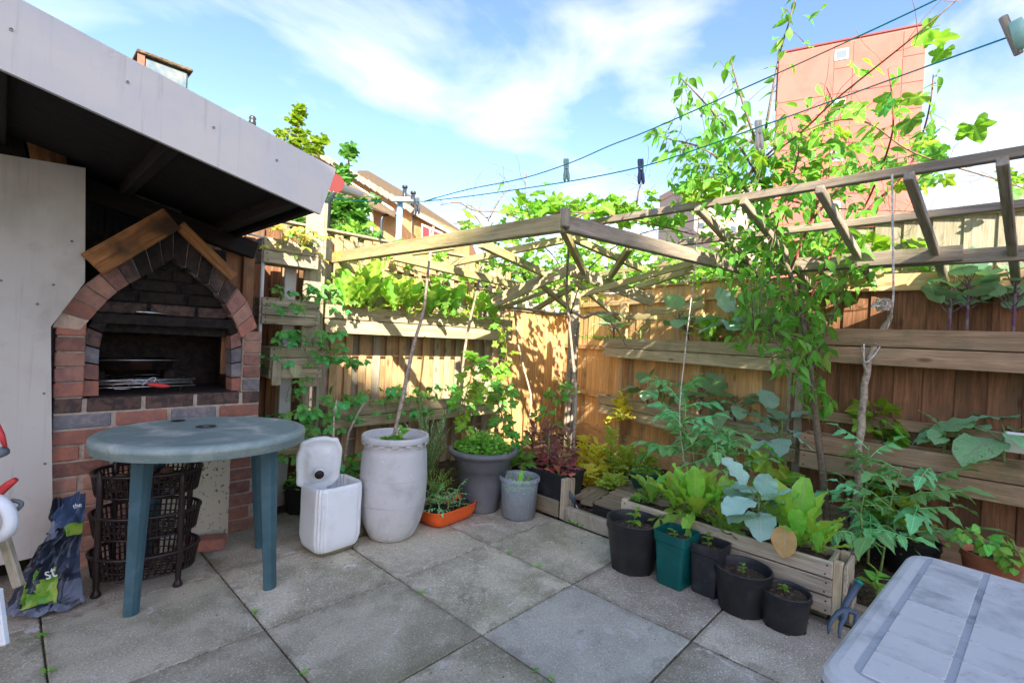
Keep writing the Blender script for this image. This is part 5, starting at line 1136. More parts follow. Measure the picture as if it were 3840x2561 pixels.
mb = MB(); n = 10; vs = [(x0+.014+(x1-x0-.028)*i/4, y0+.014+(y1-y0-.028)*j/n, ztp-.030+rnd(-.006, .006)) for i in range(5) for j in range(n+1)]; mb.add(vs, [(i*(n+1)+j, (i+1)*(n+1)+j, (i+1)*(n+1)+j+1, i*(n+1)+j+1) for i in range(4) for j in range(n)]); mb.build('soil', MT['soil'], tg)
ts = empty('timber_stand', (1.9, 0, 0), 'rough grey timber stand under the black trough at the end of the kerb', 'stand')
for y in (-.03, .47): board('leg', (1.895, y, 0), (1.895, y, .268), .07, .03, MT['wood_grey'], ts, up=(0, -1, 0))
board('leg', (1.955, -.035, .0), (1.955, -.035, .26), .045, .03, MT['wood_grey'], ts, up=(0, -1, 0)); board('side_board', (1.872, .0, .055), (1.872, .46, .055), .11, .018, MT['wood_deck'], ts, up=(1, 0, 0)); board('shelf', (1.9, .22, .088), (2.14, .22, .088), .46, .016, MT['wood_deck'], ts)
# dibber/secateurs stuck by the post
hb = empty('hand_tool', (1.97, -.08, .1), 'small hand tool with a dark and teal handle stuck beside the trough stand', 'hand tool'); a = D(2130, 1838, 3.27); b = D(2158, 1890, 3.25)
mb = MB(); mb.tube([a, (a+b)/2, b], [.012, .016, .010], 10); mb.build('handle', MT['fork_blue'], hb); mb = MB(); mb.tube([a+(a-b)*.12, a+(b-a)*.12], .0125, 10); mb.build('handle_cap', MT['fork_teal'], hb)
mb = MB(); mb.tube([b, b+(b-a)*.6], [.005, .003], 6); mb.build('blade', MT['metal_bright'], hb)
# --- row of five pots in front of the planter box
PG = 'plant pots lined up before the planter box'
roundpot((1.605, -.705, 0), .108, .145, .262, 'largest round black pot, at the left end of the row before the planter box', group=PG, soilz=.055, lip=.045)
roundpot((1.632, -1.252, 0), .098, .123, .195, 'round black pot fourth in the row, with a rolled rim and one small sprout', group=PG, soilz=.045, lip=.035)
roundpot((1.638, -1.428, 0), .084, .100, .155, 'smallest round black pot, at the right end of the row before the planter box', group=PG, soilz=.02, lip=.02)
for (c, mt, lab, rr, hh, rt) in (((1.62, -.935, 0), 'plastic_green', 'tall square teal green pot second in the row before the planter box', .088, .265, -.06), ((1.665, -1.085, 0), 'plastic_black', 'tall square black pot third in the row before the planter box', .078, .245, -.05)):
    t = empty('plant_pot', c, lab, 'plant pot', PG); mb = MB(); sqlathe(mb, c, [(0, .004), (rr*.72, 0), (rr*.76, .006), (rr*.90, hh-.05), (rr*.97, hh-.045), (rr, hh-.004), (rr, hh), (rr-.005, hh), (rr-.008, hh-.05), (rr*.72, .02), (0, .015)], 64, .22, rot=rt, smooth=False)
    mb.build('pot', MT[mt], t); mb = MB(); sqlathe(mb, V(c)+V((0, 0, hh-.04)), [(0.0001, .004), (rr*.45, rnd(-.003, .008)), (rr-.012, 0)], 40, .22, rot=rt); mb.build('soil', MT['soil'], t)
sd1 = seedling((1.60, -.70, .20), .10, 7, .055, label='pepper seedling in the largest round black pot'); seedling((1.61, -.93, .225), .035, 5, .035, label='tiny seedling in the square teal green pot')
seedling((1.665, -1.08, .205), .07, 7, .035, label='leggy seedling in the square black pot'); seedling((1.63, -1.25, .15), .055, 8, .024, label='small sprout in the fourth round pot'); seedling((1.64, -1.425, .135), .035, 9, .024, label='small sprout in the smallest round pot')
for i in range(4): 
    q = V((1.555+.02*i, -.72+.03*(i % 2), .2)); mb = MB(); mb.tube([q, q+V((rnd(-.01, .01), 0, .03))], .004, 5); mb.build('dead_stem', MT['stem_vine'], sd1)
# --- hand fork
hf = empty('hand_fork', (1.6, -1.7, 0), 'black plastic garden hand fork with a teal handle end leaning by the planter box', 'hand fork')
gT = G(3205, 2185, .17); base = G(3125, 2368, 0.0); a = D(3219, 2184, 2.10); b = D(3170, 2268, 2.05); c = D(3152, 2308, 2.03); e1 = D(3108, 2376, 1.99); e2 = D(3148, 2390, 1.97); e3 = D(3185, 2372, 1.98)
mb = MB(); mb.tube([a, a+(b-a)*.5, b, c], [.014, .015, .0125, .012], 12); mb.build('handle', MT['fork_blue'], hf); mb = MB(); mb.tube([a+(a-b)*.06, a+(b-a)*.06], .0165, 14); mb.build('handle_cap', MT['fork_teal'], hf)
mb = MB()
for tp4 in (((3172, 2285, 2.03), (3140, 2300, 2.02), (3112, 2338, 2.0), (3107, 2376, 1.99)), ((3172, 2285, 2.03), (3165, 2318, 2.01), (3150, 2350, 1.99), (3147, 2392, 1.97)), ((3172, 2285, 2.03), (3212, 2302, 2.02), (3206, 2340, 2.0), (3190, 2378, 1.97))):
    mb.tube(smooth_pts([D(*q) for q in tp4], 4), [.013]*2+[.011]*3+[.009]*3+[.007]*3+[.0045]*2, 8)
mb.tube([D(3168, 2275, 2.035), D(3160, 2330, 2.01)], [.012, .017], 8)
mb.build('tines', MT['fork_blue'], hf)
# --- foreground table
rt = empty('garden_table', (.5, -2.2, 0), 'grey weathered plastic table with a plank pattern in the right foreground', 'table')
tz = .72; ta_ = R(-5.2); ux = V((math.cos(ta_), math.sin(ta_), 0)); uy = V((math.sin(ta_), -math.cos(ta_), 0)); T0 = V((.098, -1.812, 0)); TLn, TWd = .725, .90
def tp(u, v, z=tz): return T0+ux*u+uy*v+V((0, 0, z))
def rrect(u0, u1, v0, v1, r_, n=6):
    o = []
    for (cx, cy, a0) in ((u1-r_, v1-r_, 0), (u0+r_, v1-r_, 90), (u0+r_, v0+r_, 180), (u1-r_, v0+r_, 270)):
        for k in range(n+1): a = R(a0+90*k/n); o.append((cx+r_*math.cos(a), cy+r_*math.sin(a)))
    return o
mb = MB(); rings = []
for ins, z in ((.045, tz-.0025), (.022, tz-.002), (.010, tz-.005), (.003, tz-.012), (0, tz-.022)): rings.append((rrect(ins, TLn-ins, ins, TWd-ins, .055-ins*.8), z))
n = len(rings[0][0]); vs = [tp(u, v, z) for rg, z in rings for u, v in rg]
mb.add(vs, [tuple(range(n))]+[(r_*n+i, r_*n+(i+1) % n, (r_+1)*n+(i+1) % n, (r_+1)*n+i) for r_ in range(4) for i in range(n)], smooth=False); mb.build('table_top', MT['table_grey'], rt)
mb = MB(); rg1 = rrect(.0005, TLn-.0005, .0005, TWd-.0005, .054); vs = [tp(u, v, tz-.0215) for u, v in rg1]+[tp(u, v, tz-.065) for u, v in rrect(.004, TLn-.004, .004, TWd-.004, .052)]
mb.add(vs, [(i, (i+1) % n, n+(i+1) % n, n+i) for i in range(n)]); mb.build('apron', MT['plastic_leg'], rt)
def plate(u0, u1, v0, v1, r_=.012, z=tz, name='top_panel'):
    rg = rrect(u0, u1, v0, v1, r_, 3); rg2 = rrect(u0-.0015, u1+.0015, v0-.0015, v1+.0015, r_, 3); k = len(rg); mb = MB()
    mb.add([tp(u, v, z) for u, v in rg]+[tp(u, v, z-.003) for u, v in rg2], [tuple(range(k))]+[(i, (i+1) % k, k+(i+1) % k, k+i) for i in range(k)]); mb.build(name, MT['table_grey'], rt)
gq = G(3490, 2090, tz)-T0; g1 = abs(gq.dot(uy)); gq2 = G(3700, 2150, tz)-T0; g2 = abs(gq2.dot(uy))
cw = g2-g1
mb = MB(); rgd = rrect(.050, TLn-.028, g1-.005, TWd-.03, .02); mb.add([tp(u, v, tz-.0018) for u, v in rgd], [tuple(range(len(rgd)))]); mb.build('groove_bed', MT['table_groove'], rt)
# outer frame plates
def frame_plate(u0, u1, v0, v1): plate(u0, u1, v0, v1, .004)
rgo = rrect(.004, TLn-.004, .004, TWd-.004, .051)
vcol = g1+.006; k = 0
while vcol < TWd-.12:
    v1_ = min(vcol+cw-.012, TWd-.09); u = .055
    while u < TLn-.06:
        plate(u+.0012, min(u+.084, TLn-.03)-.0012, vcol, v1_, .004); u += .085
    vcol += cw
for u, v in ((.07, .07), (.65, .07), (.07, .83), (.65, .83)): mb = MB(); q = tp(u, v, 0); mb.tube([q, tp(u, v, tz-.03)], [.026, .034], 10); mb.build('leg', MT['plastic_leg'], rt)
# --- terracotta pot behind it
tc2 = D(3715, 2140, 2.35); tcz = max(.02, tc2.z-.16)
roundpot((tc2.x, tc2.y, .06), .085, .115, .20, 'terracotta pot with a sprawling herb in the soil behind the grey table', 'terracotta', soilz=.03, lip=.03)
# more black pots hidden among the tomato plants
for (px, py, d, r_, lab) in ((3420, 2060, 2.55, .12, 'black pot half hidden under the tomato leaves on the right'), (3265, 1985, 2.75, .11, 'black pot behind the wooden stake on the right'), (1130, 1880, 3.15, .11, 'dark pot with flowering weeds behind the white jerrycan'), (1330, 1900, 3.2, .11, 'dark pot squeezed between the jerrycan and the barrel')):
    q = D(px, py, d); roundpot((q.x, q.y, max(0, q.z-.13)), r_*.8, r_, .19, lab, soilz=.03, lip=.03)
# --- green bowl
gb = empty('plant_bowl', (2.47, -.3, .15), 'dark green plastic bowl of cress standing on the timber step', 'plant bowl'); c = V((2.47, -.315, .155))
mb = MB(); mb.lathe(c, [(0, .002), (.075, 0), (.082, .006), (.098, .05), (.108, .095), (.113, .10), (.118, .125), (.122, .13), (.119, .134), (.112, .128), (.10, .09), (0, .08)], 44); mb.build('bowl', MT['bowl_green'], gb); mb = MB(); mb.disc(c+V((0, 0, .11)), .108, 20, bump=.004, rings=3); mb.build('soil', MT['soil'], gb)
cushion((2.47, -.315, .262), .105, .105, .045, 420, .017, 'cress', 'bright cress filling the dark green bowl', 'cress', 'cress_plant')
cushion((1.585, .465, .385), .20, .20, .15, 1500, .026, 'cress', 'dense bright parsley mounded in the large grey planter', 'parsley', 'parsley_plant', fl=.75)

# --- compost bag
bg_ = empty('compost_bag', (-.58, .75, 0), 'crumpled black compost bag with a green picture slumped beside the rack', 'bag')
rows = [((14, 2292, 1.87), (318, 2262, 1.98)), ((50, 2225, 1.91), (312, 2225, 1.98)), ((88, 2140, 1.95), (300, 2140, 2.01)), ((143, 2055, 1.99), (300, 2055, 2.04)), ((206, 1990, 2.03), (310, 1975, 2.06)), ((188, 1935, 2.04), (318, 1930, 2.09)), ((222, 1862, 2.07), (322, 1842, 2.12))]
nr, ncx = 30, 26; g = []
for i in range(nr+1):
    t = i/nr*(len(rows)-1); k = min(int(t), len(rows)-2); f_ = t-k; a = D(*rows[k][0]).lerp(D(*rows[k+1][0]), f_); b = D(*rows[k][1]).lerp(D(*rows[k+1][1]), f_)
    row = []
    for j in range(ncx+1):
        q = a.lerp(b, j/ncx); m1 = math.sin(math.pi*j/ncx)
        nz = noise.noise(V((i*.16, j*.2, 3)))*.05+abs(noise.noise(V((i*.33+j*.2, j*.36, 9))))*.05
        q = q-V((_f.x, _f.y, 0))*(.05*m1+nz*m1)+V((0, 0, .02*noise.noise(V((i*.3, j*.3, 5))))); q.z = max(q.z, .004+.012*abs(noise.noise(V((j*.7, i*.5, 2))))); row.append(q)
    g.append(row)
zones = {'front': ([], 'bag_black'), 'picture': ([], 'bag_green'), 'inside': ([], 'bag_inside'), 'blue_fold': ([], 'bag_blue')}
for i in range(nr):
    for j in range(ncx):
        u, v = j/ncx, i/nr; wv = .16*noise.noise(V((i*.33, j*.4, 1)))
        z = 'front'
        if v < .07+wv*.5: z = 'inside'
        elif .12 < v < .34+wv+.1*math.sin(u*9) and .30+wv < u < .72: z = 'picture'
        elif u > .84+wv and v < .45: z = 'inside' if (int(v*12) % 3) else 'picture'
        elif .58 < v < .78 and .15 < u < .45+wv: z = 'inside'
        elif .62 < v < .85 and u > .7: z = 'picture' if v < .72 else 'blue_fold'
        elif v > .72 and u > .45: z = 'blue_fold'
        zones[z][0].append((i, j))
own = {}
for nm, (cells, mt) in zones.items():
    for c_ in cells: own[c_] = nm
def comps():
    seen = set(); out_ = []
    for c_ in list(own):
        if c_ in seen: continue
        st_ = [c_]; seen.add(c_); cur_ = []
        while st_:
            i, j = st_.pop(); cur_.append((i, j))
            for q in ((i+1, j), (i-1, j), (i, j+1), (i, j-1)):
                if q in own and q not in seen and own[q] == own[c_]: seen.add(q); st_.append(q)
        out_.append((own[c_], cur_))
    return out_
for nm, cur_ in comps():
    if nm != 'front' and len(cur_) < 14:
        for c_ in cur_: own[c_] = 'front'
for nm, cur_ in comps():
    if nm == 'front' and len(cur_) < 14:
        for c_ in cur_: own[c_] = 'inside'
mtl_ = {k: v[1] for k, v in zones.items()}
for nm, cells in comps():
    mt = mtl_[nm]
    mb = MB(); ix = {}; vs = []; fs = []
    for i, j in cells:
        f_ = []
        for (a, b) in ((i, j), (i, j+1), (i+1, j+1), (i+1, j)):
            if (a, b) not in ix: ix[a, b] = len(vs); vs.append(g[a][b])
            f_.append(ix[a, b])
        fs.append(tuple(f_))
    mb.add(vs, fs, smooth=False); mb.build(nm, MT[mt], bg_)
mb = MB(); rim = [g[0][j] for j in range(ncx+1)]+[g[i][ncx] for i in range(1, nr+1)]+[g[nr][j] for j in range(ncx-1, -1, -1)]+[g[i][0] for i in range(nr-1, 0, -1)]
cen = V((0, 0, 0)); 
for p in rim: cen += p/len(rim)
cen += V((_f.x, _f.y, 0))*.03; cen.z = .1
vs = rim+[cen]; mb.add(vs, [(i, (i+1) % len(rim), len(rim)) for i in range(len(rim))]); mb.build('back', MT['bag_black'], bg_)
def text_mesh(txt, size, loc, xdir, ydir, mt, par, name='lettering'):
    cu = bpy.data.curves.new('t', 'FONT'); cu.body = txt; cu.size = size; cu.extrude = .0006; cu.align_x = 'CENTER'; cu.align_y = 'CENTER'
    to = bpy.data.objects.new('t', cu); COL.objects.link(to); dg = bpy.context.evaluated_depsgraph_get(); me = bpy.data.meshes.new_from_object(to.evaluated_get(dg)); bpy.data.objects.remove(to); me.materials.clear(); me.materials.append(MT[mt])
    x = V(xdir).normalized(); y = (V(ydir)-x*V(ydir).dot(x)).normalized(); z = x.cross(y)
    return link(name, me, par, Matrix(((x.x, y.x, z.x, loc[0]), (x.y, y.y, z.y, loc[1]), (x.z, y.z, z.z, loc[2]), (0, 0, 0, 1))))
text_mesh('st', .066, D(188, 2148, 1.87), _r*1+_u*.35, _u-_r*.3, 'bag_lettering', bg_)
text_mesh('the', .028, D(290, 1895, 2.0), _r+_u*.25, _u-_r*.3, 'bag_lettering', bg_)
# --- things cut by the left edge: a folded chair with red catches
fc = empty('folding_chair', D(-40, 2200, 1.72), 'folded garden chair with a red lever and a mouldy grey leg at the left edge', 'chair')
board('leg', D(8, 1990, 1.78), D(72, 2200, 1.76), .035, .022, MT['wood_grey'], fc, up=_f*-1)
mb = MB(); mb.tube(smooth_pts([D(-60, 1860, 1.72), D(0, 1880, 1.68), D(38, 1930, 1.68), D(34, 1985, 1.68), D(-10, 2015, 1.70), D(-70, 2010, 1.72)], 4), .021, 10); mb.build('white_seat_edge', MT['plastic_white'], fc)
mb = MB(); mb.tube([D(-30, 1870, 1.70), D(30, 1818, 1.70), D(58, 1798, 1.70)], [.016, .014, .010], 8); mb.tube([D(-30, 1560, 1.70), D(5, 1632, 1.70), D(20, 1675, 1.70)], [.010, .010, .006], 8); mb.build('red_lever', MT['red_paint'], fc)
mb = MB(); mb.tube([D(-20, 1705, 1.70), D(18, 1690, 1.70)], .018, 8); mb.tube(smooth_pts([D(20, 1890, 1.72), D(50, 1876, 1.72), D(80, 1886, 1.72), D(70, 1906, 1.72), D(40, 1912, 1.72), D(20, 1895, 1.72)], 2), .008, 6); mb.build('grey_clip', MT['peg_grey'], fc)
board('front_leg', D(-22, 2210, 1.60), D(4, 2420, 1.59), .045, .02, MT['plastic_white'], fc, up=_f*-1)
# --- things in the barbecue
gr = empty('grill_basket', (-.3, 1.25, .87), 'wire grill basket with a red handled tool lying on the barbecue hearth', 'grill'); mb = MB()
for k in range(9): mb.tube([(-.42, 1.12+.035*k, .865), (-.02, 1.12+.035*k, .865)], .0028, 4)
for k in range(12): mb.tube([(-.42+.036*k, 1.12, .869), (-.42+.036*k, 1.40, .869)], .0022, 4)
for z in (.85, .885): mb.tube([(-.43, 1.11, z), (-.01, 1.11, z), (-.01, 1.41, z), (-.43, 1.41, z), (-.43, 1.11, z)], .004, 5)
mb.tube(smooth_pts([(-.36, 1.11, .86), (-.36, 1.06, .85), (-.30, 1.06, .85), (-.30, 1.11, .86)], 3), .003, 5); mb.build('wires', MT['metal_bright'], gr)
for x in (-.18, -.08): mb = MB(); mb.tube([(x, 1.12, .816), (x+.01, 1.12, .85)], .003, 5); mb.build('foot', MT['metal_dark'], gr)
tn_ = empty('tongs', (-.15, 1.1, .88), 'red handled tongs lying on the wire grill', 'tongs'); mb = MB(); mb.tube(smooth_pts([onY(555, 1440, 1.09), onY(600, 1446, 1.08), onY(636, 1448, 1.07)], 3), [.008, .010, .012, .012, .011, .009, .006], 8); mb.build('handle', MT['red_paint'], tn_)
mb = MB(); mb.tube(smooth_pts([onY(530, 1450, 1.10), onY(560, 1420, 1.10), onY(585, 1418, 1.10), onY(575, 1435, 1.10)], 3), .003, 5); mb.build('ring', MT['metal_bright'], tn_)
pn = empty('roasting_tin', (-.25, 1.3, .95), 'dark roasting tin on a shelf inside the barbecue', 'roasting tin'); mb = MB(); sqlathe(mb, (-.25, 1.30, .93), [(0, 0), (.13, 0), (.15, .048), (.158, .05), (.158, .054), (.146, .05), (.128, .004), (0, .004)], 48, .35, 1.15, .8); mb.build('tin', MT['metal_dark'], pn); mb = MB(); mb.tube([(-.42, 1.17, .983), (-.08, 1.17, .983)], .003, 5); mb.build('rim', MT['metal_bright'], pn)
for x in (-.40, -.10): mb = MB(); mb.box((x, 1.3, .90), (.05, .10, .06), bev=.004); mb.build('support_brick', MT['brick_char'], pn)
mb = MB(); mb.tube([onY(510, 1169, 1.10), onY(560, 1172, 1.10), onY(630, 1180, 1.10)], [.006, .008, .003], 6); tag(mb.build('skewer_packet', MT['metal_bright']), 'shiny metal strip lying on the sooty lintel of the barbecue', 'metal strip')

# ================================================================= LINES AND PEGS
def dl(px, d0=2.3, d1=1.0): t = (px-1592)/(3840-1592); return 1/((1-t)/d0+t/d1)
L1 = [(1000, 455), (1080, 434), (1200, 410), (1310, 374), (1400, 335), (1490, 300), (1700, 207), (1900, 117), (2150, 0), (2400, -130)]
L2 = [(975, 463), (1100, 448), (1300, 418), (1470, 384), (1600, 343), (1740, 293), (1900, 236), (2150, 145), (2345, 75), (2480, 25)]
k_ = 3840/2351
wl = empty('washing_line', D(1600, 755, 2.3), 'two thin dark green washing lines strung from the shelter across the sky', 'washing line')
def lpt(x, y): return D(x*k_, y*k_, dl(x*k_))
mb = MB(); mb.tube(smooth_pts([lpt(*p) for p in L1], 4), .0021, 6); mb.build('line', MT['line_green'], wl)
mb = MB(); mb.tube(smooth_pts([lpt(*p) for p in L2], 4), .0021, 6); mb.build('line', MT['line_green'], wl)
mb = MB(); mb.tube(smooth_pts([D(1225, 742, 2.12), D(1360, 754, 2.18), D(1500, 757, 2.25), lpt(975, 463)], 4), .0021, 6); mb.tube(smooth_pts([lpt(975, 463), lpt(1000, 455)], 3), .0035, 6); mb.tube([D(1225, 742, 2.12), D(1190, 790, 2.14)], .0021, 5); mb.build('line', MT['line_green'], wl)
def peg(px, py0, py1, d, mt, label, tilt=0.0, wood_=False):
    t = empty('clothes_peg', D(px, py0, d), label, 'clothes peg', 'pegs on the washing lines'); ln = (py1-py0)/FPX*d; a = D(px, py0, d); dn = (-_u+_r*tilt).normalized(); fr = frame(dn, -_f, (0, 0, 0)); s_ = fr.to_3x3()@V((0, 1, 0))
    for sd_ in (-1, 1):
        mb = MB(); prof = [(.0, .0065), (.12, .0075), (.35, .006), (.5, .0055), (.7, .0075), (.9, .0065), (1.0, .003)]
        pts = [a+dn*ln*q+s_*sd_*(.0045+.006*max(0, q-.45)) for q, _ in prof]; mb.tube(pts, [r_*ln/.075*.8 for _, r_ in prof], 8); mb.build('arm', MT[mt], t)
    mb = MB(); c = a+dn*ln*.42; mb.tube([c-_f*.008, c+_f*.008], .004, 8); mb.build('spring', MT['metal_bright'], t)
peg(1565, 742, 806, 2.3, 'peg_grey', 'grey peg where the two lines meet over the brick houses'); peg(2123, 597, 682, 1.92, 'peg_green', 'grey green peg on the upper line above the pergola', .02); peg(2402, 598, 692, 1.72, 'peg_navy', 'navy blue peg on the lower line above the pergola', .03); peg(2843, 453, 562, 1.45, 'peg_cream', 'cream peg hanging on the lower line before the plum tree', .06)
pg2 = empty('clothes_peg', D(3780, 130, 1.0), 'large wooden and mint green peg in the top right corner', 'clothes peg', 'pegs on the washing lines')
board('wooden_arm', D(3760, 62, 1.0), D(3822, 206, 1.0), .014, .012, MT['wood_beam_grey'], pg2, up=-_f); mb = MB(); mb.tube([D(3806, 78, .98), D(3828, 130, .98), D(3836, 180, .98)], [.010, .013, .010], 10); mb.build('mint_arm', MT['peg_mint'], pg2)
# string ties and stakes
def string(pts, label, r_=.0022, mt='twine'): mb = MB(); mb.tube(smooth_pts(pts, 4), r_, 5); return tag(mb.build('string', MT[mt]), label, 'string')
string([onX(3345, 655, xA), onX(3348, 900, 1.85), onX(3350, 1100, 1.95), onX(3342, 1180, 2.08), D(3340, 1205, 2.75)], 'white string hanging from the lattice down to the tall stake', .0042)
string([D(2622, 780, 2.9), D(2606, 1000, 2.95), D(2590, 1140, 3.0), D(2568, 1330, 3.0), D(2548, 1560, 3.05), D(2568, 1745, 3.1)], 'thin pale string from the pergola down to the tomato plant', .0032)
string([D(3342, 1190, 2.72), D(3300, 1300, 2.71), D(3245, 1360, 2.70), D(3240, 1290, 2.69)], 'white string wound round the tall stake and knotted', .004)
tk = empty('string_ball', D(3310, 1145, 2.7), 'small bundle of white string tied at the top of the tall stake', 'string'); mb = MB(); c = D(3308, 1140, 2.7)
for i in range(46): a = rdir(-60, 60); b = rdir(-60, 60); mb.tube(smooth_pts([c+a*.032, c+(a+b)*.026, c+b*.032-_r*.01*(i % 3)], 3), .003, 4)
for i in range(7): mb.tube([c, c-_r*.05-_u*.02+rdir()*.018], .005, 5)
mb.build('loops', MT['twine'], tk)
def stick(pts, r0, r1, label, n=8, kn=.12): 
    p = smooth_pts(pts, 4); mb = MB(); mb.tube([q+V((rnd(-1, 1), rnd(-1, 1), 0))*r0*kn*2 for q in p], [(r0+(r1-r0)*i/len(p))*(1+rnd(-kn, kn*1.5)) for i in range(len(p))], n); return tag(mb.build('stick', MT['stick']), label, 'stick')
stick([D(3190, 2160, 2.68), D(3212, 1900, 2.70), D(3228, 1600, 2.70), D(3250, 1400, 2.72), D(3290, 1280, 2.73), D(3340, 1185, 2.74)], .021, .013, 'tall knobbly branch stake among the tomatoes on the right')
stick([D(3250, 1405, 2.71), D(3236, 1335, 2.71), D(3230, 1300, 2.71)], .008, .005, 'short side branch of the tall knobbly stake')
stick([V((.845, .47, .52)), onY(1550, 1300, .42), onY(1590, 1150, .42), onY(1625, 850, .42)], .011, .007, 'long grey stick standing in the pale barrel')
stick([onY(1722, 1560, 1.0), onY(1745, 1300, 1.0), onY(1790, 1080, 1.0), onY(1815, 880, 1.0), onY(1775, 800, 1.0)], .012, .007, 'long twisted vine stick right of the barrel stick')
stick([D(2145, 1730, 3.55), D(2160, 1520, 3.6), D(2150, 1350, 3.7), D(2125, 1100, 3.8), D(2138, 880, 3.2)], .014, .009, 'long brown stick rising from the red lettuce trough')
stick([D(1930, 1160, 4.5), D(1945, 1300, 4.5), D(1990, 1480, 4.4), D(1988, 1570, 4.3)], .010, .008, 'crooked bare vine cane hanging on the far fence')
stick([D(1250, 1680, 2.9), D(1252, 1580, 2.95), D(1262, 1500, 3.0)], .006, .005, 'short thin cane behind the raised lid of the jerrycan'); stick([D(1290, 1760, 2.95), D(1310, 1620, 3.0), D(1368, 1510, 3.1)], .008, .007, 'slanting thin cane before the low left planter')
# ================================================================= PLANTS
Pup = V((0, 0, 1))
LG = 'bolting lettuces in the high left planter'
# lettuces high on the left
for px, h, tall, key, lab in ((1300, .17, 0, 'romaine', 'small pale romaine at the very left end of the high left planter'), (1345, .20, 0, 'romaine', 'first big pale romaine in the high left planter'), (1382, .24, .08, 'romaine', 'second taller romaine in the high left planter'), (1478, .19, 0, 'romaine', 'third leafy romaine, left of the tall spike in the high left planter'),
        (1532, .17, .22, 'romaine', 'tall bolted lettuce spike in the high left planter'), (1612, .19, .17, 'romaine_dark', 'bolted lettuce behind the barrel stick in the high left planter'), (1668, .20, .08, 'romaine_dark', 'leafy dark romaine between the two sticks'), (1700, .20, .06, 'romaine', 'leafy romaine just left of the twisted vine stick'),
        (1790, .18, .16, 'romaine', 'bolted lettuce just right of the twisted vine stick'), (1850, .19, .06, 'romaine', 'last lettuce at the right end of the high left planter')):
    q = onP(px, 1190, (.8, 1.20, 0), V((LFd.y, -LFd.x, 0))); romaine((q.x, q.y, 1.34), h*1.5, lab, LG, key, n=20, tall=tall, spr=(3, 38))
# strawberries
SG = 'strawberry plants in the wall planters'
strawberry([(.42, 1.09, 1.71), (.60, 1.09, 1.71), (.52, 1.10, 1.71)], 34, 'yellowing strawberry plants in the topmost short planter', .10, .085, SG, yel=.85, hang=.15, spread=.05)
strawberry([(.40, 1.08, 1.35), (.55, 1.08, 1.35), (.68, 1.08, 1.35)], 24, 'dark green strawberry plants in the second short planter', .11, .09, SG, face=(.2, -1, 0), hang=.3)
strawberry([(.40, 1.08, 1.05), (.55, 1.08, 1.05), (.70, 1.08, 1.05)], 34, 'strawberry plants spilling over the third short planter', .12, .095, SG, face=(.2, -1, 0), hang=.35)
strawberry([(.80, 1.15, 1.02), (.86, 1.15, 1.0)], 10, 'hanging strawberry runner right of the third short planter', .05, .10, SG, face=(0, -1, 0), hang=.6, spread=.07)
q = onY(1105, 1395, 1.12); leaf('pale', q+V((0, -.01, .05)), (0, -.15, -1), (0, -1, .1), .085, tag(empty('leaf_on_planter', q, 'pale dry leaf hanging on the third short planter', 'leaf'), None), wid=1.5)
strawberry([(.45, 1.10, .50), (.60, 1.08, .50), (.70, 1.05, .50), (.62, 1.05, .6), (.52, 1.15, .72)], 46, 'big strawberry clump above the green table edge', .16, .10, SG, face=(.1, -1, 0), hang=.3, spread=.08)
strawberry([(.33, 1.2, .97), (.36, 1.15, .92)], 8, 'small strawberry plant between barbecue and third planter', .06, .085, SG, hang=.6)
strawberry([(.88+.13*i, LP(.9)-.06+.04, .64) for i in range(8)], 62, 'strawberry plants along the left half of the low left planter', .12, .095, SG, face=(.2, -1, 0), hang=.25, spread=.06)
strawberry([(1.9+.1*i, LP(2)-.02, .64) for i in range(7)], 46, 'strawberry plants along the right half of the low left planter', .13, .09, SG, face=(0, -1, 0), hang=.3, spread=.06)
strawberry([(.86, 1.17, 1.36), (.93, 1.17, 1.36)], 9, 'few yellowing strawberry leaves at the left end of the high left planter', .05, .085, SG, yel=.5, hang=.1)
strawberry([(.70, .85, .20), (.78, .80, .18)], 20, 'leafy strawberry plant behind the raised lid of the jerrycan', .2, .085, None, hang=.1, spread=.1)
# climbing vine leaves hanging right of the low planter
def climber(name, label, pts, n, key, size, spread, cat='climber', rad=.004, mt='stem_vine', droop=.3, stuff=0, up=(-.6, -.6, .6)):
    t = empty(name, pts[0], label, cat); sp_ = smooth_pts(pts, 5); mb = MB(); mb.tube(sp_, [rad*(1-.6*i/len(sp_)) for i in range(len(sp_))], 5)
    for i in range(n):
        c = random.choice(sp_); d = rdir(-45, 35); p = c+d*spread*rnd(.3, 1); mb.tube([c, (c+p)/2+V((0, 0, .01)), p], .0016, 3)
        leaf(key, p, (d+V((0, 0, -droop))), V(up)+rdir()*.7, size*rnd(.6, 1.15), t)
    mb.build('stem', MT[mt], t); return t
climber('climbing_bean', 'leafy climber hanging at the right end of the low left planter', [D(1860, 1780, 3.9), D(1890, 1600, 3.9), D(1850, 1450, 3.85), D(1900, 1330, 3.85), D(1880, 1220, 3.8)], 62, 'grape', .075, .09)
climber('climbing_bean', 'dark hanging cascade of leaves left of the red lettuce', [D(1900, 1450, 3.7), D(1880, 1560, 3.6), D(1930, 1650, 3.55), D(1960, 1740, 3.5)], 70, 'grape_dark', .08, .09)
climber('climbing_bean', 'pale climber over the twisted stick at the low left planter', [D(1735, 1620, 3.3), D(1745, 1500, 3.35), D(1770, 1400, 3.4), D(1800, 1340, 3.5)], 50, 'grape', .08, .09)
climber('young_vine', 'young vine shoots before the corner post above the red lettuce', [D(2020, 1640, 3.7), D(2060, 1520, 3.7), D(2110, 1440, 3.8)], 30, 'grape_dark', .075, .11)
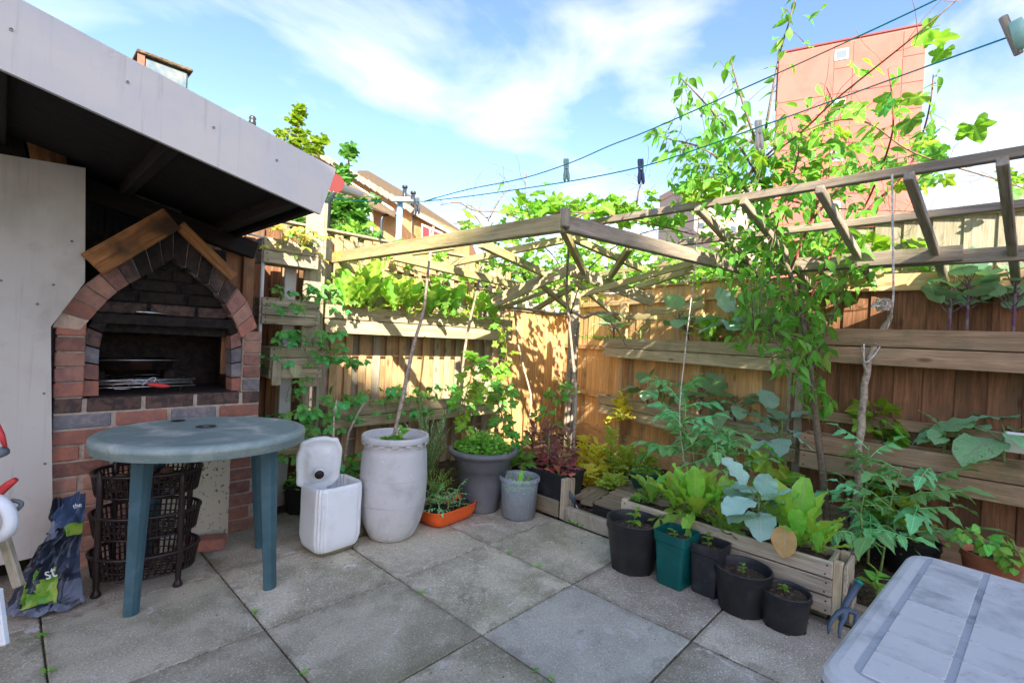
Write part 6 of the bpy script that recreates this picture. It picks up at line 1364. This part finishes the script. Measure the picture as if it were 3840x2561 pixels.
# herbs and weeds round the pots
feathery((1.33, .78, .06), .62, .20, 44, 'feathery rosemary bush between the barrel and the grey planter', needles=34, nl=.035)
feathery((1.30, .62, .05), .28, .16, 26, 'low feathery herb behind the orange tub', mt='leaf_cress', needles=14)
for i, (dx, dy) in enumerate(((-.12, .03), (-.12, -.055), (-.035, .04), (-.035, -.045), (.055, -.05))):
    tomato(OC+V((dx, dy, .07)), .15, 9, .085, 'pepper seedling in the orange tub, %s' % ['in the back left pot', 'in the front left pot', 'in the back pot left of the middle', 'in the front pot left of the middle', 'in the front pot right of the middle'][i], 'pepper seedlings in the orange tub')
q = BC+V((0, 0, .5)); tomato(q+V((.02, -.02, .035)), .10, 12, .07, 'mint plant growing inside the pale barrel', key='cress'); cushion(q+V((-.03, .0, .03)), .08, .06, .06, 130, .034, 'cress', 'mint leaves round the stem inside the barrel', 'mint', 'mint_plant')
cushion((1.675, .195, .165), .09, .09, .05, 130, .022, 'cress', 'small weeds on the soil inside the clear bucket', 'weeds', 'weeds'); romaine((1.675, .19, .17), .12, 'pale chard seedling standing in the clear bucket', key='romaine', n=6)
q = D(1140, 1800, 3.1); cushion((q.x, q.y, .12), .11, .11, .20, 150, .03, 'cress', 'weeds in the dark pot behind the jerrycan', 'weeds', 'weeds'); q = D(1330, 1830, 3.15); cushion((q.x, q.y, .1), .12, .12, .26, 220, .03, 'cress', 'leafy weeds between the jerrycan and the barrel', 'weeds', 'weeds')
kale((q.x-.03, q.y-.05, .1), 7, .22, .14, 'broad leaved plant between the jerrycan lid and the barrel', 'grape', 'stem_green', name='squash_plant', cat='squash plant', stalk=.06)
# red lettuces in the trough
for i, (x, y, h, lab) in enumerate(((1.93, .06, .20, 'front red lettuce at the near end of the trough'), (1.98, .20, .33, 'tallest bolted red lettuce in the middle of the trough'), (1.99, .36, .30, 'left bolted red lettuce at the far end of the trough'), (2.08, .10, .32, 'right bolted red lettuce behind the front one'), (2.08, .28, .36, 'rear bolted red lettuce in the trough'))):
    frilly((x, y, .25), 26, h, .12, 'frill_red', lab, group='red lettuces in the trough', low='frill_pink')
# yellow and green frilled lettuces in the bed
k = 0
for px, py, d, h, key, lab in ((2190, 1700, 4.2, .28, 'frill_yellow', 'sunlit yellow lettuce nearest the corner post'), (2240, 1720, 3.9, .30, 'frill_yellow', 'yellow lettuce in the middle of the bed'), (2290, 1730, 4.0, .42, 'frill_green', 'tallest yellow green lettuce before the far low planter'), (2345, 1745, 4.1, .24, 'frill_green', 'green frilled lettuce behind the dark green bowl, left side'),
        (2420, 1735, 4.1, .20, 'frill_green', 'green frilled lettuce behind the dark green bowl, right side'), (2200, 1740, 3.7, .12, 'frill_yellow', 'low yellow lettuce at the bare soil edge'), (2300, 1790, 3.6, .10, 'frill_green', 'low green lettuce next to the timber step'), (2140, 1660, 4.0, .22, 'frill_yellow', 'yellow lettuce behind the trough stick'), (2330, 1560, 4.4, .22, 'frill_yellow', 'yellow lettuce hanging over the left end of the far low planter')):
    q = D(px, py, d); zb = .07 if py > 1600 else q.z-.05; frilly((q.x, q.y, zb), 46, h, .15, key, lab, group='yellow green lettuces in the bed'); k += 1
cushion((3.0, .6, .05), .9, .5, .07, 900, .028, 'cress', 'scattered low seedlings over the corner bed', 'ground cover', 'ground_cover')['kind'] = 'stuff'
# planter box
def bxp(y, x=1.865): return (x, y, .262)
t = romaine(bxp(-.93), .31, 'big romaine lettuce in the planter box with one leaf flopping over the front', key='romaine', n=15)
leaf('romaine', V(bxp(-.93))+V((-.02, 0, .05)), (-.75, -.12, -.10), (-.3, 0, 1), .20, t); leaf('romaine', V(bxp(-.93))+V((-.16, -.03, .035)), (-.18, -.05, -1), (-1, 0, .1), .15, t)
for dx, dy, e in ((-.5, .8, .25), (-.2, -1, .15), (-.4, -.9, 0), (-.7, .5, .2)): leaf('romaine_dark', V(bxp(-.95))+V((0, 0, .03)), (dx, dy, e), (0, 0, 1), .26, t)
romaine(bxp(-.80, 1.88), .25, 'tall upright romaine left of the flopping one in the planter box', key='romaine', n=9)
romaine(bxp(-.66, 1.88), .17, 'bushy dark lettuce at the left part of the planter box', key='romaine_dark', n=12); romaine(bxp(-1.05, 1.90), .24, 'upright romaine between the big one and the blue cabbage', key='romaine', n=8)
romaine(bxp(-1.42), .29, 'upright romaine at the right end of the planter box', key='romaine', n=12); romaine(bxp(-1.50, 1.85), .17, 'small bright romaine in the right corner of the planter box', key='romaine', n=8)
kale(bxp(-1.24), 15, .20, .165, 'blue green cabbage with broad leaves in the middle of the planter box', 'cabbage', 'stem_green', ed=(-5, 50), stalk=.07)
q = onX(2945, 2000, 1.74); t = empty('dead_leaf', q, 'orange brown withered leaf hanging over the front of the planter box', 'leaf'); leaf('autumn', q+V((-.008, 0, .04)), (-.10, 0, -1), (-1, 0, .1), .15, t, wid=.85)
cushion((1.86, -.60, .262), .05, .06, .05, 70, .02, 'cress', 'small weeds at the left end of the planter box', 'weeds', 'weeds'); tomato(bxp(-1.13), .06, 6, .05, 'tiny seedling before the blue cabbage', key='cress')
# far and near wall planter plants
def fp(s, dep=.09): q = V((2.83, -1.13, 0))+fd*s-fn*dep; return q
def kp(px, s_guess, z, n, h, size, lab, key='kale', stem='stem_purple', dep=.09, **kw):
    q = onP(px, 1280.5, fp(0, dep), fn); return kale((q.x, q.y, z), n, h, size, lab, key, stem, **kw)
KG = 'cabbages in the far planters'
kp(2300, 0, 1.22, 10, .16, .16, 'cabbage with a pale round leaf at the left end of the far high planter', ed=(-10, 60), group=KG)
kp(2400, 0, 1.22, 6, .14, .09, 'bright small lettuce right of the left cabbage in the far high planter', 'romaine', 'stem_green', group=KG)
kp(2585, 0, 1.22, 11, .24, .19, 'tall purple stemmed cabbage under the hanging string', ed=(-30, 30), lean=(-.06, .08, 0), group=KG)
q = onP(2660, 1280, fp(0), fn); romaine((q.x, q.y, 1.22), .26, 'sunlit bolting lettuce in the middle of the far high planter', tall=.16, n=14)
kp(2740, 0, 1.22, 10, .2, .19, 'pale cabbage near the right end of the far high planter', 'cabbage', 'stem_green', ed=(-20, 40), group=KG); kp(2850, 0, 1.22, 11, .22, .18, 'cabbage half hidden behind the plum tree', 'cabbage', 'stem_green', group=KG); kp(2690, 0, 1.20, 4, .08, .10, 'broad pale leaved plant at the front of the far high planter', 'pale', 'stem_green', group=KG)
cushion((3.55, .75, 1.22), .08, .35, .05, 200, .03, 'cress', 'low greens along the left part of the far high planter', 'greens', 'greens', rot=.3)
kp(2440, 0, .63, 10, .16, .16, 'cabbage at the left part of the far low planter', ed=(-20, 50), group=KG); t = kp(2495, 0, .63, 6, .22, .16, 'cabbage with a big pale sunlit leaf in the far low planter', 'pale', 'stem_green', group=KG)
kp(2640, 0, .63, 14, .19, .20, 'largest grey green cabbage in the middle of the far low planter', ed=(-15, 45), group=KG); kp(2770, 0, .63, 11, .17, .17, 'purple stemmed cabbage right of the largest one', ed=(-30, 40), group=KG)
kp(2950, 0, .40, 12, .34, .18, 'tall blue green kale on a staked stem before the far low planter', 'cabbage', 'stem_green', dep=-.08, ed=(-40, 40), group=KG)
for px, h, n, s_, lab, z in ((3560, .26, 9, .16, 'purple stemmed cabbage on the left of the near high planter', 1.32), (3625, .30, 11, .17, 'tallest purple stemmed cabbage in the middle of the near high planter', 1.32), (3800, .28, 10, .17, 'purple stemmed cabbage at the right of the near high planter', 1.32)):
    q = onP(px, 1230, V(NP(0)+(0,))-nn*.09, nn); kale((q.x, q.y, z), n+4, h, s_*.78, lab, 'kale', 'stem_purple', ed=(0, 65), stalk=.09, group='cabbages in the near planters')
q = onP(3545, 1600, V(NP(0)+(0,))-nn*.08, nn); kale((q.x, q.y, .68), 12, .13, .11, 'cabbage full of slug holes in the near low planter, left one', 'kale_holes', 'stem_green', ed=(-30, 30), stalk=.06, group='cabbages in the near planters')
q = onP(3770, 1600, V(NP(0)+(0,))-nn*.08, nn); kale((q.x, q.y, .68), 9, .17, .22, 'big cabbage full of slug holes in the near low planter, right one', 'kale_holes', 'stem_green', ed=(-20, 30), group='cabbages in the near planters')
q = onP(3815, 1660, V(NP(0)+(0,))+nn*.01, nn); mb = MB(); mb.box(q, (.02, .085, .10), bev=.004); tag(mb.build('white_tag', MT['white_paint']), 'white plastic tag hooked on the near low planter at the right edge', 'tag')
# tomatoes
tomato(D(2600, 1790, 3.2), .62, 15, 0.37, 'tall tomato plant behind the green bowl reaching the far high planter', lean=(-.10, .10, 0)); tomato(D(2560, 1760, 3.1), .34, 9, 0.37, 'lower tomato plant spreading over the green bowl'); tomato(D(2680, 1770, 3.0), .30, 8, 0.29, 'small tomato plant behind the tall romaine')
tomato(D(2760, 1800, 2.9), .22, 8, 0.22, 'young tomato plant left of the staked kale')
TT = 'tomato plants round the tall stake'
tomato(D(3255, 2110, 2.55), .62, 12, 0.32, 'tomato plant climbing the tall stake, left one', TT, lean=(-.02, .02, 0)); tomato(D(3300, 2150, 2.45), .55, 12, 0.37, 'tomato plant in front of the tall stake with long drooping leaves', TT, lean=(.05, -.06, 0)); tomato(D(3380, 2080, 2.5), .48, 10, 0.34, 'tomato plant right of the tall stake', TT, lean=(.08, -.1, 0)); tomato(D(3230, 2080, 2.35), .30, 7, 0.24, 'low tomato plant at the foot of the tall stake', TT)
kale(D(3350, 2020, 2.5), 8, .14, .13, 'broad leaved cucumber plant behind the corner of the grey table', 'grape', 'stem_green', name='cucumber_plant', cat='cucumber plant', stalk=.08)
climber('grape_seedling', 'bright grape vine leaves behind the tall stake', [D(3330, 1950, 2.75), D(3325, 1800, 2.8), D(3310, 1650, 2.8), D(3290, 1540, 2.8)], 42, 'grape', .14, .13, rad=.006)
climber('grape_seedling', 'grape leaves at the foot of the plum tree trunk', [D(2920, 1900, 2.9), D(2900, 1780, 2.9), D(2880, 1720, 2.9)], 14, 'grape', .14, .10)
climber('young_vine', 'bare thorny twigs in the soil behind the grey table', [D(3480, 2060, 2.5), D(3450, 1950, 2.5), D(3405, 1880, 2.5)], 3, 'cress', .03, .04); climber('young_vine', 'reddish bare twigs right of the tomatoes', [D(3540, 2050, 2.55), D(3500, 1990, 2.55), D(3480, 1940, 2.55)], 2, 'cress', .03, .04, mt='stem_red')
climber('herb_plant', 'sprawling herb in the terracotta pot behind the grey table', [D(3800, 2120, 2.2), D(3740, 2060, 2.2), D(3680, 2020, 2.2), D(3620, 1995, 2.2)], 30, 'cress', .05, .04, mt='stem_green'); climber('herb_plant', 'leafy herb stems at the right edge above the grey table', [D(3840, 2110, 2.2), D(3800, 2050, 2.2), D(3760, 2040, 2.2)], 26, 'cress', .06, .05, mt='stem_green')
tomato(D(3290, 2240, 2.2), .12, 7, 0.09, 'small weed beside the teal fork handle', key='cress')

# ================================================================= PLUM TREE
pt = empty('plum_tree', D(3110, 2060, 2.75), 'slender young plum tree with drooping leaves rising through the pergola', 'tree'); mb = MB()
tk_ = smooth_pts([D(3110, 2060, 2.75), D(3088, 1800, 2.74), D(3062, 1600, 2.72), D(3040, 1400, 2.70), D(3010, 1200, 2.70), D(2960, 1020, 2.72), D(2890, 860, 2.75), D(2862, 700, 2.78), D(2866, 520, 2.78)], 4)
mb.tube(tk_, [.021-.014*i/len(tk_) for i in range(len(tk_))], 8); mb.build('trunk', MT['bark'], pt)
BRS = [[(2866, 520), (2890, 380), (2925, 200), (2960, 80), (2985, -10)], [(2862, 700), (2780, 560), (2680, 430), (2600, 340), (2545, 285)], [(2890, 860), (2760, 660), (2640, 560), (2500, 520), (2440, 505)], [(2870, 640), (2800, 430), (2760, 300), (2740, 220)],
       [(2960, 1020), (3050, 800), (3120, 600), (3130, 420), (3100, 330)], [(3010, 1200), (3100, 980), (3240, 780), (3330, 560), (3350, 420), (3330, 260)], [(3010, 1200), (2880, 1060), (2760, 960), (2700, 880)], [(3040, 1400), (3120, 1180), (3200, 1000), (3250, 880)], [(2900, 880), (2980, 640), (3000, 520)],
       [(3240, 800), (3400, 640), (3460, 500), (3490, 380), (3500, 280)], [(3050, 820), (3200, 660), (3380, 590), (3430, 600)], [(2960, 1020), (2830, 760), (2700, 640), (2560, 640)], [(3040, 1400), (2960, 1280), (2860, 1240), (2790, 1250)]]
bpts = []
for bi, br in enumerate(BRS):
    dd = 2.74+rnd(-.12, .12); pts = [D(x, y, dd+(.12*rnd(-1, 1)*i)) for i, (x, y) in enumerate(br)]; sp_ = smooth_pts(pts, 5); mb = MB(); mb.tube(sp_, [.007*(1-.8*i/len(sp_))+.001 for i in range(len(sp_))], 5); mb.build('branch', MT['stem_red' if bi in (4, 5, 9) else 'bark'], pt)
    for i, q in enumerate(sp_): bpts.append((q, i/len(sp_)))
clus = [(3035, 1440, 60, 40), (3060, 1290, 75, 62), (2990, 1200, 95, 60), (2880, 1080, 120, 110), (2790, 970, 110, 60), (3090, 1110, 100, 80), (3200, 1010, 80, 40), (2900, 900, 80, 50), (2850, 760, 90, 50), (2800, 650, 110, 70), (2690, 600, 110, 70), (2560, 620, 90, 40), (2740, 470, 110, 60), (2620, 500, 110, 34), (2600, 370, 90, 14), (2900, 560, 100, 45), (3080, 640, 130, 80), (3230, 690, 110, 48), (3020, 470, 110, 44), (3250, 500, 120, 40), (3480, 600, 60, 16), (3500, 470, 50, 10), (3060, 1500, 60, 36), (2830, 1240, 90, 36), (2960, 700, 110, 45), (2480, 520, 50, 8), (2640, 480, 90, 18), (3000, 830, 110, 40), (3100, 900, 100, 40), (2880, 1170, 110, 60), (2960, 1330, 70, 36), (2780, 780, 90, 30), (2700, 720, 90, 25)]
bunch = Bunch(); tw_ = MB(); cnt = 0
allp = []
for cx, cy, rr, n in clus:
    for i in range(int(n*.82)): a = rnd(0, 6.283); r_ = rr*math.sqrt(random.random()); allp.append(D(cx+r_*math.cos(a), cy+r_*math.sin(a), 2.74+rnd(-.30, .25)))
for q, t in bpts:
    if random.random() < .95: allp.append(q+rdir()*rnd(.01, .05))
for px, py in ((2925, 30), (2905, 150), (3010, 60), (3015, 160), (2940, 190), (3035, 180), (2960, 240), (2545, 290), (2700, 230), (2720, 260)): allp.append(D(px, py, 2.7))
random.shuffle(allp)
for i, p in enumerate(allp):
    d = (V((rnd(-1, 1), rnd(-1, 1), rnd(-1.2, .25)))).normalized(); up = V((rnd(-.6, .6), rnd(-.6, .6), .8)); s_ = rnd(.055, .100)
    if i < 300: leaf('tree', p, d, up, s_, pt, wid=1.45)
    else: bunch.leaf('tree', p, d, up, s_, wid=1.45)
    if i % 2 == 0:
        nq = min(bpts, key=lambda z: (z[0]-p).length_squared)[0]
        if (nq-p).length < .35: tw_.tube([nq, (nq+p)/2+V((0, 0, .01)), p], .0014, 3)
bunch.build('tree', pt, 'foliage'); tw_.build('twigs', MT['bark'], pt, kind='stuff')
# ================================================================= GRAPE VINE
gv = empty('grape_vine', D(2138, 1900, 4.6), 'grape vine with pale green leaves trained all over the pergola', 'vine')
canes = [[(1750, 1080, 5.6), (1950, 1020, 5.7), (2150, 1060, 5.7), (2400, 1010, 5.9), (2550, 960, 5.9)], [(1800, 960, 5.6), (2000, 940, 5.7), (2250, 950, 5.8), (2480, 920, 5.8)], [(2138, 1180, 4.5), (2100, 1000, 4.2), (2000, 900, 3.9), (1850, 860, 3.6), (1700, 840, 3.4)], [(2138, 1180, 4.5), (2200, 1020, 4.2), (2350, 900, 3.7), (2550, 840, 3.3), (2800, 780, 3.1), (3100, 700, 2.9)], [(2000, 860, 3.6), (1900, 800, 3.5), (1780, 790, 3.4), (1720, 760, 3.3), (1650, 770, 3.3)],
         [(2050, 800, 3.1), (2250, 800, 3.1), (2400, 830, 3.2), (2600, 880, 3.3), (2800, 930, 3.3)], [(2130, 830, 3.0), (2300, 770, 3.2), (2500, 800, 3.2), (2700, 760, 3.0)], [(1990, 830, 3.3), (1970, 740, 3.3), (1975, 650, 3.3)], [(2380, 820, 3.2), (2395, 720, 3.2), (2405, 690, 3.2)], [(1830, 830, 3.5), (1880, 740, 3.5), (1920, 700, 3.5)], [(1830, 820, 3.5), (1760, 770, 3.5), (1745, 790, 3.5)],
         [(2700, 760, 2.9), (2820, 640, 2.7), (3000, 500, 2.4), (3135, 373, 2.1), (3400, 160, 1.8), (3600, -10, 1.7)], [(2760, 730, 2.8), (2900, 560, 2.7), (3100, 460, 2.6), (3250, 460, 2.5), (3400, 560, 2.4), (3560, 620, 2.3), (3760, 680, 2.2), (3900, 730, 2.2)], [(3300, 900, 2.9), (3450, 860, 2.9), (3600, 820, 2.9), (3840, 860, 2.9)], [(2950, 750, 2.9), (3100, 780, 3.0), (3350, 790, 3.0), (3600, 800, 3.0), (3840, 830, 3.0)], [(3350, 1000, 2.9), (3550, 860, 2.8), (3700, 850, 2.8), (3860, 870, 2.8)],
         [(2200, 1170, 4.5), (2290, 1210, 4.4), (2350, 1300, 4.3)], [(1880, 1110, 4.2), (1700, 1050, 4.0), (1500, 1000, 3.7), (1350, 930, 3.6)], [(1350, 930, 3.6), (1300, 900, 3.6), (1150, 850, 3.6)]]
cpts = []
for c_ in canes:
    sp_ = smooth_pts([D(*p) for p in c_], 6); mb = MB(); mb.tube(sp_, [.0065*(1-.6*i/len(sp_)) for i in range(len(sp_))], 5); mb.build('cane', MT['stem_vine'], gv); cpts += sp_
areas = [(2180, 770, 190, 40, 3.3, 70, .11), (1980, 810, 100, 60, 3.5, 40, .10), (1800, 850, 90, 30, 3.6, 14, .10), (2420, 800, 200, 40, 3.3, 55, .10), (2000, 960, 240, 80, 3.9, 30, .08), (2300, 960, 200, 90, 4.2, 26, .08), (2010, 1000, 260, 80, 5.7, 180, .11), (2300, 980, 220, 80, 5.9, 160, .11), (2120, 1090, 280, 60, 5.6, 140, .10), (2080, 905, 260, 40, 4.4, 45, .09), (2500, 950, 180, 70, 3.9, 22, .085), (2560, 990, 220, 60, 5.7, 90, .11), (1750, 1010, 180, 60, 4.3, 45, .08), (1560, 960, 120, 40, 4.0, 30, .09),
         (2650, 720, 90, 60, 2.9, 40, .12), (2980, 900, 200, 60, 3.1, 60, .12), (3300, 940, 230, 60, 3.0, 90, .12), (3600, 930, 240, 50, 3.0, 90, .11), (3060, 560, 260, 90, 2.6, 34, .09), (3300, 400, 160, 120, 2.4, 12, .10), (3050, 680, 180, 50, 2.8, 26, .10), (3350, 660, 250, 50, 2.8, 22, .10), (3480, 620, 70, 150, 2.7, 16, .10), (3790, 680, 60, 50, 2.6, 12, .09), (2650, 880, 160, 60, 3.6, 28, .09), (1330, 850, 80, 20, 3.6, 16, .10), (1470, 930, 60, 20, 3.6, 10, .10), (2550, 1010, 200, 50, 4.2, 26, .08), (2750, 980, 160, 60, 3.8, 26, .09)]
vb = Bunch(); lst = []
for cx, cy, rx, ry, d, n, s_ in areas:
    for i in range(n): a = rnd(0, 6.283); r_ = math.sqrt(random.random()); lst.append((D(cx+rx*r_*math.cos(a), cy+ry*r_*math.sin(a), d+rnd(-.3, .35)), s_, d))
for px, py in ((1880, 690), (1945, 740), (2020, 730), (2045, 690), (2440, 720), (2460, 745), (2420, 770), (1745, 800), (3620, 500), (3650, 470), (3510, 150), (3490, 110), (3540, 190), (3220, 260), (3260, 240), (3075, 40)): lst.append((D(px, py, 3.2 if px < 3000 else 2.2), .11, 3))
for px, py, d in ((2010, 1180, 4.6), (3420, 1640, 2.8)): pass
random.shuffle(lst); lst.sort(key=lambda z: z[2]+rnd(-.4, .4))
for i, (p, s_, d) in enumerate(lst):
    dr = V((rnd(-1, 1), rnd(-1, 1), rnd(-.9, .2))).normalized(); up = V((rnd(-.8, .5), rnd(-.8, .5), .75)); key = 'grape' if random.random() < .8 else 'grape_dark'
    if i < 270: leaf(key, p, dr, up, s_*rnd(.6, 1.15), gv)
    else: vb.leaf(key, p, dr, up, s_*rnd(.6, 1.15))
vb.build('grape', gv, 'foliage')
tn2 = MB()
for i in range(330):
    c = random.choice(cpts); pts = [c]; d = rdir(-30, 60)*rnd(.03, .10)
    for k in range(3): pts.append(pts[-1]+d+rdir()*.03)
    tn2.tube(smooth_pts(pts, 2), .0013, 3)
tn2.build('tendrils', MT['stem_vine'], gv, kind='stuff')
# ================================================================= SYCAMORE BEHIND THE LEFT FENCE
def leafy_tree(label, base, trunk, cl, key, size, name='tree', dd=.4):
    t = empty(name, base, label, 'tree'); mb = MB(); tp_ = smooth_pts([D(*p) for p in trunk], 4); mb.tube([V(base)]+tp_, [.05]+[.03*(1-.8*i/len(tp_))+.004 for i in range(len(tp_))], 6); mb.build('trunk', MT['bark'], t)
    b = Bunch(); tw = MB()
    for cx, cy, rx, ry, d, n in cl:
        for i in range(n):
            a = rnd(0, 6.283); r_ = math.sqrt(random.random()); p = D(cx+rx*r_*math.cos(a), cy+ry*r_*math.sin(a), d+rnd(-dd, dd)); b.leaf(key, p, rdir(-50, 30), (rnd(-.7, .5), rnd(-.7, .5), .8), size*rnd(.6, 1.2))
            if i % 5 == 0: nq = min(tp_, key=lambda z: (z-p).length_squared); tw.tube([nq, p], .006, 3)
    b.build(key, t, 'crown'); tw.build('twigs', MT['bark'], t, kind='stuff'); return t
q = D(1290, 900, 6.5)
leafy_tree('leafy sycamore rising behind the left fence with two pale shoots against the sky', (q.x, q.y, 0), [(1290, 950, 6.5), (1300, 800, 6.5), (1305, 680, 6.5), (1310, 560, 6.5)],
    [(1275, 815, 85, 70, 6.5, 260), (1240, 760, 40, 40, 6.5, 40), (1350, 800, 40, 60, 6.5, 60), (1310, 880, 120, 20, 6.2, 90), (1312, 572, 18, 34, 6.5, 26), (1298, 650, 22, 44, 6.5, 16), (1150, 835, 60, 30, 6.4, 60), (1410, 745, 24, 16, 6.5, 6)], 'sycamore', .17, dd=.15)
leafy_tree('slim pale green sycamore shoots above the white fascia', (q.x-1, q.y+.3, 0), [(1120, 700, 6.6), (1115, 560, 6.6), (1118, 470, 6.6), (1125, 405, 6.6)],
    [(1120, 415, 18, 26, 6.6, 18), (1113, 460, 24, 30, 6.6, 22), (1120, 520, 34, 36, 6.6, 34), (1060, 505, 28, 16, 6.6, 12), (1195, 530, 26, 20, 6.6, 14), (1165, 560, 30, 24, 6.6, 20), (1085, 540, 30, 14, 6.6, 10)], 'grape', .14, dd=.06)
q = D(3000, 1100, 9); 
# leafy mass beyond the corner so that gaps show green, not bare ground
leafy_tree('sunlit green bush behind the far corner fences', (q.x, q.y, 0), [(2200, 1150, 9), (2250, 1000, 9)], [(2000, 1060, 330, 60, 8.5, 380), (2500, 1050, 330, 50, 8.5, 300)], 'sycamore', .26, name='bush')
# fallen leaves and grit on the paving
mb = MB()
for i in range(420):
    x, y = rnd(-1.0, 1.8), rnd(-1.7, .95)
    if random.random() < .65: x, y = (rnd(.3, 1.86), rnd(.25, .56)) if random.random() < .5 else (rnd(1.5, 1.86), rnd(-1.6, .3))
    s_ = rnd(.002, .007); a = rnd(0, 6.28); mb.add([(x+s_*math.cos(a+t)*rnd(.6, 1.2), y+s_*math.sin(a+t)*rnd(.5, 1), .002+rnd(0, .004)) for t in (0, 1.8, 3.3, 4.9)], [(0, 1, 2, 3)])
o = mb.build('leaf_litter', MT['stem_vine'], loc=(0, 0, 0)); tag(o, 'dry bits of leaf and soil strewn over the paving', 'leaf litter', kind='stuff')

# little weeds at the foot of walls and kerbs
wt = Bunch()
for i in range(90):
    k = i % 3; x, y = (rnd(.7, 1.84), .54) if k == 0 else ((1.86, rnd(-1.9, -.05)) if k == 1 else (random.choice((0, GW, 2*GW, -GW)), rnd(-1.6, .5)))
    if k == 2 and random.random() < .6: continue
    for j in range(7): wt.leaf('cress', V((x+rnd(-.012, .012), y+rnd(-.012, .012), .003+rnd(0, .012))), rdir(0, 60), (0, 0, 1), rnd(.008, .018))
o = wt.mb.build('joint_weeds', MT['leaf_cress'], loc=(0, 0, 0)); tag(o, 'tiny weeds growing in the paving joints and along the kerb', 'weeds', kind='stuff')
